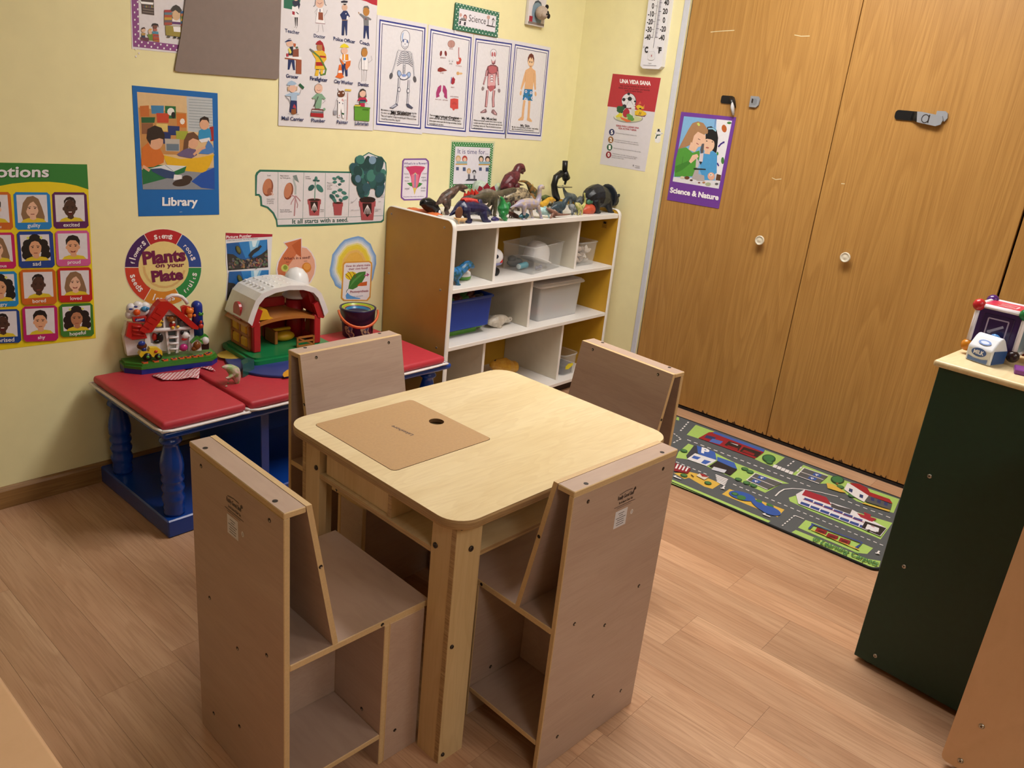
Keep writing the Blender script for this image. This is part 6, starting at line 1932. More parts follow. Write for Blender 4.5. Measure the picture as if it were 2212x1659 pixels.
ART['sciencenature']=('C',6059,13514,"""p 6f3c9a -14 9 2690 18 2657 -3864 -23 -3891
p 7fb4e0 161 -166 2528 -140 2483 -3019 119 -3027
p e2e2ea 1779 -145 2528 -140 2488 -2764 2240 -2680
p dcdce2 124 -2833 1146 -2728 2475 -2698 2483 -3019 119 -3027
p 6a8fc4 1715 -151 1798 -150 1788 -470 1745 -540
p 5a3a28 2261 -2407 2477 -2428 2490 -2679 2259 -2677
e b8602c 2228 -492 112 29 64 -154
s 3a2a80 70 2106 -1275 2209 -1131 2325 -1053
p 3a2a80 2263 -1027 2363 -1016 2355 -1105
e 3f7a3a 2419 -241 109 10 11 -51
e 3f7a3a 2427 -1817 74 9 30 -146
e 3f8a3a 2125 -1554 45 5 16 -78
s 3a2a80 64 2186 -1947 2288 -2067
p 15161a 1395 -1005 1411 -507 1594 -456 1889 -591 2022 -905 2053 -1297 2065 -1544 1835 -1455 1466 -1163
p 4a9ad4 1342 -1714 1621 -1546 1917 -1479 2113 -1589 2254 -2374 2117 -2460 2089 -2701 1708 -2754 1416 -2383
e e6bfa4 1619 -1246 291 -11 -1 -303
p 15161a 1364 -1041 1432 -802 1639 -681 1904 -852 1894 -1083 1705 -1005 1509 -992
s 8fc4e0 64 1462 -567 1689 -545 1867 -632
e 2a1c18 1499 -1093 46 -2 0 -20
e 2a1c18 1781 -1096 46 -2 0 -20
e a85a50 1585 -1367 85 -1 1 -33
p e6bfa4 1487 -1462 1760 -1464 1755 -1631 1482 -1630
p a9805a 151 -1581 286 -1225 505 -695 649 -414 906 -317 1188 -363 1475 -632 1470 -798 1145 -731 824 -898 785 -1305 457 -1478
e e8bfa4 1088 -1037 325 -62 -78 -356
p e8bfa4 726 -1211 1122 -1403 1006 -1618 674 -1555
p a9805a 700 -1079 720 -774 965 -617 1431 -604 1495 -729 1324 -846 991 -747 830 -931 791 -1237
p c8d86a 865 -410 955 -369 1055 -475 964 -510
p 4f9a3a 151 -1581 536 -1469 896 -1665 1225 -1525 1284 -1721 1211 -2651 181 -2808 132 -2552 102 -2069
p 3f8430 154 -2340 765 -2022 903 -2107 527 -2465 192 -2649
s 2f5a28 15 456 -1888 461 -2232
s 2a1c18 22 1050 -1041 1175 -1078
s 9a4a44 29 1008 -1230 1137 -1283
p e8bfa4 791 -2053 915 -1765 1139 -1687 1239 -1794 1072 -1950 906 -2124
p 55555c 1257 -1488 1285 -1233 1398 -1211 1437 -1602 1309 -1650
p d8ccd4 1271 -1655 1448 -1617 1475 -1985 1298 -1990
p 26262c 1298 -1990 1456 -1987 1405 -2129
p 26262c 1083 -2307 1688 -2263 1698 -2312 1096 -2374
p b0a8a8 1158 -2383 1352 -2358 1399 -2797 1074 -2773
p b0a8a8 1346 -2529 1668 -2554 1734 -2784 1325 -2824
p c8c0c4 1123 -1808 1331 -2054 1293 -2263 1177 -2278
e e0ac94 2018 -2541 174 24 34 -165
e f0ece8 1998 -2483 76 10 12 -59
e 2a2a30 1990 -2484 30 4 5 -26
e d8ccb0 590 -2787 111 15 11 -57
e 6a4028 831 -2771 134 18 13 -69
e 4a2c20 1068 -2843 78 11 8 -40
e e8e4e4 1202 -2911 55 8 6 -28
e 7a3a30 1479 -2896 62 9 6 -32
e b07a50 1709 -2856 77 11 8 -40
e a8b090 1933 -2893 137 19 15 -72
e 5a5a60 2347 -2828 90 13 10 -47
t f4f0f6 69 -3531 2502 30 -9 223 4 100|Science & Nature""")
ART['thermometer']=('C',3706,18025,"""p e3e3ea -11 449 1129 446 1107 -29 1163 -2697 1044 -2815 202 -2833 49 -2717
t 1c1c24 223 -341 117 -2 -19 207 3 100|0
t 1c1c24 83 -666 312 2 -19 205 3 100|-10
t 1c1c24 87 -985 305 5 -18 205 3 100|-20
t 1c1c24 88 -1305 302 5 -19 208 3 100|-30
t 1c1c24 90 -1627 297 10 -20 213 3 100|-40
t 1c1c24 175 -13 175 -3 -17 194 3 100|10
t 1c1c24 176 297 186 -3 -19 205 3 100|20
t 1c1c24 838 -195 244 -3 -19 199 3 100|40
t 1c1c24 830 -549 251 0 -20 206 3 100|20
t 1c1c24 896 -905 126 -1 -21 209 3 100|0
t 1c1c24 825 -1264 299 3 -20 205 3 100|-20
t 1c1c24 829 -1621 298 6 -21 210 3 100|-40
t 1c1c24 845 155 227 -3 -20 203 3 100|60
s 3a3a48 16 409 1617 540 1614
s 3a3a48 12 477 1554 540 1553
s 3a3a48 12 477 1494 540 1492
s 3a3a48 12 476 1433 540 1432
s 3a3a48 12 476 1372 540 1371
s 3a3a48 16 408 1312 540 1310
s 3a3a48 12 476 1250 540 1249
s 3a3a48 12 476 1189 540 1188
s 3a3a48 12 476 1128 540 1127
s 3a3a48 12 476 1066 540 1066
s 3a3a48 16 407 1006 540 1004
s 3a3a48 12 476 944 539 943
s 3a3a48 12 475 882 539 881
s 3a3a48 12 475 821 539 820
s 3a3a48 12 475 759 539 758
s 3a3a48 16 406 698 539 697
s 3a3a48 12 475 635 539 635
s 3a3a48 12 475 574 539 573
s 3a3a48 12 475 512 539 511
s 3a3a48 12 475 450 539 449
s 3a3a48 16 406 388 539 387
s 3a3a48 12 474 325 539 325
s 3a3a48 12 474 263 539 263
s 3a3a48 12 474 201 539 201
s 3a3a48 12 474 138 539 139
s 3a3a48 17 405 76 539 76
s 3a3a48 12 474 13 538 14
s 3a3a48 12 474 -49 538 -49
s 3a3a48 12 474 -112 538 -111
s 3a3a48 12 474 -175 538 -174
s 3a3a48 17 404 -238 538 -237
s 3a3a48 12 473 -301 538 -300
s 3a3a48 12 473 -364 538 -363
s 3a3a48 12 473 -427 538 -426
s 3a3a48 12 473 -490 538 -489
s 3a3a48 17 403 -554 538 -552
s 3a3a48 12 473 -616 538 -615
s 3a3a48 12 473 -680 538 -679
s 3a3a48 12 473 -743 538 -742
s 3a3a48 12 473 -807 538 -806
s 3a3a48 17 403 -872 537 -869
s 3a3a48 13 472 -934 537 -933
s 3a3a48 13 472 -998 537 -996
s 3a3a48 13 472 -1062 537 -1060
s 3a3a48 13 472 -1126 537 -1124
s 3a3a48 17 402 -1192 537 -1188
s 3a3a48 13 472 -1254 537 -1252
s 3a3a48 13 472 -1318 537 -1316
s 3a3a48 13 472 -1382 537 -1380
s 3a3a48 13 471 -1447 537 -1445
s 3a3a48 17 401 -1513 537 -1509
p b4b2be 614 -1507 707 -1504 677 324 586 324
s 6a6a78 12 587 1091 682 1090
s 3a3a48 16 590 922 722 920
s 6a6a78 12 594 752 689 751
s 3a3a48 16 597 581 729 581
s 6a6a78 12 600 410 696 410
s 3a3a48 16 604 238 736 239
s 6a6a78 12 607 66 703 67
s 3a3a48 16 610 -107 743 -106
s 6a6a78 12 614 -280 710 -279
s 3a3a48 17 617 -454 750 -452
s 6a6a78 12 620 -628 717 -627
s 3a3a48 17 624 -803 758 -801
s 6a6a78 12 627 -979 724 -977
s 3a3a48 17 631 -1155 765 -1152
s 6a6a78 13 634 -1332 732 -1329
s 3a3a48 17 638 -1509 772 -1505
s 8a8a96 29 614 -1951 614 -1507
s a8a8b2 21 614 -1507 586 324
s f4f4f6 34 572 -1953 574 -1508 551 324
t 1c1c24 187 -2149 179 0 -17 227 4 100|C
t 1c1c24 919 -2142 156 1 -22 221 4 100|F
e 3a3a44 121 -1920 40 2 7 -37
e e6e6ee 121 -1920 26 1 5 -26
e 3a3a44 853 -1914 39 2 7 -37
e e6e6ee 853 -1914 25 1 5 -26
p c4c4cc 384 -2190 431 -2108 693 -2097 758 -2174 769 -2398 699 -2457 476 -2468 402 -2399
p e8e8ee 408 -2200 449 -2128 680 -2118 738 -2186 747 -2384 685 -2436 489 -2446 423 -2385
p c4c4cc 454 -2221 484 -2167 655 -2160 697 -2210 704 -2356 659 -2395 514 -2401 466 -2356
p e8e8ee 473 -2229 499 -2183 645 -2177 681 -2220 687 -2345 648 -2378 524 -2384 483 -2345
p b8b0b4 510 -2245 527 -2215 625 -2210 649 -2239 653 -2322 627 -2344 544 -2348 517 -2323
p e8e8ee 526 -2252 540 -2228 616 -2225 635 -2248 638 -2313 617 -2330 553 -2333 531 -2313
p 9a3a44 559 -2242 605 -2240 610 -2314 567 -2316
t 3a3a44 473 -2630 182 9 0 0 0 100|Taylor
s 5a5a64 13 225 -2689 913 -2676""")
ART['rug']=('R',-4000,-14000,"""p 585b5e 2030 10481 2660 7538 2833 4727 2750 -5371 637 -5709 -3323 -6481 -3558 -6330 -3501 -3334 -3587 1312 -3740 4684 -3794 7795
p a8cc6c 2569 3732 2412 2949 1255 2843 1193 3400
p a8cc6c 2619 3729 2668 -574 1282 -652 1276 -236 1349 197 1361 2843 1193 3400 1816 3457
p a8cc6c 2710 4813 2742 4705 2387 4496 2357 4635
p a8cc6c 2586 -1430 2540 -2483 2721 -5312 1260 -5538 1199 -5319 1049 -4215 1384 -3636 1167 -3036 1635 -2831 1344 -2607 1259 -1507
p a8cc6c -799 2645 369 2837 375 2579 475 1558 279 581 294 -1799 29 -1595 -1308 -1517 -1220 -383 -1124 180 -1068 1054 -1178 2086 -1409 2397
p d8b24e -2119 1325 -1993 970 -2049 5 -2741 -9 -2827 300 -2637 1081 -2888 1147 -2774 1694
p d8b24e -2181 -442 -2024 -2619 -2802 -2691 -2844 -463
p a8cc6c -935 -2307 -226 -2479 -220 -3683 82 -4377 373 -5770 -1292 -5883 -1273 -5029 -1282 -4175 -1291 -3289 -1184 -2462
p a8cc6c -2146 -3483 -2101 -3839 -2165 -5907 -2748 -5904 -2973 -5624 -2941 -3529
p a8cc6c -3466 -3514 -3179 -3543 -3084 -5344 -3102 -5984 -2842 -6383 -3284 -6469 -3519 -6318
p a8cc6c -3342 1433 -3316 -2654 -3487 -2643 -3639 1291
s e4e2e4 67 705 3089 707 2907
s e4e2e4 66 709 2760 711 2580
s e4e2e4 66 712 2434 714 2256
s e4e2e4 65 715 2112 717 1936
s e4e2e4 65 718 1793 720 1619
s e4e2e4 64 722 1478 723 1306
s e4e2e4 64 725 1166 726 996
s e4e2e4 63 728 858 729 690
s e4e2e4 63 731 553 732 386
s e4e2e4 62 734 251 735 86
s e4e2e4 62 737 -48 738 -211
s e4e2e4 61 740 -343 741 -504
s e4e2e4 61 743 -635 744 -795
s e4e2e4 60 745 -925 747 -1082
s e4e2e4 60 748 -1211 750 -1367
s e4e2e4 59 751 -1494 753 -1649
s e4e2e4 59 754 -1774 755 -1927
s e4e2e4 59 757 -2052 758 -2203
s e4e2e4 58 759 -2326 761 -2476
s e4e2e4 59 -1766 2185 -1767 2043
s e4e2e4 59 -1767 1927 -1767 1786
s e4e2e4 58 -1767 1671 -1768 1531
s e4e2e4 58 -1768 1418 -1768 1279
s e4e2e4 57 -1769 1167 -1769 1030
s e4e2e4 57 -1769 918 -1769 783
s e4e2e4 55 -1683 -338 -1684 -489
s e4e2e4 55 -1684 -612 -1684 -761
s e4e2e4 54 -1685 -882 -1685 -1030
s e4e2e4 54 -1685 -1150 -1686 -1296
s e4e2e4 54 -1686 -1415 -1686 -1560
s e4e2e4 53 -1687 -1678 -1687 -1821
s e4e2e4 53 -1687 -1937 -1688 -2079
s e4e2e4 53 -1688 -2195 -1688 -2335
s e4e2e4 52 -1688 -2449 -1689 -2588
s e4e2e4 52 -1689 -2701 -1689 -2838
s e4e2e4 52 -1690 -2950 -1690 -3086
s e4e2e4 51 -1690 -3197 -1691 -3332
s e4e2e4 51 -1691 -3441 -1691 -3575
s e4e2e4 51 -1691 -3683 -1692 -3815
s e4e2e4 50 -1692 -3923 -1692 -4053
s e4e2e4 50 -1693 -4160 -1693 -4289
s e4e2e4 50 -1693 -4395 -1693 -4523
s e4e2e4 49 -1694 -4627 -1694 -4754
s e4e2e4 49 -1694 -4857 -1695 -4983
s e4e2e4 49 -1695 -5085 -1695 -5210
s e4e2e4 48 -1695 -5311 -1696 -5435
s e4e2e4 48 -1696 -5535 -1696 -5657
s e4e2e4 48 -1696 -5757 -1697 -5878
s e4e2e4 47 -1697 -5976 -1697 -6096
s e4e2e4 56 698 -3703 698 -3867
s e4e2e4 56 699 -4000 699 -4161
s e4e2e4 55 700 -4293 701 -4452
s e4e2e4 55 701 -4582 702 -4740
s e4e2e4 55 702 -4869 703 -5025
s e4e2e4 54 704 -5152 704 -5307
s e4e2e4 54 705 -5432 705 -5585
s e4e2e4 73 2605 4123 2443 4081
s e4e2e4 72 2312 4047 2153 4006
s e4e2e4 72 2024 3972 1867 3932
s e4e2e4 71 1739 3899 1584 3859
s e4e2e4 70 1458 3826 1305 3787
s e4e2e4 68 771 3814 724 3719
s e4e2e4 68 685 3642 638 3548
s e4e2e4 67 600 3472 554 3379
s e4e2e4 67 516 3303 369 3298
s e4e2e4 66 250 3294 105 3290
s e4e2e4 65 -13 3286 -156 3281
s e4e2e4 65 2590 -1013 2428 -1021
s e4e2e4 64 2296 -1026 2137 -1033
s e4e2e4 63 2007 -1039 1849 -1046
s e4e2e4 63 2285 -1478 2065 -1500
s e4e2e4 62 1888 -1517 1672 -1539
s e4e2e4 50 -2184 -3075 -2300 -3078
s e4e2e4 50 -2394 -3079 -2509 -3081
s e4e2e4 49 -2602 -3083 -2716 -3085
s e4e2e4 49 -2808 -3087 -2920 -3089
s e4e2e4 48 -3012 -3090 -3123 -3093
s e4e2e4 48 -3213 -3094 -3323 -3096
s e4e2e4 54 -1285 -1916 -808 -1870 -421 -1891 -70 -2077 260 -2419 546 -2923 773 -3583
s e4e2e4 50 -2184 -3075 -2157 -3421
s e4e2e4 152 1514 -677 1198 -752
s e4e2e4 151 1502 -859 1187 -933
s e4e2e4 150 1489 -1040 1176 -1112
s e4e2e4 149 1477 -1220 1165 -1290
s e4e2e4 149 1465 -1398 1154 -1466
s e4e2e4 98 -1529 514 -1521 -26
s e4e2e4 97 -1655 431 -1662 -68
s e4e2e4 96 -1779 349 -1802 -110
s e4e2e4 95 -1903 267 -1941 -152
s e4e2e4 95 -2026 186 -2079 -193
p 9a2230 2286 2880 2560 2731 2618 336 2269 228 1349 197 1255 2843
p 3f62b0 2585 2744 2655 353 2329 256 2339 2730
p 2a3a6a 1881 2777 2005 2375 1608 2279 1544 2710
p 2c2426 2143 1812 2158 1196 1485 1027 1538 1726
p 2c2426 2105 1085 2201 278 1552 187 1471 964
p 8a2028 1673 1626 1721 1145 1499 1089 1450 1567
p 8a2028 1827 920 1814 420 1594 369 1560 899
p 4a6ab8 1744 2410 1853 1948 1417 1890 1307 2347
p e0dce0 2006 1684 1976 1329 2082 1326 2036 1586
p 39404c 318 2547 486 2498 -307 1996 -1198 1963 -894 2222
p 3a62b4 452 2479 488 1621 -164 1189 -375 1486 -252 2027
t eeeef4 -59 1983 74 -339 507 248 4 100|P
p 3a62b4 130 1319 203 570 -281 193 -351 580 -250 1116
p e0e0e4 -360 2106 -218 1161 -1099 1145 -1188 2024
p 26262c -250 1116 -333 166 -1093 92 -1016 1082
p c8ccd8 -902 929 -758 422 -1095 351 -1240 854
p 3a62b4 -618 2016 -545 1724 -862 1712 -915 1959
p 3a62b4 -609 1523 -547 1229 -986 1261 -1028 1454
p 585b5e -6 -478 49 -1610 -1006 -1474 -930 -543
s e4e2e4 58 49 -1610 -6 -478 -930 -543 -1006 -1474
s e4e2e4 41 -473 -511 -484 -1541
p 585b5e 2255 -1592 2331 -2588 1289 -2629 1241 -1690
s e4e2e4 62 2331 -2588 2255 -1592 1241 -1690 1289 -2629
s e4e2e4 44 1742 -1642 1804 -2609
p 3a5ca8 -92 -698 -34 -1000 -311 -1018 -361 -724
t e8e8f0 -309 -866 65 -101 0 0 2 100|P
p 3a5ca8 -606 -689 -547 -988 -817 -1006 -869 -715
t e8e8f0 -817 -856 64 -100 0 0 2 100|P
p 3a5ca8 2159 -2086 2208 -2389 1910 -2398 1868 -2103
t e8e8f0 1918 -2247 65 -102 0 0 2 100|P
p 3a5ca8 1648 -2093 1700 -2393 1408 -2402 1364 -2110
t e8e8f0 1415 -2252 65 -101 0 0 2 100|P
e 2f58a8 -2380 -1060 169 -456 -339 -128
e 2f58a8 -2538 -1855 -184 -429 -263 -49
e 2f58a8 -2603 -2304 74 -380 -320 -99
e 3f7a44 -2535 -1114 86 -148 -190 -78
e 3f7a44 -2241 -1690 39 -119 -117 -41
e 3f7a44 -2201 -2120 3 -150 -98 -27
e 1f4a34 1876 -196 159 -233 -410 -164
e 3f7a4a 1911 -180 131 -193 -315 -126
s 7a5a34 90 1586 -330 1369 -403
e 1f4a34 2306 -2988 152 -221 -399 -126
e 3f7a4a 2340 -2975 126 -183 -306 -97
s 7a5a34 86 2024 -3093 1814 -3147
e 2a5a3c -9 -13 60 -134 -157 -62
e 4a7f4a 12 -2 45 -101 -101 -40
e 2a5a3c -87 -285 60 -133 -156 -61
e 4a7f4a -66 -275 45 -100 -100 -39
e 2a5a3c -552 2534 63 -142 -160 -77
e 4a7f4a -530 2547 47 -106 -103 -50
e 2a5a3c -2673 1298 61 -131 -140 -66
e 4a7f4a -2655 1309 46 -98 -90 -43
e 2a5a3c -2479 337 60 -128 -139 -61
e 4a7f4a -2461 347 45 -96 -89 -39
e 2a5a3c -1161 -302 59 -129 -147 -59
e 4a7f4a -1141 -292 45 -97 -95 -38
e 2a5a3c -1178 -665 59 -128 -146 -57
e 4a7f4a -1159 -655 44 -96 -94 -37
e 2a5a3c -1157 -954 59 -127 -145 -56
e 4a7f4a -1137 -945 44 -95 -94 -36
e 2a5a3c -2471 -813 58 -124 -136 -55
e 4a7f4a -2453 -804 44 -93 -88 -35
e 2a5a3c 1707 -3330 57 -127 -161 -46
e 4a7f4a 1729 -3322 43 -95 -104 -30
e 2a5a3c 1493 -399 60 -137 -168 -62
e 4a7f4a 1515 -389 45 -103 -109 -40
e 2a5a3c 1288 -3925 56 -124 -156 -42
e 4a7f4a 1309 -3918 42 -93 -101 -27
p 8a2230 -1958 2126 -1903 1422 -2392 1275 -2679 1750
s e4e2e4 67 -1955 1990 -2408 1830
s e4e2e4 66 -1940 1845 -2373 1699
s e4e2e4 66 -1925 1701 -2338 1569
s e4e2e4 66 -1910 1558 -2303 1439
p d8d0c0 -2305 954 -1993 970 -1964 566 -2362 556
p 9a2a30 -1993 970 -1930 820 -2013 540 -2183 759
s 2a2a2a 48 -2388 1144 -2480 960
p e4e2e4 2348 -3381 2305 -3539 1877 -4386 1132 -4457 1283 -4042 1613 -3506
p a0242e 2433 -3446 2657 -3747 2554 -4111 2247 -4307 2285 -5066 1954 -5281 1877 -4386 2305 -3539
p 54585c 1877 -4386 1880 -5281 1349 -5381 1224 -4471
p d8b24e 1080 -4475 1297 -5397 1124 -5408 949 -4430
p d8b24e 1593 -2799 1678 -3055 1372 -3687 1221 -3509 1146 -3020
p 2c3c6c 1711 -4098 1726 -4231 1406 -4318 1413 -4179
p 2c3c6c 1829 -4493 1843 -4624 1524 -4707 1530 -4570
p 2c3c6c 1837 -4739 1851 -4869 1533 -4949 1540 -4813
p 2c3c6c 1864 -4998 1878 -5127 1562 -5205 1569 -5070
p 2c3c6c 1886 -3618 1901 -3754 1575 -3846 1582 -3704
p dedce2 -504 -2406 178 -2454 -23 -3607 82 -4377 -261 -5529 -338 -5784 -1177 -5825 -1128 -5147 -1201 -2795
p a0283a 197 -2493 272 -3310 -250 -3717 -357 -2581
p 4a4c50 -72 -3626 -86 -3903 82 -4377 -383 -4455 -415 -3757
p a0283a -58 -4603 104 -5283 -286 -5242 -281 -4811
p a0283a 270 -4752 255 -5018 -313 -5166 -273 -4981
p 2f4a90 -486 -2752 -430 -3078 -664 -3126 -702 -2795
p 2f4a90 -483 -3141 -427 -3462 -659 -3508 -697 -3181
p 2f4a90 -480 -3524 -424 -3841 -654 -3884 -692 -3561
p 2f4a90 -476 -3901 -421 -4214 -649 -4254 -687 -3936
p 2f4a90 -473 -4273 -418 -4582 -645 -4619 -682 -4305
p 2f4a90 -470 -4639 -415 -4944 -640 -4979 -677 -4669
p 2f4a90 -934 -2799 -894 -3128 -1122 -3175 -1144 -2840
p 2f4a90 -927 -3182 -888 -3508 -1114 -3552 -1135 -3222
p 2f4a90 -920 -3561 -882 -3881 -1106 -3923 -1127 -3597
p 2f4a90 -913 -3933 -875 -4250 -1098 -4289 -1119 -3968
p 2f4a90 -907 -4301 -869 -4613 -1091 -4649 -1111 -4333
p 2f4a90 -901 -4663 -863 -4970 -1083 -5005 -1103 -4692
p 2f4a90 -894 -5019 -857 -5323 -1076 -5355 -1096 -5047
s 8a2434 46 -663 -2755 -594 -5048
p 242428 -463 -5046 -357 -5769 -1150 -5796 -1082 -5131
p e0e0e6 -623 -5185 -578 -5590 -980 -5680 -1063 -5250
s a0283a 43 -651 -5321 -651 -5447
e 24242a -1090 -5385 51 -41 -90 -30
e 24242a -1016 -5650 51 -41 -90 -29
s 2f4a90 98 -2333 -3758 -2201 -5537 -2765 -5511
s 2f4a90 70 -2304 -3833 -2790 -3857
s d8b24e 68 -2761 -3931 -2784 -5638
p 8a1f2c -2456 -4023 -2392 -4383 -2734 -4410 -2781 -4068
p 5a1820 -2573 -4134 -2540 -4334 -2684 -4340 -2725 -4144
p 8a1f2c -2502 -4447 -2438 -4800 -2776 -4823 -2824 -4487
p 5a1820 -2618 -4554 -2585 -4751 -2727 -4754 -2768 -4562
p 8a1f2c -2470 -4874 -2407 -5222 -2742 -5241 -2789 -4910
p 5a1820 -2585 -4979 -2552 -5172 -2693 -5174 -2734 -4984
s e4e2e4 70 -3119 1487 -3097 1183
s e4e2e4 70 -3131 1496 -3004 1449
s e4e2e4 70 -2215 -234 -2460 -286
s e4e2e4 69 -2501 -218 -2437 -364
s e4e2e4 63 -3126 -2271 -3106 -2535
s e4e2e4 63 -3137 -2262 -3020 -2313
s e4e2e4 59 -2284 -6144 -2500 -6156
s e4e2e4 58 -2537 -6097 -2479 -6219
t 3f7a4a -3501 -4231 130 -2182 348 -7 2 100|© Learning Carpets""")

TXT = {}
def parse_art():
    keys = set(['H\t0'])
    for k, (pl, o0, o1, s) in ART.items():
        for ln in s.split('\n'):
            if ln.startswith('t'):
                head, t = ln[1:].split('|', 1)
                keys.add(t + '\t' + head.split()[7])
    tmp = []
    for k in sorted(keys | EXTRA_TXT):
        t, b = k.split('\t')
        cu = bpy.data.curves.new('glyphs', 'FONT')
        cu.body = t; cu.size = 1.0; cu.offset = int(b) * 0.011; cu.resolution_u = 3; cu.fill_mode = 'FRONT'
        ob = bpy.data.objects.new('glyphs', cu); COL.objects.link(ob)
        tmp.append((k, ob, cu))
    dg = bpy.context.evaluated_depsgraph_get(); dg.update()
    for k, ob, cu in tmp:
        me = ob.evaluated_get(dg).to_mesh()
        vs = [(v.co.x, v.co.y) for v in me.vertices]
        fs = [list(p.vertices) for p in me.polygons]
        TXT[k] = (vs, fs)
        ob.evaluated_get(dg).to_mesh_clear()
    for k, ob, cu in tmp:
        bpy.data.objects.remove(ob); bpy.data.curves.remove(cu)
EXTRA_TXT = {'Lakeshore\t1', 'MILK\t3', 'chicco\t2', 'Really Good Stuff\t2', 'Sit & Store Chair Set\t2', '3\t1', 'The time\t1', 'I love best\t1', 'P\t3'}
parse_art()
CAPH = max(v[1] for v in TXT['H\t0'][0])

class Flat:
    """coloured flat polygons on a plane; each primitive one hair above the last"""
    def __init__(s): s.v = []; s.f = []; s.c = []; s.k = 0
    def poly(s, pts, col, faces=None):
        n = len(s.v); d = s.k * 2.5e-5; s.k += 1
        s.v += [(a, b, d) for a, b in pts]
        for f in (faces or [list(range(len(pts)))]):
            s.f.append([n + i for i in f]); s.c.append(col)
    def ellipse(s, o, a, b, col, n=None):
        r = max(math.hypot(*a), math.hypot(*b))
        n = n or max(8, min(36, int(r * 900)))
        s.poly([(o[0] + a[0] * math.cos(2 * PI * i / n) + b[0] * math.sin(2 * PI * i / n), o[1] + a[1] * math.cos(2 * PI * i / n) + b[1] * math.sin(2 * PI * i / n)) for i in range(n)], col)
    def stroke(s, pts, w, col):
        L = []; Rr = []; h = w / 2
        for i, p in enumerate(pts):
            q0 = pts[max(i - 1, 0)]; q1 = pts[min(i + 1, len(pts) - 1)]
            dx, dy = q1[0] - q0[0], q1[1] - q0[1]; l = math.hypot(dx, dy) or 1e-9
            L.append((p[0] - dy / l * h, p[1] + dx / l * h)); Rr.append((p[0] + dy / l * h, p[1] - dx / l * h))
        m = len(pts); vs = L + Rr
        s.poly(vs, col, [[i, i + 1, m + i + 1, m + i] for i in range(m - 1)])
    def text(s, t, o, U, V, bold, asp, col):
        vs, fs = TXT[t + '\t' + str(bold)]
        if not vs: return
        x0 = min(v[0] for v in vs); x1 = max(v[0] for v in vs); w = (x1 - x0) or 1
        ux, uy = U[0] / w, U[1] / w
        if V[0] == 0 and V[1] == 0: vx, vy = -uy * asp, ux * asp
        else: vx, vy = V[0] / CAPH, V[1] / CAPH
        s.poly([(o[0] + (x - x0) * ux + y * vx, o[1] + (x - x0) * uy + y * vy) for x, y in vs], col, fs)
    def build(s, name, parent, fn, off):
        me = bpy.data.meshes.new(name)
        me.from_pydata([fn(a, b, d + off) for a, b, d in s.v], [], s.f)
        at = me.color_attributes.new('Col', 'BYTE_COLOR', 'CORNER')
        buf = []
        for f, c in zip(s.f, s.c):
            r, g, bb = (int(c[i:i + 2], 16) / 255.0 for i in (0, 2, 4))
            buf += [r, g, bb, 1.0] * len(f)
        at.data.foreach_set('color_srgb', buf)
        me.materials.append(INK)
        me.validate()
        o = link(name, me, parent)
        if len(s.f) > 1: o['kind'] = 'stuff'
        return o

PLANE = {'W': lambda a, b, d: Vector((a, -d, b)), 'C': lambda a, b, d: Vector((-d, -a, b)), 'R': lambda a, b, d: Vector((a, b, d))}
def art_things(key, name, label, cat, thick=0.0008, wall_off=0.0, sheet_mat=None, group=None, skip=0, sheetname='sheet', root=None):
    pl, o0, o1, src = ART[key]
    fn0 = PLANE[pl]
    ox, oy = o0 / 1e4, o1 / 1e4
    if root is None:
        root = thing(name, label, cat, fn0(ox, oy, wall_off), 0, group)
    pic, let = Flat(), Flat()
    first = True
    for idx, ln in enumerate(src.split('\n')):
        if idx < skip: continue
        k = ln[0]
        if k == 't':
            head, t = ln[1:].split('|', 1)
            h = head.split(); c = h[0]; q = [float(x) / 1e4 for x in h[1:7]]
            let.k = max(let.k, pic.k)
            let.text(t, (q[0], q[1]), (q[2], q[3]), (q[4], q[5]), int(h[7]), int(h[8]) / 100.0, c)
            pic.k = max(pic.k, let.k)
            continue
        h = ln[1:].split(); c = h[0]; q = [float(x) / 1e4 for x in h[1:]]
        if k == 's':
            w = q[0]; q = q[1:]
            pic.stroke([(q[i], q[i + 1]) for i in range(0, len(q), 2)], w, c)
        elif k == 'e':
            pic.ellipse((q[0], q[1]), (q[2], q[3]), (q[4], q[5]), c)
        else:
            pts = [(q[i], q[i + 1]) for i in range(0, len(q), 2)]
            if first and thick > 0 and skip == 0:
                mb = MB(); mb.prism(pts, 0.0, thick, fn0)
                sm = sheet_mat or M('sheet_' + c, c, 0.45, 0.02, 50)
                mb.build(sheetname, sm, root)
                first = False
            else:
                pic.poly(pts, c)
        first = False
    if pic.f: pic.build('picture', root, fn0, thick + 5e-5)
    if let.f: let.build('lettering', root, fn0, thick + 5e-5)
    return root

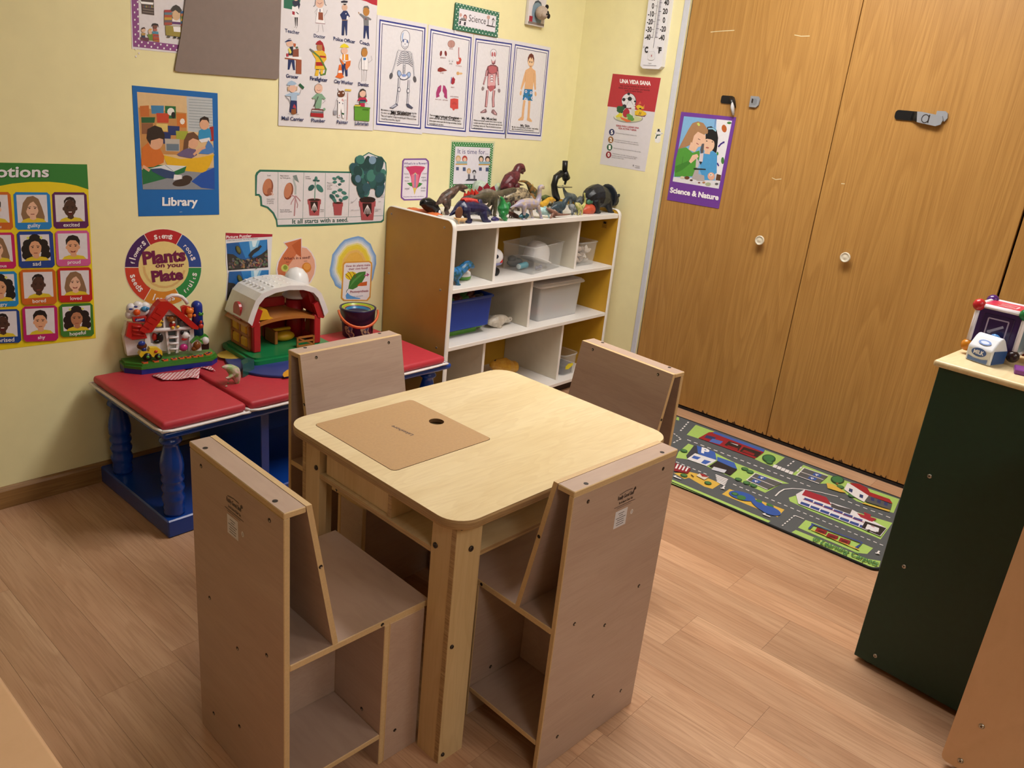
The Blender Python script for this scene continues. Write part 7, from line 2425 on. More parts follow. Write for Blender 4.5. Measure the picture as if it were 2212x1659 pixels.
TOYS={
'trex_brown':{'o':[-0.9525,-0.1716,0.8642],'s':[[-1032,415,27],[-855,525,107],[-574,691,204],[-261,838,214],[0,988,153],[157,1082,134],[351,1099,130],[551,1080,91],[695,1063,46]],'l':[[[-615,556,163],[-485,319,123],[-580,166,71],[-511,17,60]],[[-291,586,138],[-213,349,111],[-277,155,66],[-208,4,56]]],'j':[[275,1022,73],[453,940,57],[615,877,29]]},
'orca':{'o':[-1.0493,-0.1463,0.8642],'s':[[-681,395,39],[-516,447,196],[-277,401,277],[0,256,281],[283,90,163],[540,-49,33]],'e':[[[179,103,70],97]]},
'stego_crimson':{'o':[-0.6966,-0.11,0.8642],'s':[[-805,577,45],[-453,651,152],[0,703,217],[475,650,174],[775,537,64]],'a':[[-354,586,92],[359,569,94]],'h':[[[-414,836,182],[-462,981,3]],[[-21,870,232],[0,1077,3]],[[390,820,189],[434,966,3]]]},
'stego_orange':{'o':[-0.8843,-0.2,0.8642],'s':[[-563,638,42],[-368,652,127],[0,662,172],[347,652,117],[560,587,44]],'a':[[-251,610,80],[267,595,81]],'h':[[[-320,729,127],[-392,868,3]],[[-140,764,143],[-187,932,3]],[[90,758,173],[22,977,3]],[[321,753,160],[223,973,3]]]},
'egg':{'o':[-0.6631,-0.05,0.8642],'s':[[-386,677,185],[-220,843,341],[0,818,313],[204,686,189]],'a':[[-164,630,187]]},
'egg2':{'o':[-0.5553,-0.05,0.8642],'s':[[-175,715,97],[0,863,196],[205,795,132]],'a':[[14,755,131]]},
'trike_navy':{'o':[-0.9983,-0.3429,0.8642],'s':[[-1434,313,31],[-1189,450,104],[-812,602,278],[-384,587,311],[0,555,261],[370,466,247],[633,379,156],[812,314,72]],'l':[[[-778,527,252],[-676,318,147],[-602,127,108]],[[-292,490,190],[-292,246,123],[-220,91,104]],[[272,355,168],[356,122,141],[452,21,127]]],'h':[[[709,453,80],[900,629,3]],[[487,652,51],[647,723,3]]],'e':[[[136,569,166],332]],'j':[[-843,898,53],[-607,910,67],[-363,885,67],[-88,840,60]]},
'frill_lizard':{'o':[-1.1011,-0.3667,0.8642],'s':[[-426,262,15],[-214,207,63],[0,160,79],[183,170,69],[299,202,27]],'l':[[[-157,158,31],[-201,86,24],[-155,10,18]],[[162,124,32],[208,66,24],[229,-6,19]]],'e':[[[-181,444,214],240]]},
'duckbill_olive':{'o':[-0.792,-0.255,0.8642],'s':[[-1576,754,22],[-1160,811,100],[-734,839,168],[-381,811,221],[0,841,174],[440,931,152],[887,1022,130],[1132,1048,113]],'a':[[-576,737,117],[-134,725,119]]},
'dragon_green':{'o':[-0.849,-0.3521,0.8642],'s':[[-231,950,41],[-116,850,82],[-54,713,132],[0,537,251],[0,322,236],[-102,208,88]],'l':[[[-115,307,132],[-123,151,77],[44,6,53]],[[235,332,134],[293,133,78],[385,9,54]]],'h':[[[-260,951,29],[-357,1030,3]],[[-22,906,29],[21,1021,3]]],'e':[[[256,606,134],149]]},
'bug_purple':{'o':[-0.8926,-0.3497,0.8642],'s':[[-143,69,58],[0,73,105],[178,45,64]],'a':[[-83,47,29],[120,38,29]]},
'croc_brown':{'o':[-0.7438,-0.3193,0.8642],'s':[[-478,285,24],[-256,216,76],[0,135,105],[228,54,94],[424,-5,38]],'a':[[-186,153,37],[200,35,37]]},
'trex_maroon':{'o':[-0.4982,-0.1,0.8642],'s':[[-924,910,50],[-749,1011,203],[-427,1215,334],[-131,1401,298],[0,1609,195],[105,1776,183],[299,1797,184],[503,1671,93]],'a':[[-554,987,218],[-102,980,196]],'h':[[[78,1083,79],[620,1003,7]],[[25,1000,65],[268,911,7]]],'j':[[157,1651,92],[331,1587,73],[473,1523,40]]},
'longneck_olive':{'o':[-0.4344,-0.16,0.8642],'s':[[-1074,1270,39],[-749,1258,59],[-472,1167,92],[-226,953,147],[0,715,257],[42,457,373],[-281,381,335],[-541,346,133]],'a':[[-207,336,135],[124,369,136]],'h':[[[27,757,68],[-127,1162,7]]]},
'ankylo_cream':{'o':[-0.5614,-0.2,0.8642],'s':[[-1214,568,61],[-802,699,218],[-374,770,285],[0,824,244],[301,755,169],[517,624,66]],'a':[[-728,616,100],[29,637,103]],'h':[[[-757,820,50],[-834,923,6]],[[-518,896,50],[-565,999,6]],[[-273,940,51],[-298,1022,6]],[[-22,968,51],[-2,1042,6]]]},
'brachio_lavender':{'o':[-0.6407,-0.3597,0.8642],'s':[[-1717,514,27],[-1422,586,75],[-1122,650,167],[-740,660,219],[-382,638,222],[-130,630,174],[0,763,124],[57,945,102],[55,1150,91],[48,1297,102],[189,1318,99],[289,1271,51]],'l':[[[-74,513,109],[56,278,73],[212,4,52]],[[-367,546,122],[-250,267,80],[-97,-5,55]],[[-991,590,140],[-953,408,91],[-955,193,60]],[[-797,572,127],[-745,355,78],[-752,173,53]]]},
'raptor_yellow':{'o':[-0.3373,-0.1729,0.8642],'s':[[-658,281,40],[-407,210,145],[-160,290,146],[0,411,106],[241,430,115],[519,371,50]],'l':[[[-381,172,88],[-334,19,40]],[[-183,190,81],[-140,12,41]]],'j':[[214,355,49],[392,273,25]]},
'brachio_grey':{'o':[-0.1135,-0.12,0.8642],'s':[[-557,961,34],[-422,750,61],[-245,576,109],[0,439,185],[346,364,206],[632,276,113]],'a':[[46,318,80],[452,281,81]]},
'brachio_slate':{'o':[-0.3796,-0.3002,0.8642],'s':[[-907,249,31],[-613,347,158],[-356,351,232],[-133,331,194],[0,474,130],[131,629,114],[318,710,106],[509,675,58]],'l':[[[-559,273,103],[-494,26,56]],[[-79,256,105],[-10,2,57]],[[-316,240,96],[-254,17,52]]]},
'trike_grey':{'o':[-0.3465,-0.3377,0.8642],'s':[[-436,414,32],[-223,358,155],[0,265,157],[163,172,108],[277,118,42]],'l':[[[-244,261,61],[-232,40,37]],[[-3,178,58],[42,16,37]],[[173,122,54],[297,-19,33]]],'h':[[[-201,455,41],[-226,578,4]],[[80,274,29],[197,307,4]]]},
'brachio_striped':{'o':[-0.2922,-0.352,0.8642],'s':[[-685,549,33],[-518,434,157],[-330,317,150],[-131,359,101],[0,491,67],[11,676,46],[-73,874,38],[-98,953,50]],'a':[[-487,323,58],[-236,264,59]]},
'turtle':{'o':[-0.2114,-0.3323,0.8642],'s':[[-631,142,85],[-343,181,258],[0,181,270],[277,107,110]],'e':[[[-5,598,217],195],[[268,539,241],241],[[-248,530,172],129],[[380,231,221],221]]},
'trike_black':{'o':[-0.0821,-0.3178,0.8642],'s':[[-1572,583,171],[-1263,738,433],[-791,764,564],[-334,701,503],[0,615,400],[370,592,332],[855,500,245],[1223,437,143]],'l':[[[-83,489,227],[-22,228,146],[152,8,120]],[[283,478,193],[391,214,130],[529,25,112]],[[-1140,571,261],[-1034,288,158],[-983,57,123]]],'h':[[[569,717,111],[1249,955,5]],[[1074,560,66],[1192,694,5]]],'e':[[[197,739,275],586]]},
'baby_teal':{'o':[-0.7088,-0.3601,0.8642],'s':[[-401,131,49],[-213,162,127],[0,148,121],[129,161,57]],'l':[[[-294,115,42],[-272,18,32]],[[25,101,43],[50,-10,32]]]},
'trike_paleblue':{'o':[-0.5936,-0.3588,0.8642],'s':[[-462,301,37],[-264,317,162],[0,284,157],[272,221,121],[469,171,46]],'l':[[[-267,224,67],[-214,24,45]],[[-77,193,63],[-45,5,45]],[[242,180,53],[322,47,38]]],'h':[[[225,275,34],[403,334,4]],[[252,227,34],[491,265,4]]],'e':[[[75,281,105],210]]},
'pterosaur':{'o':[-0.5324,-0.3762,0.8642],'s':[[-666,453,19],[-327,324,91],[0,194,123],[319,129,62],[1070,102,16]],'l':[[[-229,203,76],[-322,90,53],[-383,10,38]],[[-106,151,61],[31,27,39],[113,-5,23]]]},
'ankylo_grey':{'o':[-0.0808,-0.17,0.8642],'s':[[-257,263,67],[0,308,224],[311,219,136]],'a':[[-73,231,72],[203,196,72]]},
'lizard_olive':{'o':[-0.3186,-0.14,0.8642],'s':[[-365,479,40],[0,470,131],[417,433,58]],'a':[[-116,435,57],[171,427,58]]},
'dino_teal':{'o':[-1.0418,-0.3267,0.6132],'s':[[-936,413,228],[-600,463,318],[-309,435,281],[0,554,202],[250,700,192],[455,737,169],[664,642,86]],'l':[[[-351,270,105],[-290,9,71]],[[-757,311,103],[-733,56,69]]],'e':[[[359,797,84],120]]},
'elephant':{'o':[-0.7047,-0.2847,0.3743],'s':[[-879,280,136],[-577,284,289],[-239,293,265],[0,307,197],[290,218,128],[462,242,108]],'l':[[[-464,196,124],[-443,35,97]],[[-84,165,105],[21,5,85]]],'e':[[[-107,337,98],140]]},
'duck_toy':{'o':[-0.524,-0.2,0.04],'s':[[-1256,1121,183],[-917,1005,335],[-459,866,455],[0,778,309],[276,699,313],[567,536,79]],'a':[[-596,787,226]],'h':[[[-1256,1121,132],[-1074,1371,7]]],'e':[[[-531,958,211],211]]},
'trex_pale':{'o':[-2.0466,-0.3344,0.392],'s':[[-464,638,38],[-274,583,123],[-84,414,202],[0,187,141],[23,10,71],[50,-181,20]],'l':[[[-145,350,85],[-340,294,46],[-436,294,30]],[[-109,228,78],[-209,134,39],[-248,123,27]]]},
'microscope':{'o':[-0.1809,-0.13,0.8642],'s':[[-47,2145,132],[0,1595,133]],'l':[[[-45,1640,177],[204,1305,194]],[[-216,1574,176],[-615,1379,173],[-709,1028,173],[-549,626,189],[-349,330,191]]],'e':[[[-57,929,489],44]]},
}

# ================================================================== SETTING
RX, RY, RH = -4.9, -4.8, 2.44
def slab(name, x0, x1, y0, y1, z0, z1, mat, parent=None):
    mb = MB(); mb.box(((x0 + x1) / 2, (y0 + y1) / 2, (z0 + z1) / 2), (x1 - x0, y1 - y0, z1 - z0))
    o = mb.build(name, mat, parent)
    return o
floor = struct(slab('floor', RX, 0.7, RY, 0.1, -0.06, -0.005, M('floor_joint', '4a3325', 0.7)))
struct(slab('ceiling', RX, 0.7, RY, 0.1, RH, RH + 0.08, CEIL))
struct(slab('wall_back', RX, 0.0, 0.0, 0.1, -0.005, RH, WALL))
struct(slab('wall_left', RX - 0.1, RX, RY, 0.1, -0.005, RH, ROOMW))
struct(slab('wall_front', RX, 0.7, RY - 0.1, RY, -0.005, RH, ROOMW))
DT = 2.06
wr = MB()
wr.box((0.05, -0.2835, RH / 2), (0.1, 0.567, RH))
wr.box((0.05, -(0.567 + 2.76) / 2, (DT + RH) / 2), (0.1, 2.76 - 0.567, RH - DT))
wr.box((0.05, (RY - 2.76) / 2, RH / 2), (0.1, -RY - 2.76, RH))
struct(wr.build('wall_right', WALL))
struct(slab('wall_closet', 0.55, 0.6, RY, 0.0, -0.005, RH, M('closet_dark', '3a332a', 0.9)))

# planks: strips 9.63 cm wide running away from the poster wall, two strips share each end joint
rnd = random.Random(11)
pm = MB(); pm.box((0, 0, 0), (1, 1, 1)); pm_o = pm.build('plank', PLANK, floor); pm_used = False
K = {15: -1.766, 14: -1.963, 13: -1.760, 12: -1.990, 16: -2.077}
WST = 0.0963
for k in range(52):
    xa = -1.438 + (14 - k) * WST + WST
    xa = min(xa, 0.04)
    xb = -1.438 + (14 - k) * WST
    if xb >= 0.04 or xa <= RX: continue
    pair = (k + 1) // 2
    prng = random.Random(pair * 7 + 3)
    j0 = {7: -1.963, 8: -1.766, 6: -1.760, 5: -1.990, 9: -2.077}.get(pair, -prng.uniform(0.3, 1.5))
    while j0 < -1.22: j0 += 1.22
    js = [0.0]
    y = j0
    while y > RY:
        if y < -0.02: js.append(y)
        y -= 1.22
    js.append(RY)
    for a, b in zip(js[:-1], js[1:]):
        if a - b < 0.01: continue
        o = pm_o if not pm_used else pm_o.copy()
        if pm_used: COL.objects.link(o); o.parent = floor
        pm_used = True
        o.location = ((xa + max(xb, RX)) / 2, (a + b) / 2, -0.0025)
        o.scale = (xa - max(xb, RX) - 0.0005, a - b - 0.0005, 0.005)

bb = MB()
bb.prism([(0, 0), (-0.012, 0), (-0.012, 0.058), (-0.008, 0.066), (-0.003, 0.0702), (0, 0.0702)], RX, -0.002, YZ)
struct(bb.build('baseboard_back', OAKB))
bb = MB(); bb.prism([(0, 0), (-0.012, 0), (-0.012, 0.058), (-0.008, 0.066), (-0.003, 0.0702), (0, 0.0702)], -0.535, -0.014, lambda a, b, d: Vector((a, d, b)))
struct(bb.build('baseboard_right', OAKB))
tr = MB(); tr.box((0.012, -0.552, DT / 2), (0.034, 0.028, DT), 0, 0.003)
tr.box((0.024, -0.569, DT / 2), (0.02, 0.006, DT), 1)
struct(tr.build('trim_1', [M('white_metal_jamb', 'c9ccd6', 0.35, 0.03), M('jamb_shadow_gap', '2a2624', 0.8)]))

def bifold(n, y0, y1, knob=None, lab='oak closet door panel'):
    mb = MB(); mb.box((0.021, (y0 + y1) / 2, (0.0168 + DT - 0.01) / 2), (0.03, y0 - y1, DT - 0.01 - 0.0168), 0, 0.0015)
    d = struct(mb.build('door_%d' % n, OAK))
    if knob:
        R = Matrix.Rotation(-PI / 2, 3, 'Y')
        kb = MB(); kb.lathe([(0.009, 0), (0.009, 0.012), (0.016, 0.018), (0.0205, 0.024), (0.0205, 0.029), (0.017, 0.0315), (0.0155, 0.029), (0.010, 0.028), (0.006, 0.0305), (0.0, 0.031)], (0.006, knob[0], knob[1]), 20, 0, True, R)
        kb.build('knob', M('ivory_plastic', 'd8d0bc', 0.3, 0.03), d)
    return d
d1 = bifold(1, -0.5730, -1.3018, (-1.100, 0.868))
d2 = bifold(2, -1.3048, -2.0220, (-1.470, 0.869))
d3 = bifold(3, -2.0300, -2.7500)
# chalky scrape marks on the doors
for d, pts in ((d1, [(-0.684, 1.684), (-0.70, 1.686), (-0.742, 1.69), (-0.794, 1.694)]), (d1, [(-1.060, 1.684), (-1.09, 1.680), (-1.124, 1.682)]), (d1, [(-1.087, 1.129), (-1.105, 1.124), (-1.129, 1.130)]), (d2, [(-1.378, 1.146), (-1.392, 1.147)])):
    fl = Flat(); fl.stroke([(-a, b) for a, b in pts], 0.0028, 'd8cda8')
    fl.build('scrape_mark', d, lambda a, b, dd: Vector((0.006 - dd, -a, b)), 0.0003)
# dark worn lower edge of the doors
for d, y0, y1 in ((d1, -0.575, -1.30), (d2, -1.306, -2.02)):
    fl = Flat(); r2 = random.Random(5)
    n = 26
    for i in range(n):
        yy = y0 + (y1 - y0) * (i + r2.random()) / n
        if (yy > -0.9): continue
        h = r2.uniform(0.002, 0.016)
        fl.poly([(-yy, 0.017), (-yy + r2.uniform(0.006, 0.02), 0.017), (-yy + 0.004, 0.017 + h)], '3a2414')
    fl.build('worn_edge', d, lambda a, b, dd: Vector((0.006 - dd, -a, b)), 0.0003)
td = MB(); td.box((0.021, -1.66, 0.006), (0.028, 2.18, 0.012)); struct(td.build('under_door_shade', M('door_gap_shade', '1c1613', 0.7)))  # dark strip under the doors; the gap's shade is put into its colour

# ------------------------------------------------------------------ ceiling lights
def troffer(x, y, w, d, s, label, group='fluorescent ceiling panels'):
    t = thing('ceiling_light', label, 'light', (x, y, RH), 0, group)
    fr = MB()
    for sx in (-1, 1): fr.box((sx * (w / 2 + 0.015), 0, -0.008), (0.03, d + 0.06, 0.016), 0, 0.002)
    for sy in (-1, 1): fr.box((0, sy * (d / 2 + 0.015), -0.008), (w, 0.03, 0.016), 0, 0.002)
    fr.build('frame', WHITE, t)
    df = MB(); df.box((0, 0, -0.005), (w, d, 0.006)); df.build('diffuser', emit('lit_diffuser_%d' % int(s * 10), 'fffaf4', s), t)
    return t
troffer(-1.05, -1.42, 0.6, 1.2, LAMP_MAIN, 'lit fluorescent ceiling panel over the table corner')
troffer(-3.3, -4.0, 0.6, 1.2, LAMP_BACK, 'lit fluorescent ceiling panel behind the viewer on the left')
troffer(-1.7, -4.0, 0.6, 1.2, LAMP_BACK, 'lit fluorescent ceiling panel behind the viewer on the right')

# ================================================================== FURNITURE
# ---- table
TX, TY, TA = -2.0165, -1.3985, -0.0342
tb = thing('activity_table', 'low birch plywood activity table with rounded corners and brown inset lid', 'table', (TX, TY, 0), TA)
HW, HD, TZ = 0.359, 0.2936, 0.6052
outer = rrect(-HW, -HD, HW, HD, 0.055, 8)
inner = rrect(-0.3155, -0.0510, -0.0275, 0.2410, 0.012, 4)
plate_hole('tabletop', outer, inner, TZ - 0.016, TZ, [BIRCH, PLY], tb)
oe = MB()
n = len(outer)
prof = [(0.0, TZ - 0.0162), (0.0016, TZ - 0.012), (0.0016, TZ - 0.0045), (-0.0004, TZ - 0.0004)]
def off(poly, d):
    out = []
    for i, p in enumerate(poly):
        a = poly[i - 1]; b = poly[(i + 1) % len(poly)]
        dx, dy = b[0] - a[0], b[1] - a[1]; l = math.hypot(dx, dy) or 1
        out.append((p[0] + dy / l * d, p[1] - dx / l * d))
    return out
rings = [[Vector((a, b, z)) for a, b in off(outer, d)] for d, z in [(-0.006, TZ - 0.0225), (0.0005, TZ - 0.0195)] + prof[1:]]
vs = [v for r in rings for v in r]; fs = []
for i in range(len(rings) - 1):
    for k in range(n): fs.append([i * n + k, i * n + (k + 1) % n, (i + 1) * n + (k + 1) % n, (i + 1) * n + k])
oe.add(vs, fs, 0, True); oe.build('edge_band', PLY, tb)
und = MB(); und.prism(off(outer, -0.006), TZ - 0.0225, TZ - 0.0165, XY); und.build('underside', BIRCH, tb)
circ = [(-0.069 + 0.0182 * math.cos(2 * PI * i / 24), 0.097 + 0.0182 * math.sin(2 * PI * i / 24)) for i in range(24)]
lid = plate_hole('lid', rrect(-0.3143, -0.0498, -0.0287, 0.2398, 0.011, 4), circ, TZ - 0.0085, TZ + 0.0006, [FIBRE, M('fibre_edge', '5f4228', 0.7)], tb)
fl = Flat(); fl.text('Lakeshore', (-0.163, 0.067), (-0.006, 0.068), (-0.0105, 0.0), 1, 1, '3c2c3a')
fl.build('brand_print', lid, XY, TZ + 0.0008)
U0, V0, LW, LT = 0.329, 0.2636, 0.069, 0.0195
for sx in (-1, 1):
    for sy in (-1, 1):
        lg = MB()
        P = [(sx * U0, sy * V0), (sx * (U0 - LW), sy * V0), (sx * (U0 - LW), sy * (V0 - LT)), (sx * (U0 - LT), sy * (V0 - LT)), (sx * (U0 - LT), sy * (V0 - LW)), (sx * U0, sy * (V0 - LW))]
        lg.prism(P, 0.0, TZ - 0.0225, XY)
        # ply edge strip at the outer corner
        lg.box((sx * (U0 + 0.0004), sy * (V0 - 0.007), TZ / 2 - 0.0115), (0.001, 0.012, TZ - 0.026), 1)
        o = lg.build('leg', [BIRCHV, PLY], tb)
        bt = MB()
        def bolt(c, ax, r=0.0062):
            R = Matrix.Rotation(PI / 2 * (1 if ax == 'y' else 1), 3, 'X' if ax == 'y' else 'Y')
            bt.lathe([(r, -0.001), (r, 0.0022), (r * 0.75, 0.0035), (0.0001, 0.0038)], c, 14, 0, True, Matrix.Rotation(PI / 2 if sy < 0 else -PI / 2, 3, 'X') if ax == 'y' else Matrix.Rotation(PI / 2 * sx, 3, 'Y'))
            bt.lathe([(r * 0.3, 0), (r * 0.3, 0.0042)], c, 8, 1, False, Matrix.Rotation(PI / 2 if sy < 0 else -PI / 2, 3, 'X') if ax == 'y' else Matrix.Rotation(PI / 2 * sx, 3, 'Y'))
        bolt((sx * 0.288, sy * V0, 0.518), 'y')
        bolt((sx * U0, sy * 0.207, 0.513), 'x')
        for z in (0.574, 0.300, 0.020): bolt((sx * 0.318, sy * V0, z), 'y', 0.0045)
        bt.build('bolt', [DARKM, HOLE], o)['kind'] = 'stuff'
i1, i2 = U0 - LW, V0 - LW
tray = [(-U0, -i2), (-U0, i2), (-i1 - 0.049, i2), (-i1 - 0.049, V0 - LT), (-i1, V0 - LT), (-i1, V0), (i1, V0), (i1, V0 - LT), (i1 + 0.049, V0 - LT), (i1 + 0.049, i2), (U0, i2), (U0, -i2), (i1 + 0.049, -i2), (i1 + 0.049, -V0 + LT), (i1, -V0 + LT), (i1, -V0), (-i1, -V0), (-i1, -V0 + LT), (-i1 - 0.049, -V0 + LT), (-i1 - 0.049, -i2)]
tm = MB(); tm.prism(tray, 0.4915, 0.5030, XY, 0, 1); tm.build('storage_shelf', [BIRCH, PLY], tb)
zt = TZ - 0.0225
panel('bin_panel', tb, (-0.3135, 0.066, (0.503 + zt) / 2), (0.012, 0.232, zt - 0.503), BIRCHV, PLY)
panel('bin_panel', tb, (-0.1655, -0.0560, (0.503 + zt) / 2), (0.322, 0.0125, zt - 0.503), BIRCHV, PLY)
panel('bin_panel', tb, (-0.0150, 0.0985, (0.503 + zt) / 2), (0.012, 0.290, zt - 0.503), BIRCHV, PLY)
panel('bin_panel', tb, (-0.1655, 0.2375, (0.503 + zt) / 2), (0.180, 0.012, zt - 0.503), BIRCHV, PLY)

# ---- chairs
HC = 0.1696
def chair_parts(t):
    W = 2 * HC
    panel('back_panel', t, (0, 0.006, 0.334), (W, 0.012, 0.668), LAM, MDF)
    panel('top_board', t, (0, 0.0205, 0.674), (W + 0.001, 0.042, 0.012), LAM, MDF)
    bk = MB(); bk.prism([(0.0415, 0.680), (0.0525, 0.680), (0.1125, 0.3685), (0.1010, 0.3685)], -HC, HC, YZ, 1, 0)
    # large sloped faces laminate, the rest mdf
    mesh = bk.build('backrest', [LAM, MDF], t)
    for p in mesh.data.polygons:
        p.material_index = 0 if abs(p.normal.y) > 0.9 else 1
    panel('seat', t, (0, 0.1735, 0.361), (W, 0.323, 0.0145), LAM, MDF)
    panel('front_panel', t, (0, 0.228, 0.1768), (W, 0.012, 0.3535), LAM, MDF)
    for s in (-1, 1): panel('side_panel', t, (s * (HC - 0.006), 0.279, 0.1768), (0.012, 0.0895, 0.3535), LAM, MDF)
    panel('cubby_shelf', t, (0, 0.117, 0.0765), (W, 0.2095, 0.0125), LAM, MDF)
    panel('cubby_divider', t, (0, 0.117, 0.2182), (0.012, 0.2095, 0.2705), LAM, MDF)
    sc = MB()
    def hole(c, n, r=0.0043):
        R = Vector((0, 0, 1)).rotation_difference(Vector(n)).to_matrix()
        sc.lathe([(r, -0.0005), (r, 0.0004)], c, 10, 0, False, R)
        sc.lathe([(r * 0.5, 0.0004), (r * 0.5, 0.0007)], (c[0] + r * 0.3, c[1], c[2] - r * 0.2), 8, 1, False, R)
    for u, z in ((-0.124, 0.646), (0.124, 0.646), (-0.110, 0.360), (0.110, 0.360), (0, 0.306), (0, 0.116), (-0.112, 0.069), (0.112, 0.069)):
        hole((u, -0.0001, z), (0, -1, 0))
    for u in (-0.125, 0.125): hole((u, 0.010, 0.6801), (0, 0, 1), 0.0050)
    for u in (-0.122, 0.122): hole((u, 0.0552, 0.6655), (0, 0.982, 0.189))
    for s in (-1, 1):
        hole((s * HC, 0.072, 0.55), (s, 0, 0), 0.0040); hole((s * HC, 0.215, 0.361), (s, 0, 0), 0.0040)
        hole((s * HC * 0.62, 0.2219, 0.105), (0, -1, 0)); hole((s * HC, 0.262, 0.07), (s, 0, 0), 0.0040)
    sc.build('screw_holes', [HOLE, METAL], t)['kind'] = 'stuff'
    fl = Flat()
    fl.poly([(-0.026, 0.551), (0.014, 0.551), (0.014, 0.5905), (-0.026, 0.5905)], 'dcdce4')
    for k, w in enumerate((0.020, 0.013, 0.032, 0.022, 0.026, 0.024)): fl.stroke([(-0.006 - w / 2, 0.583 - k * 0.0052), (-0.006 + w / 2, 0.583 - k * 0.0052)], 0.0016, '55565e')
    fl.ellipse((0.031, 0.574), (0.0048, 0), (0, 0.0060), 'e0dcdc')
    fl.text('3', (0.0295, 0.5712), (0.003, 0), (0, 0.0055), 1, 1, '4a4040')
    fl.text('Really Good Stuff', (-0.026, 0.617), (0.054, 0), (0, 0.0085), 2, 1, '2c2022')
    fl.stroke([(-0.022, 0.6285), (0.0, 0.632), (0.02, 0.6310)], 0.0014, '2c2022')
    fl.text('Sit & Store Chair Set', (-0.020, 0.6065), (0.046, 0), (0, 0.0048), 2, 1, '2c2022')
    fl.stroke([(-0.034, 0.6015), (0.036, 0.6015)], 0.0012, '3a2c2c')
    fl.stroke([(-0.024, 0.5975), (0.024, 0.5975)], 0.0010, '5a4a48')
    fl.poly([(0.027, 0.624), (0.0335, 0.627), (0.030, 0.633), (0.0245, 0.629)], '2c2022')
    fl.build('label', t, lambda a, b, d: Vector((a, -d, b)), 0.0002)
cr = thing('storage_chair', 'taupe wooden storage chair at near right with white sticker on its back', 'chair', (-2.0519, -1.8232, 0), -0.0577, 'storage chairs around the table')
chair_parts(cr)
for nm, loc, rz in (('taupe wooden storage chair at near left with purplish worn back label', (-2.6630, -1.3878, 0), -PI / 2 - 0.0449),
                    ('taupe wooden storage chair between the table and the blue bench', (-2.0266, -0.8524, 0), PI + 0.0029),
                    ('taupe wooden storage chair on the closet side of the table', (-1.3817, -1.3987, 0), PI / 2 - 0.0953)):
    c = copy_tree(cr); c.location = loc; c.rotation_euler = (0, 0, rz); c['label'] = nm

# ---- blue bench with mat
bn = thing('toy_bench', 'low glossy blue wooden bench with turned legs against the poster wall', 'bench', (-1.8, -0.27, 0))
bo = Vector((-1.8, -0.27, 0))
def rel(x, y, z): return (x - bo.x, y - bo.y, z)
mb = MB(); mb.box(rel(-1.8015, -0.2705, 0.3465), (1.1405, 0.4634, 0.0225), 0, 0.009, None, 3); mb.build('bench_top', BLUE, bn)
mb = MB(); mb.box(rel(-1.8065, -0.2430, 0.0292), (1.113, 0.4682, 0.0584), 0, 0.004); mb.build('plinth', BLUE, bn)
LP = [(.030, 0), (.031, .03), (.029, .06), (.031, .09), (.028, .12), (.033, .17), (.034, .21), (.028, .26), (.033, .30), (.034, .33), (.028, .375), (.033, .41), (.034, .43), (.029, .48), (.034, .51), (.0345, .60), (.031, .68), (.025, .76), (.022, .81), (.022, .84), (.030, .86), (.033, .88), (.030, .905), (.026, .92), (.032, .95), (.034, 1.0)]
for x in (-2.322, -1.293):
    for y in (-0.436, -0.085):
        mb = MB(); mb.lathe([(r, 0.0584 + z * 0.2775) for r, z in LP], rel(x, y, 0), 22); mb.build('leg', BLUE, bn)
mb = MB(); mb.box(rel(-2.023, -0.262, 0.197), (0.03, 0.40, 0.2775), 0, 0.002); mb.build('partition', BLUE, bn)
mb = MB(); mb.box(rel(-1.665, -0.066, 0.197), (0.69, 0.012, 0.2775), 0, 0.001); mb.build('back_panel', BLUE, bn)

mt = thing('folding_mat', 'red vinyl folding mat with white piping lying on the blue bench', 'mat', (-1.8, -0.27, 0.3578))
xs = [-2.380, -2.104, -1.826, -1.550, -1.262]
for a, b in zip(xs[:-1], xs[1:]):
    mb = MB(); mb.box(((a + b) / 2 + 1.8, 0.002, 0.0205), (b - a - 0.012, 0.466, 0.027), 0, 0.011, None, 3); mb.build('pad', RED, mt)
    tp = MB()
    N_ = 10
    x0, x1, y0, y1 = a + 1.8 + 0.001, b + 1.8 - 0.001, -0.240, 0.243
    loop = []
    for i in range(N_): loop.append((x0 + (x1 - x0) * i / N_, y0, 0.006 + 0.0065 * (abs(2 * i / N_ - 1) ** 6 if True else 0)))
    for i in range(N_): loop.append((x1, y0 + (y1 - y0) * i / N_, 0.006))
    for i in range(N_): loop.append((x1 - (x1 - x0) * i / N_, y1, 0.006))
    for i in range(N_): loop.append((x0, y1 - (y1 - y0) * i / N_, 0.006))
    loop.append(loop[0])
    tp.tube(loop, 0.0042, 8, 0, True)
    fl_ = [(p[0], p[1], 0.0050) for p in loop[:-1]]
    tp.add([Vector(p) for p in fl_], [list(range(len(fl_)))], 0)
    tp.build('piping', PIPE, mt)

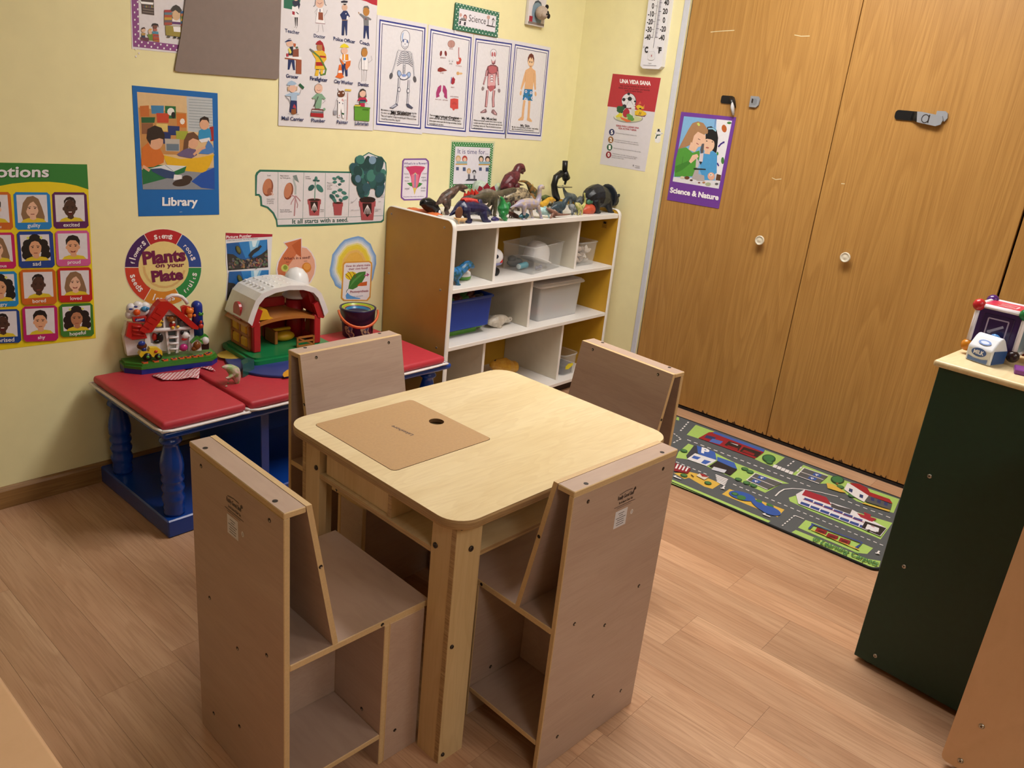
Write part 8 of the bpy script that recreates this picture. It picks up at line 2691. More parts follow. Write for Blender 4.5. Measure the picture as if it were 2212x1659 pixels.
# ---- white shelf unit
su = thing('storage_shelf_unit', 'white edged classroom shelf unit with amber sides and cubbies in the corner', 'shelf', (-0.6, -0.2, 0))
so = Vector((-0.6, -0.2, 0))
def sr(x, y, z): return (x - so.x, y - so.y, z)
SX0, SX1, SD, SHS = -1.1693, -0.0343, 0.3932, 0.8819
def side(xa, xb, nm, outer_x):
    r = 0.032; pts = []
    pts += [(-SD, 0.0), (-SD, SHS - r)]
    for i in range(1, 8):
        a = math.radians(180 - 90 * i / 8); pts.append((-SD + r + r * math.cos(a), SHS - r + r * math.sin(a)))
    pts.append((-SD + r, SHS)); pts.append((-0.004 - r, SHS))
    for i in range(1, 8):
        a = math.radians(90 - 90 * i / 8); pts.append((-0.004 - r + r * math.cos(a), SHS - r + r * math.sin(a)))
    pts += [(-0.004, SHS - r), (-0.004, 0.0)]
    ins = []
    cy, cz = -SD / 2, SHS / 2
    mb = MB(); mb.prism([(a - so.y, b) for a, b in pts], xa - so.x + 0.0015, xb - so.x - 0.0015, YZ, 0)
    # bulged white edge moulding
    n_ = len(pts); vs = []; fs = []
    for k, (xx, d) in enumerate(((xa, -0.0015), (xa + 0.001, 0.0008), ((xa + xb) / 2, 0.0016), (xb - 0.001, 0.0008), (xb, -0.0015))):
        q = off(pts, -d) if False else [(a + (a - cy) / abs(a - cy) * d if abs(a - cy) > SD / 2 - r - 1e-4 else a, b + (d if b > SHS - r else 0)) for a, b in pts]
        vs += [Vector((xx - so.x, a - so.y, b)) for a, b in q]
    for k in range(4):
        for i in range(n_ - 1): fs.append([k * n_ + i, k * n_ + i + 1, (k + 1) * n_ + i + 1, (k + 1) * n_ + i])
    o = mb.build(nm, [ORG if outer_x < 0 else YEL], su)
    e = MB(); e.add(vs, fs, 0, True); e.build('edge_moulding', WHITE, o)
    return o
sl = side(SX0, SX0 + 0.022, 'side_panel', -1)
srr = side(SX1 - 0.022, SX1, 'side_panel', 1)
panel('top_board', su, sr((SX0 + SX1) / 2, -0.197, 0.8535), (SX1 - SX0 - 0.044, 0.384, 0.0214), WHITE, WHITE)
for z in (0.6132, 0.3743, 0.0650):
    panel('shelf_board', su, sr((SX0 + SX1) / 2, -0.1985, z - 0.0085), (SX1 - SX0 - 0.044, 0.387, 0.017), WHITE, WHITE)
for x, za, zb in ((-0.879, 0.6132, 0.8428), (-0.318, 0.6132, 0.8428), (-0.620, 0.3743, 0.5962), (-0.898, 0.0650, 0.3573), (-0.352, 0.0650, 0.3573)):
    panel('divider', su, sr(x, -0.187, (za + zb) / 2), (0.0145, 0.350, zb - za - 0.0005), OFFW, WHITE)
panel('back_panel', su, sr((SX0 + SX1) / 2, -0.007, 0.44), (SX1 - SX0 - 0.046, 0.006, 0.80), YEL, YEL)
panel('toe_kick', su, sr((SX0 + SX1) / 2, -0.352, 0.0235), (SX1 - SX0 - 0.046, 0.012, 0.047), M('toe_kick_brown', '3a2a20', 0.7), HOLE)
sb = MB()
for y, z in ((-0.033, 0.851), (-0.345, 0.851), (-0.033, 0.605), (-0.345, 0.605), (-0.345, 0.366)):
    R = Matrix.Rotation(-PI / 2, 3, 'Y')
    sb.lathe([(0.0048, -0.0005), (0.0048, 0.0012), (0.003, 0.002), (0.0001, 0.0018)], sr(SX0 + 0.0015, y, z), 12, 0, True, R)
    sb.lathe([(0.0016, 0.0), (0.0016, 0.0024)], sr(SX0 + 0.0015, y, z), 8, 1, False, R)
sb.build('screw', [METAL, HOLE], sl)['kind'] = 'stuff'
fl = Flat()
fl.poly([(0.299, 0.782), (0.331, 0.782), (0.331, 0.818), (0.299, 0.818)], 'b5882c'); fl.poly([(0.307, 0.804), (0.324, 0.804), (0.324, 0.815), (0.307, 0.815)], '241c14')
for k in range(3): fl.stroke([(0.303, 0.797 - k * 0.005), (0.327, 0.797 - k * 0.005)], 0.0016, '5a4018')
fl.build('label', srr, lambda a, b, d: Vector((SX1 - 0.0205 - so.x - d, -a - so.y, b)), 0.0003)

# ---- dark green storage unit, right
GA = -0.0854
gu = thing('storage_cabinet', 'dark green backed storage cabinet with birch top on the right', 'cabinet', (-1.2770, -2.1561, 0), GA)
panel('back_panel', gu, (0.006, -0.46, 0.432), (0.012, 0.92, 0.834), GREENP, GREENP)
mb = MB(); mb.box((0.168, -0.46, 0.857), (0.36, 0.944, 0.016), 0, 0.006, None, 3); mb.build('top_board', BIRCH, gu)
panel('side_panel', gu, (0.173, -0.0065, 0.432), (0.322, 0.012, 0.834), BIRCHV, PLY)
panel('side_panel', gu, (0.173, -0.9135, 0.432), (0.322, 0.012, 0.834), BIRCHV, PLY)
for z in (0.03, 0.31, 0.58): panel('shelf_board', gu, (0.173, -0.46, z), (0.322, 0.894, 0.014), BIRCH, PLY)
sb = MB(); R = Matrix.Rotation(-PI / 2, 3, 'Y')
for y, z in ((-0.050, 0.58), (-0.055, 0.325), (-0.052, 0.045), (-0.36, 0.325), (-0.335, 0.045), (-0.36, 0.58)):
    sb.lathe([(0.0056, -0.0005), (0.0056, 0.0012), (0.0036, 0.0024), (0.0001, 0.002)], (0, y, z), 12, 0, True, R); sb.lathe([(0.0018, 0), (0.0018, 0.0028)], (0, y, z), 8, 1, False, R)
sb.build('screw', [METAL, HOLE], gu)['kind'] = 'stuff'
gl = MB()
for x, y in ((0.03, -0.03), (0.03, -0.36), (0.03, -0.88), (0.30, -0.03), (0.30, -0.88)): gl.lathe([(0.011, 0), (0.011, 0.009), (0.007, 0.016)], (x, y, 0), 12)
gl.build('glide', METAL, gu)['kind'] = 'stuff'

# ---- tan cabinet at the right edge
tu = thing('storage_cabinet', 'light tan wooden cabinet at the lower right edge', 'cabinet', (-1.507, -2.436, 0), -0.06)
TANB = wood('tan_birch', 'd2a880', 'dcb68e', 'b98f66', stretch=(6.0, 3.0, 2.0), rings=6, nscale=1.2, pore=(60, 60, 40), rough=0.4, ringmix=0.14, poremix=0.06)
tp = MB(); tp.prism([(-0.5, 0.018), (-0.012, 0.018), (-0.0035, 0.0215), (0, 0.03), (0, 0.748), (-0.0035, 0.7565), (-0.012, 0.76), (-0.5, 0.76)], 0.0, 0.018, YZ, 0, 1); tp.build('side_panel', [TANB, PLY], tu)
mb = MB(); mb.box((0.085, -0.25, 0.768), (0.19, 0.52, 0.016), 0, 0.005, None, 3); mb.build('top_board', TANB, tu)
panel('shelf_board', tu, (0.09, -0.25, 0.04), (0.142, 0.48, 0.016), TANB, PLY); panel('shelf_board', tu, (0.09, -0.25, 0.40), (0.142, 0.48, 0.016), TANB, PLY)
panel('side_panel', tu, (0.170, -0.25, 0.39), (0.016, 0.48, 0.74), TANB, PLY)
sb = MB()
for y, z in ((-0.052, 0.150), (-0.038, 0.0405)):
    sb.lathe([(0.0062, -0.0005), (0.0062, 0.0015), (0.004, 0.0032), (0.0001, 0.0028)], (0, y, z), 14, 0, True, R); sb.lathe([(0.002, 0), (0.002, 0.0036)], (0, y, z), 8, 1, False, R)
sb.build('screw', [METAL, HOLE], tu)['kind'] = 'stuff'
gl = MB()
for x, y in ((0.03, -0.05), (0.15, -0.05), (0.03, -0.45), (0.15, -0.45)): gl.lathe([(0.012, 0), (0.012, 0.014), (0.008, 0.02)], (x, y, 0), 12)
gl.build('glide', BLACK, tu)['kind'] = 'stuff'

# ---- low cabinet whose top shows at the lower left edge
lu = thing('low_cabinet', 'tan wooden cabinet top at the lower left corner', 'cabinet', (-3.27, -1.80, 0))
mb = MB(); mb.box((0, 0, 0.591), (0.355, 0.80, 0.018), 0, 0.006, None, 3); mb.build('top_board', TANB, lu)
for s in (-1, 1): panel('side_panel', lu, (s * 0.165, 0, 0.291), (0.016, 0.77, 0.582), TANB, PLY)
panel('back_panel', lu, (0, 0.38, 0.291), (0.314, 0.012, 0.582), TANB, PLY); panel('shelf_board', lu, (0, 0, 0.30), (0.314, 0.74, 0.014), TANB, PLY)
panel('shelf_board', lu, (0, 0, 0.02), (0.314, 0.74, 0.014), TANB, PLY)

# ---- rug
rg = thing('play_rug', 'grey green play rug printed with roads and buildings by the closet doors', 'rug', (-0.4, -1.4, 0))
RUGM = M('rug_asphalt_pile', '585b5e', 0.95, 0.12, 400, 0.3)
rp = rrect(-0.355, -0.655, 0.285, 0.66, 0.035, 6)
mb = MB(); mb.prism(rp, 0.0002, 0.0075, XY); mb.build('pile', RUGM, rg)
bd = MB(); loop = [Vector((a, b, 0.005)) for a, b in rp]; loop.append(loop[0]); bd.tube(loop, 0.0048, 8); bd.build('binding', M('black_binding', '1a1b1c', 0.8), rg)
art_things('rug', '', '', '', thick=0.0, skip=1, root=rg)
for ch in rg.children:
    if ch.name.startswith(('picture', 'lettering')): ch.location = (-0.4 + 0.4, -1.4 + 1.4, 0.0076)

# ================================================================== WALL PRINTS
art_things('emotions', 'emotions_poster', 'yellow and green emotions poster with a grid of children faces', 'poster')
art_things('library', 'library_sign', 'blue Library sign with a photo of children reading', 'sign', 0.0012)
art_things('purple', 'dotted_sign', 'white sheet with purple polka dot border beside the grey sheet', 'sign')
gs = MB(); pts = [(-1.994, 1.545), (-1.990, 1.66), (-1.655, 1.66), (-1.662, 1.574), (-1.672, 1.340), (-1.6745, 1.3275), (-1.682, 1.3240), (-2.030, 1.3195), (-2.0405, 1.3225), (-2.0400, 1.330), (-2.018, 1.42)]
gs.prism(pts, -0.004, -0.0055, XZ); g = gs.build('paper_sheet', M('taupe_card', '85766f', 0.7, 0.03, 50)); tag(g, 'plain taupe grey card sheet hanging above the Library sign', 'sheet')
art_things('helpers', 'helpers_poster', 'white community helpers poster with rows of cartoon workers', 'poster', 0.0008, 0.002)
for k, lab in (('skeleton', 'body poster showing a skeleton, leftmost of the four'), ('organs', 'body poster showing vital organs beside the skeleton poster'), ('muscles', 'body poster showing red muscles'), ('skin', 'body poster showing a boy in blue swim trunks')):
    art_things(k, 'body_poster', lab, 'poster', 0.0008, 0.001, None, 'four blue bordered human body posters')
art_things('science', 'science_sign', 'small green polka dot Science sign above the body posters', 'sign', 0.0035, 0.004)
art_things('seed', 'seed_growth_poster', 'green bordered cutout poster of a bean growing into a potted plant', 'poster')
art_things('flower', 'flower_card', 'small purple bordered card of a pink flower diagram', 'card')
art_things('time', 'time_sign', 'green dotted "It is time for" sheet above the dinosaurs', 'sign')
art_things('puzzler', 'picture_puzzle', 'underwater picture puzzle page behind the toy barn', 'poster')
art_things('plate', 'plate_poster', 'round poster of plant parts on a plate in six coloured segments', 'poster')
art_things('seedq', 'seed_card', 'round orange seed diagram card with an arrow', 'card')
art_things('sun', 'sun_card', 'sun shaped photosynthesis card above the bucket', 'card')
art_things('vida', 'health_poster', 'red and white Spanish healthy living poster beside the closet', 'poster')
art_things('snowman', 'snowman_sticker', 'small white snowman sticker with green scarf by the jamb', 'sticker')
art_things('sciencenature', 'science_nature_sign', 'purple Science and Nature sign taped to the closet door', 'sign', 0.0012, -0.0050)
art_things('thermometer', 'wall_thermometer', 'large white wall thermometer with black numerals beside the closet', 'thermometer', 0.03, 0.0, M('thermometer_white', 'e2e2ea', 0.35, 0.02), None, 0, 'case')

# ---- board book with plush head on the wall
bk = thing('board_book', 'white board book with a plush bear head fixed high on the wall', 'book', (-0.368, -0.001, 1.72))
mb = MB(); mb.box((0, -0.009, 0.01), (0.116, 0.018, 0.165), 0, 0.002); mb.build('cover', M('book_white', 'd9d4d6', 0.5, 0.03), bk)
fl = Flat()
fl.poly([(-0.030, -0.060), (-0.036, -0.02), (-0.033, 0.005), (-0.02, 0.026), (0.0, 0.033), (0.02, 0.026), (0.033, 0.004), (0.036, -0.03), (0.03, -0.06)], '7f95a4')
fl.poly([(-0.033, 0.005), (-0.02, 0.026), (0.0, 0.033), (0.02, 0.026), (0.033, 0.004), (0.02, 0.018), (0, 0.024), (-0.02, 0.018)], '3f4a55')
fl.poly([(-0.055, -0.068), (0.055, -0.068), (0.055, -0.058), (-0.055, -0.058)], '7d706c'); fl.poly([(-0.05, -0.058), (-0.028, -0.058), (-0.028, -0.036), (-0.05, -0.036)], 'a02838')
fl.text('The time', (-0.030, 0.062), (0.058, 0), (0, 0.016), 1, 1, 'b0606a'); fl.text('I love best', (-0.034, 0.042), (0.068, 0), (0, 0.014), 1, 1, '6a5a64')
fl.build('picture', bk, lambda a, b, d: Vector((a, -d, b)), 0.0183)
mb = MB(); mb.ell((0.004, -0.042, -0.018), (0.030, 0.030, 0.029), 0); mb.ell((-0.004, -0.065, -0.026), (0.016, 0.014, 0.014), 0); hd = mb.build('bear_head', M('plush_beige', 'b3a294', 0.95, 0.12, 200, 0.4), bk)
mb = MB(); mb.ell((0.030, -0.046, 0.010), (0.010, 0.007, 0.010), 0); mb.ell((0.026, -0.064, -0.028), (0.009, 0.007, 0.011), 0); mb.ell((0.012, -0.070, -0.018), (0.007, 0.004, 0.010), 0); mb.ell((-0.004, -0.078, -0.024), (0.005, 0.004, 0.004), 0); mb.build('dark_plush', M('plush_black', '1c1715', 0.9, 0.2, 200), hd)

# ---- child-lock latches on the closet doors
def latch(label, loc):
    return thing('door_latch', label, 'latch', loc, 0, 'child lock straps on the closet doors')
t = latch('open black child lock strap with dangling buckle on the left door', (0.0055, -0.82, 1.42))
def rr3(y0, z0, y1, z1, r): return rrect(y0, z0, y1, z1, r, 4)
mb = MB(); mb.prism(rr3(-0.027, -0.016, 0.030, 0.016, 0.008), 0, -0.004, YZ); mb.build('pad', BLACK, t)
mb = MB(); mb.tube([(-0.004, -0.020, 0.010), (-0.014, -0.032, -0.004), (-0.013, -0.040, -0.030)], 0.006, 8, 0, True, 2.2); mb.build('strap', BLACK, t)
mb = MB(); mb.tube([(-0.012, -0.030, -0.006), (-0.017, -0.038, -0.030), (-0.012, -0.046, -0.060)], [0.006, 0.008, 0.004], 8, 0, True, 1.6); mb.build('buckle', M('grey_white_plastic', 'c4c4c8', 0.4), t)
t = latch('grey D shaped catch plate on the left closet door', (0.0055, -0.948, 1.421))
Dp = [(0.021, -0.022), (-0.010, -0.022), (-0.020, -0.012), (-0.021, 0.012), (-0.012, 0.022), (0.021, 0.022)]
mb = MB(); mb.prism(Dp, 0, -0.009, YZ); c_ = mb.build('plate', GREYP, t)
mb = MB(); mb.prism([(0.013, -0.012), (-0.006, -0.012), (-0.011, -0.006), (-0.011, 0.006), (-0.006, 0.013), (0.013, 0.013)], -0.0088, -0.0096, YZ); mb.prism([(0.013, -0.004), (0.006, -0.006), (0.006, 0.010), (0.013, 0.013)], -0.0094, -0.0100, YZ, 1); mb.build('slot', [M('grey_plastic_mid', '7c8086', 0.4), HOLE], c_)
t = latch('fastened black and grey child lock strap on the right door', (0.0055, -1.61, 1.42))
mb = MB(); mb.prism(rr3(0.0, -0.016, 0.092, 0.018, 0.012), 0, -0.005, YZ); mb.build('strap', BLACK, t)
mb = MB(); mb.tube([(-0.004, 0.030, 0.001), (-0.014, 0.008, -0.002), (-0.016, -0.012, -0.004)], 0.016, 8, 0, True, 0.25); mb.build('strap_bend', BLACK, t)
mb = MB(); mb.prism([(0.004, -0.019), (-0.062, -0.027), (-0.078, -0.020), (-0.082, -0.004), (-0.076, 0.010), (-0.004, 0.018), (0.012, 0.018)], -0.010, -0.020, YZ); b_ = mb.build('buckle', GREYP, t)
mb = MB(); mb.prism([(-0.052, -0.004), (-0.086, -0.008), (-0.093, 0.004), (-0.090, 0.020), (-0.080, 0.027), (-0.052, 0.026)], 0.0, -0.010, YZ); mb.build('catch_plate', GREYP, t)
mb = MB(); ring = [(-0.0206, -0.022 + 0.012 * math.cos(a), -0.004 + 0.014 * math.sin(a)) for a in [2 * PI * i / 20 for i in range(21)]]; mb.tube(ring, 0.0013, 6); mb.box((-0.0206, -0.034, -0.004), (0.001, 0.004, 0.028)); mb.build('button_ring', HOLE, b_)

# ================================================================== TOY ANIMALS (moulded plastic)
PEND = []
def creature(key, name, label, c1, c2, hornc=None, ellc=None, group='plastic animals on top of the shelf unit', mode='body', cat='toy dinosaur', rough=0.38, jaw_c=None, fat=1.0, vox=0.0017, belly=None):
    d = TOYS[key]; o = d['o']
    t = thing(name, label, cat, o, 0, group)
    f = lambda q, y=0.0: Vector((q[0] / 1e4, y, q[1] / 1e4))
    mb = MB()
    sp = d['s']
    # smooth spine
    pts = [f(q) for q in sp]; rad = [max(q[2] / 1e4, 0.0012) for q in sp]
    P2, R2 = [], []
    for i in range(len(pts) - 1):
        p0 = pts[max(i - 1, 0)]; p1 = pts[i]; p2 = pts[i + 1]; p3 = pts[min(i + 2, len(pts) - 1)]
        for k in range(4):
            u = k / 4.0
            P2.append(0.5 * ((2 * p1) + (p2 - p0) * u + (2 * p0 - 5 * p1 + 4 * p2 - p3) * u * u + (3 * p1 - p0 - 3 * p2 + p3) * u ** 3)); R2.append(rad[i] * (1 - u) + rad[i + 1] * u)
    P2.append(pts[-1]); R2.append(rad[-1])
    mb.tube(P2, R2, 12)
    mb.ell(P2[0], R2[0]); mb.ell(P2[-1], R2[-1])
    rmax = max(rad)
    floor_z = 0.0
    legs = [[(q[0], q[1], q[2]) for q in L] for L in d.get('l', [])]
    for q in d.get('a', []):
        for s in (1, -1): legs.append([(q[0], q[1], q[2], s), ((q[0] + 20), q[1] * 0.45, q[2] * 0.7, s), (q[0], 40, q[2] * 0.55, s)])
    for i, L in enumerate(legs):
        s = L[0][3] if len(L[0]) > 3 else (-1 if i % 2 == 0 else 1)
        yy = s * max(0.004, rmax * 0.55)
        pp = [f(q, yy * (0.7 if j == 0 else 1.0)) for j, q in enumerate(L)]; rr = [max(q[2] / 1e4, 0.0015) for q in L]
        pp[-1].z = max(pp[-1].z, 0.0) ; pp[-1].z = max(pp[-1].z - 0.0, 0.002)
        mb.tube(pp, rr, 10)
        for p_, r_ in zip(pp[:-1], rr[:-1]): mb.ell(p_, r_, 0, None, 10, 6)
        e = pp[-1]; r_ = rr[-1]
        mb.ell((e.x + r_ * 0.5, e.y, max(0.0022, min(e.z, r_ * 0.5))), (r_ * 1.5, r_ * 1.1, max(0.0022, r_ * 0.6)))
    if d.get('j') and mode != 'mane':
        J = d['j']; mb.tube([f(q) for q in J], [max(q[2] / 1e4, 0.001) for q in J], 8)
    body = mb.build('body', M('toy_' + key, c1, rough, 0.0, 10), t)
    # two-tone moulded colour
    m = body.data.materials[0]; nt = m.node_tree; b = nt.nodes['Principled BSDF']
    for n_ in list(nt.nodes):
        if n_.type == 'VALTORGB': rn = n_
        if n_.type == 'TEX_NOISE': nn = n_
    nn.inputs['Scale'].default_value = 60.0
    rn.color_ramp.elements[0].color = (*lin(c1), 1); rn.color_ramp.elements[1].color = (*lin(c2), 1)
    rn.color_ramp.elements[0].position = 0.42; rn.color_ramp.elements[1].position = 0.60
    PEND.append((body, vox))
    ey = MB(); k_ = max(0, len(P2) - 4); hp_ = P2[k_]; hr_ = R2[k_]
    for s in (-1, 1): ey.ell(hp_ + Vector((0, s * hr_ * 0.86, hr_ * 0.45)), max(0.0012, min(0.0026, hr_ * 0.22)), 0, None, 8, 6)
    if mode != 'spot' and cat != 'toy' and mode != 'leaf': ey.build('eye', BLACK, t)
    hm = MB()
    for a, e in d.get('h', []):
        A_, B_ = f(a), f(e); r_ = a[2] / 1e4
        if mode == 'plates':
            ax = (B_ - A_); L_ = ax.length; ax.normalize(); w = Vector((ax.z, 0, -ax.x))
            poly = [(-0.5, -0.3), (0.5, -0.3), (0.95, 0.35), (0.0, 1.35), (-0.95, 0.35)]
            hm.prism([(p_[0] * r_, p_[1] * L_) for p_ in poly], -0.0015, 0.0015, lambda a2, b2, dd: A_ + w * a2 + ax * b2 + Vector((0, dd, 0)))
            continue
        ys = (0.35, -0.35) if (len(d['h']) > 1 and (a, e) == (d['h'][0][0], d['h'][0][1]) and mode == 'trike') else (0,)
        for s in ys:
            off_ = Vector((0, s * rmax, 0)); mid = (A_ + B_) / 2 + Vector((0, 0, -0.002))
            hm.tube([A_ + off_, mid + off_, B_ + off_], [r_, r_ * 0.6, 0.0006], 8)
    if hm.f: hm.build('plates' if mode == 'plates' else 'horn', PL(hornc or c2, 0.4), t)
    em = MB()
    for q, r2 in d.get('e', []):
        c = f(q)
        if mode == 'frill': em.ell(c + Vector((0, -0.002, 0)), (q[2] / 1e4, rmax * 0.5, r2 / 1e4), 0)
        elif mode == 'trike': em.ell(c + Vector((0.004, 0, 0.002)), (q[2] / 1e4 * 0.32, rmax * 0.95, r2 / 1e4 * 0.98), 0, Matrix.Rotation(-0.25, 3, 'Y'))
        elif mode == 'spot':
            for s in (-1,): em.ell(c + Vector((0, s * rmax * 0.86, 0)), (q[2] / 1e4, 0.003, r2 / 1e4), 0)
        else: em.ell(c + Vector((0, -0.004, 0)), (q[2] / 1e4, min(q[2], r2) / 1e4 * 0.6, r2 / 1e4), 0)
    if em.f: em.build({'frill': 'frill', 'trike': 'frill', 'spot': 'eye_patch', 'leaf': 'flipper'}.get(mode, 'detail'), PL(ellc or c2, 0.4), t)
    if mode == 'mane' or d.get('j') and mode == 'mane':
        J = d['j']; mm = MB()
        for i in range(len(J) - 1):
            A_, B_ = f(J[i]), f(J[i + 1])
            for k in range(4):
                p_ = A_.lerp(B_, k / 4.0)
                mm.tube([p_ + Vector((0, 0, -0.004)), p_ + Vector((0.004, -0.010, 0.002)), p_ + Vector((0.008, -0.020, -0.010))], [0.006, 0.004, 0.0005], 6)
                mm.tube([p_ + Vector((0, 0.004, -0.006)), p_ + Vector((0.002, 0.0, 0.006))], [0.006, 0.0008], 6)
        mm.build('mane', PL('c8382a', 0.4), t)
    return t
creature('orca', 'toy_whale', 'black plastic toy whale with a white oval eye patch', '0b0c0f', '14161a', None, 'e4e4e8', mode='spot', cat='toy whale', rough=0.25, fat=0.8)
creature('trex_brown', 'toy_dinosaur', 'brown toy tyrannosaur with open black jaws at left end', '3a2e28', '6a5248')
creature('stego_crimson', 'toy_dinosaur', 'grey toy stegosaur with dark crimson back plates', '6a6258', '8a8074', '8a2030', mode='plates')
creature('stego_orange', 'toy_dinosaur', 'dark toy stegosaur with bright red back plates', '3a3a3c', '5a524c', 'c8352a', mode='plates')
creature('egg', 'toy_egg', 'large pale green plastic dome behind the red plated dinosaurs', 'a9bcae', 'bccabc', cat='toy')
creature('egg2', 'toy_egg', 'small pale grey green plastic shell beside the maroon tyrannosaur', 'b4c0c0', 'c4d09a', cat='toy')
creature('trike_navy', 'toy_dinosaur', 'navy armoured toy triceratops with orange red mane', '1a1c40', '26284e', 'd8c8b8', '23244a', mode='mane', rough=0.3)
creature('frill_lizard', 'toy_dinosaur', 'small tan toy lizard with a brown neck frill at shelf corner', 'c09a6a', 'd4b080', None, '6a4430', mode='frill')
creature('duckbill_olive', 'toy_dinosaur', 'long olive brown toy dinosaur stretched above the green dragon', '45402f', '5c5242')
creature('dragon_green', 'toy_dragon', 'bright green standing toy dragon', '1c7038', '2c8a48', 'c8c0a0', '1c6a3a', mode='x', cat='toy dragon')
creature('bug_purple', 'toy_dinosaur', 'tiny purple toy dinosaur at the shelf front', '2a2050', '3c3070')
creature('croc_brown', 'toy_dinosaur', 'dark brown toy crocodile beside the green dragon', '3a2018', '5a3428')
creature('trex_maroon', 'toy_dinosaur', 'tall maroon toy tyrannosaur standing at the wall', '4e1c24', '6a2c34', '4a2420')
creature('longneck_olive', 'toy_dinosaur', 'olive toy longneck with curved dark neck and orange body', '39402a', '8a6230', 'b8a02c')
creature('ankylo_cream', 'toy_dinosaur', 'cream toy ankylosaur with black spots and spikes', 'b09f80', '3a322a', '1f1c1a')
creature('brachio_lavender', 'toy_dinosaur', 'tan and lavender toy brachiosaur in the middle front', 'b3a28c', '9c98b4')
creature('raptor_yellow', 'toy_dinosaur', 'yellow toy raptor behind the lavender brachiosaur', 'c8962a', 'd8ac3c')
creature('brachio_grey', 'toy_dinosaur', 'grey toy longneck in front of the microscope', '555e62', '6c7678')
creature('brachio_slate', 'toy_dinosaur', 'slate blue toy brachiosaur with bent neck', '2c3a42', '3c4e58')
creature('trike_grey', 'toy_dinosaur', 'small grey spiky toy dinosaur at the front right', '4a5256', '8a9094', '20262c')
creature('brachio_striped', 'toy_dinosaur', 'pale yellow toy longneck with green stripes', 'd2c888', '8f9a50')
creature('turtle', 'toy_turtle', 'green toy turtle with orange shell at the right end', 'c2563a', 'b84a34', None, '3f7058', mode='leaf', cat='toy turtle')
creature('trike_black', 'toy_dinosaur', 'large black toy triceratops at the right end of the shelf', '14171c', '20252e', '1a1d22', '1f262e', mode='trike')
creature('baby_teal', 'toy_dinosaur', 'tiny teal toy dinosaur under the lavender brachiosaur', '1a4450', '2a6470')
creature('trike_paleblue', 'toy_dinosaur', 'pale blue toy triceratops', '9fc4c8', 'b0d2d2', 'd8c8a0', 'a6ccd0', mode='trike')
creature('pterosaur', 'toy_dinosaur', 'brown toy pterosaur lying flat at the shelf front', '7a564a', '8e6a5c')
creature('ankylo_grey', 'toy_dinosaur', 'grey striped toy ankylosaur behind the striped longneck', '4c5254', '6a7070')
creature('lizard_olive', 'toy_dinosaur', 'olive green toy dinosaur lying behind the yellow raptor', '46552c', '5c6a3c')
creature('dino_teal', 'toy_dinosaur', 'blue and teal long necked toy dinosaur in the top left cubby', '1d4f58', '2f74b4', None, '2c6fb4', None, mode='x')
creature('elephant', 'toy_elephant', 'whitish grey toy elephant on the middle shelf', 'bdb4a6', 'cfc7ba', None, 'd8c8c0', None, mode='x', cat='toy elephant')
creature('duck_toy', 'toy_bird', 'yellow toy bird with an orange ball in the bottom cubby', 'c8922e', 'd2a23c', '4a382c', 'c8602a', None, mode='x', cat='toy bird')
creature('trex_pale', 'toy_dinosaur', 'pale pink and green toy tyrannosaur lying on the red mat', 'c8b0a8', '8aa468', None, None, None)

# ---- microscope
d = TOYS['microscope']; mo = d['o']
t = thing('microscope', 'black toy microscope standing at the right end of the shelf', 'microscope', mo)
f = lambda q: Vector((q[0] / 1e4, 0, q[1] / 1e4))
mb = MB(); a, b_ = f(d['s'][0]), f(d['s'][1]); mb.tube([a, b_], [d['s'][0][2] / 1e4] * 2, 16); mb.build('eyepiece_tube', BLACK, t)
L = d['l'][0]; mb = MB(); mb.tube([f(q) for q in L], [q[2] / 1e4 for q in L], 16); q = f(L[-1]); mb.tube([q, q + Vector((-0.008, 0, -0.028))], [0.007, 0.005], 12); mb.build('nosepiece', BLACK, t)
L = d['l'][1]; mb = MB(); mb.tube([f(q) for q in L], [q[2] / 1e4 * 0.9 for q in L], 10); mb.build('arm', BLACK, t)
e = d['e'][0]; c = f(e[0]); mb = MB(); mb.box((c.x, 0, c.z), (e[0][2] / 1e4 * 2, 0.05, 0.005), 0, 0.001); mb.build('stage', METAL, t)
q = f(L[-1]); mb = MB(); mb.box((q.x, 0, q.z / 2), (0.016, 0.018, q.z), 0, 0.002); mb.box((q.x - 0.008, 0, 0.006), (0.07, 0.06, 0.012), 0, 0.004); mb.box((q.x - 0.02, 0, 0.022), (0.014, 0.012, 0.05), 0, 0.002, Matrix.Rotation(0.6, 3, 'Y')); mb.build('base', BLACK, t)

# ---- orange cloth at the left end of the shelf top
mb = MB(); rr_ = random.Random(2); vs = []; fs = []
for i in range(9):
    for j in range(7):
        x = -1.135 + 0.010 * i; y = -0.215 + 0.030 * j; z = 0.8705 + 0.005 * math.sin(i * 1.3 + j) * math.sin(j * 1.1 + i * 0.4)
        vs.append((x, y, z))
for i in range(8):
    for j in range(6): fs.append([i * 7 + j, (i + 1) * 7 + j, (i + 1) * 7 + j + 1, i * 7 + j + 1])
mb.add(vs, fs, 0, True); o = mb.build('cloth', M('orange_cloth', 'd8703a', 0.7, 0.08, 60)); md = o.modifiers.new('thick', 'SOLIDIFY'); md.thickness = 0.002; md.offset = 1.0
tag(o, 'crumpled orange cloth at the left end of the shelf top', 'cloth')

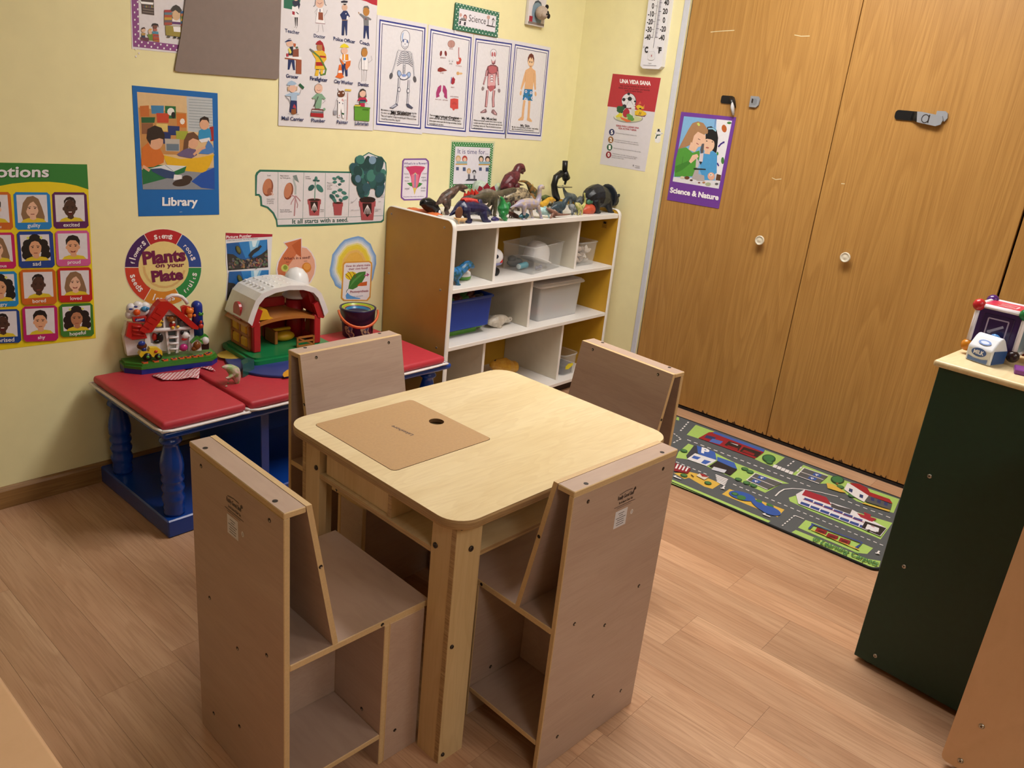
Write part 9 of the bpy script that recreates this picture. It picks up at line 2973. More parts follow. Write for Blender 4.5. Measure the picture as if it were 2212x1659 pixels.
# ================================================================== SHELF CONTENTS
def clear(name, tint=(0.92, 0.95, 0.95), a=0.05, rough=0.08):
    if name in MC: return MC[name]
    m, nt, b = nodes_of(name)
    b.inputs['Base Color'].default_value = (*tint, 1); b.inputs['Roughness'].default_value = rough
    tr_ = N(nt, 'ShaderNodeBsdfTransparent'); mx = N(nt, 'ShaderNodeMixShader')
    lw = N(nt, 'ShaderNodeLayerWeight', Blend=0.25)
    mr = N(nt, 'ShaderNodeMapRange'); mr.inputs['To Min'].default_value = a; mr.inputs['To Max'].default_value = min(1.0, a + 0.30)
    nt.links.new(lw.outputs['Facing'], mr.inputs['Value']); nt.links.new(mr.outputs[0], mx.inputs[0])
    nt.links.new(tr_.outputs[0], mx.inputs[1]); nt.links.new(b.outputs[0], mx.inputs[2])
    nt.links.new(mx.outputs[0], nt.nodes['Material Output'].inputs[0])
    MC[name] = m
    return m
CLEAR = clear('clear_plastic'); MILKY = clear('milky_plastic', (0.80, 0.82, 0.84), 0.38, 0.3)
def tub(name, w, d_, h, th, flare, mat, rim_mat, parent, rim=0.006, r=0.012):
    """open box: outer shell, inner shell, rim"""
    mb = MB()
    def ring(s, z, inset): return [(a * s, b * s * 1.0) for a, b in rrect(-w / 2 + inset, -d_ / 2 + inset, w / 2 - inset, d_ / 2 - inset, r, 4)], z
    R_ = [ring(1 - flare, 0, 0), ring(1, h, 0), ring(1, h, th), ring(1 - flare, th, th)]
    n_ = len(R_[0][0]); vs = [(a, b, z) for rg_, z in R_ for a, b in rg_]; fs = [list(range(n_))[::-1], [3 * n_ + i for i in range(n_)]]
    for k in range(3):
        for i in range(n_): fs.append([k * n_ + i, k * n_ + (i + 1) % n_, (k + 1) * n_ + (i + 1) % n_, (k + 1) * n_ + i])
    mb.add(vs, fs, 0, False); b_ = mb.build('bin_body', mat, parent)
    rm = MB(); lp = [Vector((a, b, h)) for a, b in rrect(-w / 2 - rim * 0.4, -d_ / 2 - rim * 0.4, w / 2 + rim * 0.4, d_ / 2 + rim * 0.4, r, 4)]; lp.append(lp[0]); rm.tube(lp, rim, 6); rm.build('rim', rim_mat, parent)
    return b_
S2, S3, S4 = 0.6132, 0.3743, 0.0650
# green and white toy base
t = thing('toy_boat', 'white and green rounded toy under the blue dinosaur neck', 'toy', (-0.975, -0.262, S2))
mb = MB(); mb.lathe([(0.036, 0), (0.042, 0.004), (0.044, 0.016)], (0, 0, 0), 20); mb.build('green_base', PL('4f8f34'), t)
mb = MB(); mb.lathe([(0.044, 0.016), (0.040, 0.030), (0.026, 0.040), (0.001, 0.043)], (0, 0, 0), 20); mb.build('white_top', PL('e2e2e4'), t)
mb = MB(); mb.ell((0.030, -0.012, 0.038), (0.008, 0.008, 0.008)); mb.build('orange_button', PL('d87a30'), t)
# white dog-like pull toy
t = thing('pull_toy', 'white and lavender toy puppy with a red nose on black wheels', 'toy', (-0.795, -0.27, S2), -0.35)
mb = MB(); mb.ell((0.002, -0.01, 0.082), (0.040, 0.034, 0.036)); hd = mb.build('head', PL('e6e8ee', 0.3), t)
mb = MB(); mb.ell((0.026, -0.026, 0.066), 0.0095); mb.build('nose', PL('cc3038', 0.3), hd)
mb = MB(); mb.ell((-0.002, -0.042, 0.088), (0.008, 0.004, 0.009)); mb.build('eye', PL('23283a', 0.2), hd)
mb = MB(); mb.ell((0.006, -0.008, 0.056), (0.036, 0.028, 0.014)); mb.tube([(-0.006, -0.020, 0.056), (-0.002, -0.024, 0.012)], [0.014, 0.008], 10); mb.tube([(-0.03, 0.0, 0.05), (-0.03, -0.004, 0.02)], [0.016, 0.014], 10); mb.build('body', PL('8d8fc0', 0.35), t)
for x, y in ((0.008, -0.020), (-0.028, -0.026), (0.008, 0.018), (-0.030, 0.016)):
    mb = MB(); mb.lathe([(0.008, -0.006), (0.018, -0.006), (0.019, 0), (0.018, 0.006), (0.008, 0.006)], (x, y, 0.019), 18, 0, True, Matrix.Rotation(PI / 2, 3, 'X')); mb.build('wheel', BLACK, t)
mb = MB(); mb.tube([(0.006, 0.0, 0.115), (-0.006, 0.004, 0.138), (-0.030, 0.008, 0.162), (-0.050, 0.012, 0.165)], 0.0016, 6); mb.build('cord', PL('d8d4cc'), t)
# clear bin with cap
ba = math.atan2(0.056, 0.277)
bc = Vector((-0.62, -0.361, 0)) + Vector((math.cos(ba) * 0.14 - math.sin(ba) * 0.085, math.sin(ba) * 0.14 + math.cos(ba) * 0.085, 0))
t = thing('clear_bin', 'open clear plastic bin holding a white cap in the top cubby', 'bin', (bc.x, bc.y, S2), ba)
tub('b', 0.292, 0.165, 0.120, 0.0025, 0.06, CLEAR, CLEAR, t, 0.003)
t = thing('toy_helmet', 'white plastic toy helmet cap inside the clear bin', 'cap', (bc.x + 0.015, bc.y - 0.004, S2 + 0.0045), 0.3)
R = Matrix.Rotation(0.35, 3, 'Y')
mb = MB(); mb.lathe([(0.060, 0.0), (0.061, 0.012), (0.058, 0.045), (0.050, 0.068), (0.032, 0.084), (0.001, 0.090)], (0, 0, 0.030), 24, 0, True, R); mb.build('crown', M('translucent_white', 'd4d4d6', 0.45, 0.03), t)
mb = MB(); mb.lathe([(0.058, -0.002), (0.074, -0.004), (0.075, 0.001), (0.059, 0.004)], (0.006, 0, 0.032), 24, 0, True, R, False); mb.build('brim', M('translucent_white', 'd4d4d6', 0.45, 0.03), t)
t = thing('toy_torch', 'light blue toy flashlight in the clear bin', 'toy', (bc.x - 0.085, bc.y - 0.012, S2 + 0.019), 0.2)
mb = MB(); mb.lathe([(0.0001, -0.03), (0.013, -0.03), (0.013, 0.02), (0.015, 0.024), (0.015, 0.036), (0.0001, 0.036)], (0, 0, 0), 16, 0, True, Matrix.Rotation(PI / 2, 3, 'Y')); mb.build('barrel', PL('4aa4b8'), t)
mb = MB(); mb.lathe([(0.012, -0.0315), (0.010, -0.033), (0.0001, -0.033)], (0, 0, 0), 16, 0, True, Matrix.Rotation(PI / 2, 3, 'Y')); mb.build('lens', PL('cfe4e8'), t)
t = thing('small_toy', 'small dark purple toy at the front of the clear bin', 'toy', (bc.x - 0.025, bc.y - 0.062, S2 + 0.0045))
mb = MB(); mb.ell((0, 0, 0.009), (0.022, 0.009, 0.009)); mb.ell((0.014, 0.004, 0.012), (0.010, 0.007, 0.011)); mb.ell((-0.016, 0.002, 0.010), (0.008, 0.007, 0.010)); mb.build('body', PL('2a2450'), t)
t = thing('dark_toy', 'dark grey toy piece at the back of the clear bin', 'toy', (bc.x - 0.075, bc.y + 0.042, S2 + 0.0045))
mb = MB(); mb.ell((0, 0, 0.020), (0.05, 0.022, 0.020)); mb.ell((-0.02, 0.0, 0.036), (0.025, 0.018, 0.016)); mb.build('body', PL('3c4044'), t)
# shells in a clear tub
t = thing('clear_tub', 'small clear tub of seashells at the right of the top shelf', 'tub', (-0.190, -0.262, S2))
tub('b', 0.146, 0.146, 0.112, 0.0022, 0.10, CLEAR, CLEAR, t, 0.003)
r3 = random.Random(9)
SHC = ['c4b2a4', '9c8878', 'd8ccc0', 'ae9a8c', '8a786c', 'd2c0b0']
for i in range(16):
    lx, ly = (-0.034 + 0.034 * (i % 3)) + r3.uniform(-.004, .004), (-0.034 + 0.034 * ((i // 3) % 2) * 1.6) + r3.uniform(-.004, .004)
    lz = 0.022 + 0.026 * (i // 6)
    s = thing('seashell', ['beige spiral seashell in the clear tub', 'brown mottled seashell in the clear tub', 'whitish scallop seashell in the clear tub'][i % 3], 'seashell', (-0.190 + lx, -0.262 + ly, S2 + lz), r3.uniform(0, 6), 'seashells in the clear tub')
    mb = MB(); rot = Matrix.Rotation(r3.uniform(0, 6), 3, 'X') @ Matrix.Rotation(r3.uniform(0, 6), 3, 'Y')
    if i % 3 == 0: mb.lathe([(0.0006, -0.022), (0.006, -0.012), (0.008, -0.010), (0.011, -0.002), (0.0135, 0.000), (0.0145, 0.007), (0.009, 0.014), (0.0006, 0.017)], (0, 0, 0), 12, 0, True, rot)
    elif i % 3 == 1: mb.ell((0, 0, 0), (0.017, 0.012, 0.013), 0, rot); mb.lathe([(0.009, 0.008), (0.011, 0.013), (0.010, 0.015), (0.006, 0.010)], (0, 0, 0), 12, 0, True, rot)
    else:
        vs = [(0, 0, 0)]; n_ = 14
        for k in range(n_ + 1):
            a = -2.2 + 4.4 * k / n_; rr2 = 0.019 + (0.0014 if k % 2 else 0); vs.append((rr2 * math.cos(a), rr2 * math.sin(a), 0.004 + (0.0015 if k % 2 else 0)))
        vs2 = [Vector(v) for v in vs] + [Vector((v[0] * 0.5, v[1] * 0.5, 0.009)) for v in vs]
        m_ = n_ + 2
        fs = [[m_, m_ + k, m_ + k + 1] for k in range(1, n_ + 1)] + [[k, k + 1, m_ + k + 1, m_ + k] for k in range(1, n_ + 1)] + [[0, k + 1, k] for k in range(1, n_ + 1)]
        mb.add([rot @ v for v in vs2], fs, 0, False)
    mb.build('shell', M('shell_' + SHC[i % 6], SHC[i % 6], 0.4, 0.25, 220), s)
# blue bin resting on a green tray, middle shelf
t = thing('green_tray', 'bright green plastic tray under the blue bin', 'tray', (-0.955, -0.225, S3))
mb = MB(); mb.prism(rrect(-0.12, -0.055, 0.10, 0.085, 0.03, 5), 0, 0.018, XY); mb.prism(rrect(0.06, -0.050, 0.135, 0.02, 0.02, 5), 0.012, 0.034, XY); mb.build('tray_body', PL('5fae34'), t)
t = thing('blue_bin', 'blue plastic bin full of toys on the middle shelf', 'bin', (-0.968, -0.222, S3 + 0.038), 0)
tub('b', 0.262, 0.215, 0.128, 0.004, 0.05, PL('1f3f9c', 0.35), PL('1f3f9c', 0.35), t, 0.006)
for i in range(14):
    c = ['2c6a38', '5a3028', '3f7a3a', '6a3a30', '2a2a2c', '7a3a3a'][i % 6]
    mb = MB(); r_ = 0.020 + 0.008 * r3.random(); mb.ell((0, 0, 0), (r_ * 1.4, r_, r_ * 0.8), 0, Matrix.Rotation(r3.uniform(0, 3), 3, 'Z')); mb.ell((r_, 0, r_ * 0.4), r_ * 0.5)
    o = mb.build('toy_piece', PL(c, 0.4)); o.location = (-0.968 - 0.09 + 0.045 * (i % 5), -0.222 - 0.055 + 0.055 * (i // 5), S3 + 0.142 + 0.006 * r3.random())
    tag(o, 'plastic toy piece piled in the blue bin', 'toy', 'toy pieces in the blue bin')
# milky tote with lid
t = thing('storage_tote', 'translucent white tote with lid in the middle right cubby', 'tote', (-0.362, -0.205, S3))
tub('b', 0.312, 0.255, 0.168, 0.003, 0.05, MILKY, MILKY, t, 0.003)
mb = MB(); mb.prism(rrect(-0.165, -0.138, 0.165, 0.138, 0.016, 5), 0.168, 0.174, XY); mb.prism(rrect(-0.158, -0.131, 0.158, 0.131, 0.016, 5), 0.174, 0.179, XY); lp = [Vector((a, b, 0.166)) for a, b in rrect(-0.165, -0.138, 0.165, 0.138, 0.016, 5)]; lp.append(lp[0]); mb.tube(lp, 0.0055, 6); mb.build('lid', M('white_lid', 'd6d4d6', 0.4, 0.03), t)
for i, (x, c, z) in enumerate(((-0.10, 'c86a50', 0.030), (-0.03, '5a6a80', 0.026), (0.05, 'c03a40', 0.028), (0.10, 'c8a030', 0.026), (0.0, '6a7a88', 0.075), (-0.07, '8a8a90', 0.07))):
    mb = MB(); mb.ell((0, 0, 0), (0.036, 0.05, 0.022)); mb.ell((0.02, -0.04, 0.004), 0.016); o = mb.build('toy_piece', PL(c, 0.4)); o.location = (-0.362 + x, -0.24, S3 + z); tag(o, 'coloured toy seen faintly inside the translucent tote', 'toy', 'toys inside the translucent tote')
# bottom cubby container
t = thing('clear_container', 'clear container with a yellow label in the bottom right cubby', 'container', (-0.235, -0.285, S4))
tub('b', 0.125, 0.125, 0.105, 0.002, 0.08, CLEAR, CLEAR, t, 0.003, 0.03)
mb = MB(); mb.prism(rrect(-0.050, -0.050, 0.050, 0.050, 0.022, 5), 0.003, 0.045, XY); mb.build('contents', M('grey_contents', '5a585c', 0.6, 0.4, 60), t)
fl = Flat(); fl.poly([(-0.035, 0.050), (-0.015, 0.060), (0.022, 0.058), (0.026, 0.046), (-0.01, 0.030), (-0.035, 0.034)], 'd8c81e'); fl.build('yellow_label', t, lambda a, b, d_: Vector((a, -0.060 - d_, b)), 0.0005)
mb = MB(); mb.ell((0, 0, 0.03), (0.035, 0.03, 0.03)); o = mb.build('toy_ball', PL('c8602a', 0.4)); o.location = (-1.215, -0.19, 0.0585); tag(o, 'orange toy just showing under the right end of the bench', 'toy')
# ================================================================== TOYS ON THE BENCH
MZ = 0.392
# ---- farmhouse activity toy; hz() turns its measured front view into local metres
FH = thing('activity_farmhouse', 'plastic musical farmhouse toy with red roof and blue silo', 'toy', (-2.135, -0.078, MZ), math.radians(-9))
def hz(X, Y): return ((X - 915) * 0.000176, (1505 - (X - 345) * 0.135 - Y) * 0.000186)
def hp(*pts): return [hz(*p) for p in pts]
fpb = [(-0.150, 0.040), (-0.150, -0.010), (-0.108, -0.048), (0.118, -0.048), (0.146, -0.020), (0.146, 0.040)]
mb = MB(); mb.prism(fpb, 0.0, 0.017, XY); mb.build('blue_base', PL('1c2f8c'), FH)
mb = MB(); mb.prism([(a * 1.005, b * 1.02) for a, b in fpb], 0.017, 0.026, XY); mb.prism([(a * 0.97, b * 0.93) for a, b in fpb], 0.026, 0.034, XY); mb.build('green_base', PL('3a7d2c'), FH)
WH = PL('e0dde0', 0.35); RDP = PL('b8261f', 0.3)
def part(name, mat, polys, d0, d1, parent=FH):
    mb = MB()
    for p in polys: mb.prism(p, d1, d0, XZ)
    return mb.build(name, mat, parent)
def bar(name, mat, segs, y, parent=FH, n=10):
    mb = MB()
    for path, r in segs: mb.tube([(*[hz(*p)[0]], y, hz(*p)[1]) for p in path], r, n)
    return mb.build(name, mat, parent)
def blob(name, mat, items, parent=FH):
    mb = MB()
    for X, Y, rx, rz, y in items:
        u, z = hz(X, Y); mb.ell((u, y, z), (rx * 0.000176, min(rx, rz) * 0.000176 * 0.8, rz * 0.000180))
    return mb.build(name, mat, parent)
part('house_body', WH, [hp((470, 1200), (470, 790), (870, 290), (1350, 700), (1350, 1130))], 0.028, 0.012)
part('house_frame', WH, [hp((455, 1200), (460, 800), (540, 800), (560, 1010), (720, 1010), (720, 1050), (700, 1190)), hp((830, 780), (870, 780), (900, 1190), (860, 1200)), hp((1040, 760), (1080, 760), (1050, 1170), (1000, 1180)), hp((1270, 740), (1350, 700), (1350, 1120), (1230, 1140)), hp((770, 430), (870, 330), (1030, 430), (1060, 470), (770, 480)), hp((800, 480), (835, 480), (835, 720), (800, 720))], 0.012, -0.004)
bar('floor_beam', WH, [([(545, 770), (800, 745), (1050, 715), (1295, 690)], 0.0065)], -0.006)
bar('ladder', WH, [([(880, 890), (1050, 870)], 0.0035), ([(885, 1000), (1045, 985)], 0.0035), ([(885, 1105), (1030, 1090)], 0.0035)], -0.008)
part('window_recess', PL('4a5a5c'), [hp((870, 785), (1035, 770), (1030, 860), (880, 875)), hp((890, 910), (1040, 900), (1035, 985), (890, 990))], 0.012, 0.0100)
part('annex', WH, [hp((150, 1250), (110, 900), (190, 640), (480, 770), (500, 1200))], 0.030, 0.002)
part('annex_roof', RDP, [hp((130, 870), (190, 625), (400, 640), (490, 900), (235, 935))], 0.006, -0.012)
for k in range(3): bar('roof_shingle', RDP, [([(245, 690 + k * 70), (440, 700 + k * 70)], 0.004)], -0.013)
part('roof', RDP, [hp((870, 205), (985, 280), (1415, 655), (1400, 705), (1300, 690), (890, 350), (560, 780), (480, 790), (370, 740), (650, 320), (750, 215))], 0.014, -0.020)
for k in range(5):
    X0, Y0 = 690 - k * 72, 330 + k * 84
    part('shingle', RDP, [hp((X0, Y0), (X0 + 95, Y0 + 60), (X0 + 50, Y0 + 135), (X0 - 55, Y0 + 80))], -0.020, -0.0225)
bar('handle', WH, [([(880, 240), (930, 170), (1010, 132), (1100, 125), (1180, 150), (1240, 205), (1280, 270)], 0.0062)], 0.012)
blob('cloud', WH, [(280, 420, 90, 110, 0.012), (400, 350, 90, 80, 0.012), (520, 360, 90, 80, 0.012), (240, 520, 70, 80, 0.012), (440, 440, 150, 100, 0.008), (330, 520, 100, 80, 0.008)])
blob('orange_ball', PL('d8571e'), [(345, 445, 62, 58, -0.008)]); blob('blue_bird', PL('3f86b8'), [(480, 380, 66, 52, -0.008), (530, 360, 30, 26, -0.014)]); blob('blue_eye', PL('1c2f7c'), [(335, 350, 34, 18, -0.006), (250, 395, 34, 18, -0.006)])
sg = part('name_plate', RDP, [hp((260, 530), (500, 510), (480, 610), (270, 615))], 0.002, -0.014)
fl = Flat(); fl.poly(hp((298, 550), (465, 538), (465, 592), (300, 602)), '1c2a6c'); u0, z0 = hz(315, 594); fl.text('chicco', (u0, z0), (0.0235, 0.0045), (0, 0.0062), 2, 1, 'd8d8e8'); fl.build('brand_print', sg, lambda a, b, d_: Vector((a, -d_, b)), 0.0143)
mb = MB(); u, z = hz(1440, 830); u1, z1 = hz(1440, 300); mb.lathe([(0.018, z), (0.018, z1)] + [(0.018 * math.cos(a), z1 + 0.019 * math.sin(a)) for a in (0.3, 0.6, 0.9, 1.2, 1.5)], (u, 0.006, 0), 20); mb.build('silo', PL('16308c'), FH)
blob('silo_recess', PL('0e1c5c'), [(1465, 610, 62, 85, -0.010)]); blob('red_bird', PL('b8301f'), [(1462, 640, 48, 50, -0.016), (1465, 565, 26, 34, -0.016)]); blob('green_frog', PL('3f8a30'), [(1475, 425, 52, 30, -0.011), (1450, 400, 18, 18, -0.013), (1505, 400, 18, 18, -0.013)])
part('lion_back', RDP, [hp((1125, 320), (1190, 285), (1300, 300), (1330, 420), (1290, 500), (1150, 430))], 0.004, -0.010)
blob('lion', PL('e0782a'), [(1270, 370, 75, 62, -0.014), (1265, 450, 50, 60, -0.014), (1350, 445, 28, 28, -0.016), (1230, 320, 22, 22, -0.016), (1320, 320, 22, 22, -0.016)])
blob('duck', PL('e0bf30'), [(710, 660, 66, 48, -0.004), (725, 580, 44, 40, -0.008), (775, 590, 18, 12, -0.012)])
blob('bear', PL('8a5220'), [(945, 545, 80, 66, -0.006), (870, 515, 26, 26, -0.008), (1010, 505, 24, 24, -0.008)]); blob('bear_shirt', PL('b0201c'), [(955, 650, 62, 52, -0.006)]); blob('bear_foot', PL('e0b84a'), [(950, 690, 30, 32, -0.014), (1040, 670, 32, 28, -0.014)]); blob('bear_muzzle', PL('ece6e0'), [(960, 590, 26, 22, -0.016)])
blob('elephant', PL('55585c'), [(1130, 610, 72, 68, -0.004), (1085, 545, 34, 30, -0.006)])
blob('cow', PL('15161a'), [(730, 900, 60, 90, -0.002), (670, 970, 62, 36, -0.004), (720, 850, 50, 44, -0.006)]); blob('red_cushion', RDP, [(645, 900, 52, 80, 0.004)])
blob('dalmatian', PL('e6e4e6'), [(1185, 835, 72, 70, -0.006), (1245, 845, 24, 20, -0.012)]); blob('dalmatian_ear', PL('15161a'), [(1125, 790, 34, 44, -0.006), (1245, 790, 26, 34, -0.006)]); blob('red_scarf', RDP, [(1160, 905, 58, 30, -0.008)])
blob('pig', PL('b82a78'), [(1140, 1070, 80, 72, -0.006)])
part('kennel', WH, [hp((1270, 1130), (1290, 960), (1380, 870), (1460, 980), (1465, 1110))], 0.004, -0.012)
part('kennel_roof', PL('3a8a2c'), [hp((1270, 975), (1265, 950), (1385, 825), (1500, 950), (1480, 975), (1380, 880))], 0.004, -0.018)
part('stable_roof', PL('3a8a2c'), [hp((1410, 830), (1470, 805), (1570, 805), (1615, 850), (1610, 960), (1590, 900), (1540, 850), (1460, 900))], 0.006, -0.006)
blob('dog', PL('7a4418'), [(1370, 1010, 70, 80, -0.016), (1320, 1070, 56, 46, -0.016), (1410, 1000, 30, 50, -0.020)])
blob('sheep', PL('dcdadc'), [(1540, 920, 74, 76, -0.012)]); part('sheep_pen', PL('2c1c18'), [hp((1470, 1000), (1615, 960), (1610, 1090), (1480, 1100))], 0.002, -0.010)
tk = MB()
tk.prism(hp((300, 1170), (330, 1110), (470, 1110), (490, 1040), (640, 1045), (700, 1090), (705, 1170), (660, 1200), (640, 1160), (580, 1160), (550, 1215), (500, 1190), (430, 1150), (370, 1190), (330, 1220)), -0.034, -0.012, XZ)
tk.build('truck', PL('e0bf28'), FH)
for X, Y, r_ in ((435, 1200, 70), (625, 1195, 58)):
    u, z = hz(X, Y); mb = MB(); mb.lathe([(r_ * 0.000176, -0.006), (r_ * 0.000176, 0.006)], (u, -0.034, z), 18, 0, True, Matrix.Rotation(PI / 2, 3, 'X')); w_ = mb.build('wheel', BLACK, FH)
    mb = MB(); mb.lathe([(r_ * 0.00007, -0.001), (r_ * 0.00007, 0.0075)], (u, -0.034, z), 14, 0, True, Matrix.Rotation(PI / 2, 3, 'X')); mb.build('hub', PL('4f9a38'), w_)
blob('driver_bear', PL('5a3018'), [(375, 1030, 90, 66, -0.020)]); blob('driver_cap', PL('1c3a90'), [(365, 975, 64, 46, -0.026)]); blob('driver_shirt', PL('1c2a6c'), [(400, 1090, 46, 40, -0.026)]); blob('heart', PL('b8301f'), [(590, 1105, 34, 26, -0.035)])
keyx = [(390, 1282), (580, 1275), (745, 1252), (905, 1250), (1040, 1238), (1165, 1222), (1290, 1205), (1395, 1178), (1540, 1152), (1595, 1112)]
for i, (X, Y) in enumerate(keyx):
    u = hz(X, Y)[0]; y = -0.036 + (0.0 if i < 8 else 0.008 * (i - 7)); mb = MB(); mb.prism([(u - 0.010, y + 0.006), (u - 0.007, y - 0.007), (u + 0.007, y - 0.008), (u + 0.010, y + 0.004), (u, y + 0.008)], 0.0335, 0.038, XY); kx = mb.build('piano_key', PL('d8642a'), FH)
    mb = MB(); mb.box((u, y, 0.0385), (0.008, 0.006, 0.0015)); mb.build('key_mark', PL('3a2a5a'), kx)

# ---- gingham cloth under the farmhouse
def gingham():
    m, nt, b = nodes_of('red_gingham')
    tc = N(nt, 'ShaderNodeTexCoord'); ck = N(nt, 'ShaderNodeTexChecker', Scale=135.0); ck.inputs['Color1'].default_value = (*lin('b03444'), 1); ck.inputs['Color2'].default_value = (*lin('e6d6da'), 1)
    nt.links.new(tc.outputs['Object'], ck.inputs['Vector']); nt.links.new(ck.outputs[0], b.inputs['Base Color']); b.inputs['Roughness'].default_value = 0.85
    return m
GING = gingham()
def cloth_piece(pts, nx, ny, amp, name, label, zb=MZ + 0.003):
    (a, b, c, d_) = [Vector((*p, 0)) for p in pts]; vs = []; fs = []
    for i in range(nx + 1):
        for j in range(ny + 1):
            u, v = i / nx, j / ny; p = (a * (1 - u) + b * u) * (1 - v) + (d_ * (1 - u) + c * u) * v
            vs.append((p.x + 1.8 * 0, p.y + 0.004 * math.sin(u * 9), zb + amp * (0.5 + 0.5 * math.sin(u * 7 + v * 3)) * v))
    for i in range(nx):
        for j in range(ny): fs.append([i * (ny + 1) + j, (i + 1) * (ny + 1) + j, (i + 1) * (ny + 1) + j + 1, i * (ny + 1) + j + 1])
    mb = MB(); mb.add(vs, fs, 0, True); o = mb.build(name, GING); md = o.modifiers.new('thick', 'SOLIDIFY'); md.thickness = 0.0014; md.offset = 1.0
    return tag(o, label, 'cloth')
cloth_piece([(-2.232, -0.140), (-2.075, -0.158), (-2.128, -0.246), (-2.226, -0.200)], 14, 8, 0.006, 'gingham_cloth', 'red and white gingham cloth tucked under the farmhouse toy')
cloth_piece([(-2.072, -0.150), (-2.040, -0.160), (-2.052, -0.214), (-2.064, -0.176)], 6, 6, 0.004, 'gingham_scrap', 'small gingham scrap at the fold of the mat')

# ---- round blue board
bdz = 0.010
t = thing('round_board', 'flat round blue and yellow board under the toy barn', 'board', (-1.788, -0.212, MZ))
mb = MB(); mb.lathe([(0.199, 0), (0.2, 0.002), (0.2, bdz - 0.002), (0.198, bdz)], (0, 0, 0), 48); mb.build('disc', PL('2c3a80', 0.4), t)
fl = Flat(); fl.poly([(-0.02 + 0.10 * math.cos(a), -0.19 + 0.075 * math.sin(a)) for a in [0.1 + i * 0.29 for i in range(11)]], 'd89a2c'); fl.poly([(-0.13 + 0.06 * math.cos(a), 0.11 + 0.05 * math.sin(a)) for a in [2 * PI * i / 20 for i in range(20)]], 'c8a848'); fl.build('pattern', t, XY, bdz + 0.0002)

# ---- barn
BZ = MZ + bdz
BN = thing('toy_barn', 'open red toy barn with white arched roof on a green base', 'toy', (-1.752, -0.115, BZ), math.radians(-4))
GRB = PL('157a46', 0.3); RB = PL('a81e26', 0.35); BR = PL('a8692f', 0.4); YH = PL('d8a820', 0.45); WR = PL('dedee0', 0.35)
mb = MB(); mb.prism(rrect(-0.172, -0.145, 0.175, 0.100, 0.025, 5), 0, 0.014, XY); mb.prism(rrect(-0.160, -0.130, 0.165, 0.092, 0.022, 5), 0.014, 0.021, XY); mb.build('base', GRB, BN)
z0 = 0.021
for x in (-0.120, 0.118): mb = MB(); mb.box((x, -0.066, z0 + 0.055), (0.027, 0.022, 0.110), 0, 0.003); mb.build('post', RB, BN)
# left side wall: brown frame with hay openings, facing the left
lw_ = MB()
for y in (-0.050, 0.012, 0.074): lw_.box((-0.134, y, z0 + 0.050), (0.014, 0.012, 0.100), 0, 0.002)
for z in (0.006, 0.052, 0.098): lw_.box((-0.134, 0.012, z0 + z), (0.014, 0.136, 0.012), 0, 0.002)
lw_.build('side_frame', BR, BN)
for y, z in ((-0.020, 0.028), (0.042, 0.028), (-0.020, 0.075), (0.042, 0.075)): mb = MB(); mb.box((-0.133, y, z0 + z), (0.022, 0.042, 0.034), 0, 0.005); mb.build('hay_bale', YH, BN)
mb = MB(); mb.prism([(-0.160, z0 + 0.098), (-0.122, z0 + 0.128), (-0.112, z0 + 0.124), (-0.128, z0 + 0.096)], -0.075, 0.085, lambda a, b, d_: Vector((a, d_, b))); mb.build('thatch', BR, BN)
# back wall and right wall
mb = MB(); mb.box((0.055, 0.080, z0 + 0.060), (0.14, 0.010, 0.120), 0, 0.001); mb.build('back_wall', RB, BN)
rw = MB(); rw.box((0.118, -0.045, z0 + 0.050), (0.012, 0.024, 0.100)); rw.box((0.118, 0.050, z0 + 0.050), (0.012, 0.060, 0.100)); rw.box((0.118, -0.004, z0 + 0.012), (0.012, 0.060, 0.024)); rw.box((0.118, -0.004, z0 + 0.090), (0.012, 0.060, 0.020)); rw.build('right_wall', RB, BN)
# loft deck
pts = []
for i in range(13):
    u = i / 12.0; pts.append((-0.128 + 0.256 * u, z0 + 0.112 - 0.014 * abs(2 * u - 1) ** 3 + 0.006 * math.sin(u * PI)))
poly = pts + [(a, b - 0.012) for a, b in reversed(pts)]
mb = MB(); mb.prism(poly, -0.076, 0.085, XZ); mb.build('loft_floor', BR, BN)
for s in (-1, 1):
    mb = MB(); mb.prism([(s * 0.100, z0 + 0.150), (s * 0.118, z0 + 0.160), (s * 0.150, z0 + 0.108), (s * 0.140, z0 + 0.094), (s * 0.118, z0 + 0.100)], -0.080, -0.062, XZ); mb.build('gable_trim', RB, BN)
    if s < 0: continue
    mb = MB(); mb.prism([(s * 0.085, z0 + 0.205), (s * 0.100, z0 + 0.205), (s * 0.142, z0 + 0.112), (s * 0.112, z0 + 0.112)], -0.055, 0.080, XZ); mb.build('upper_wall', RB, BN)
mb = MB(); mb.box((-0.02, 0.060, z0 + 0.136), (0.16, 0.012, 0.036), 0, 0.003); mb.build('loft_rail', RB, BN)
mb = MB(); mb.prism([(-0.108, z0 + 0.114), (-0.108, z0 + 0.145), (-0.098, z0 + 0.152), (-0.078, z0 + 0.148), (-0.066, z0 + 0.118), (-0.045, z0 + 0.113)], -0.070, -0.020, XZ); mb.build('hay_bale', YH, BN)
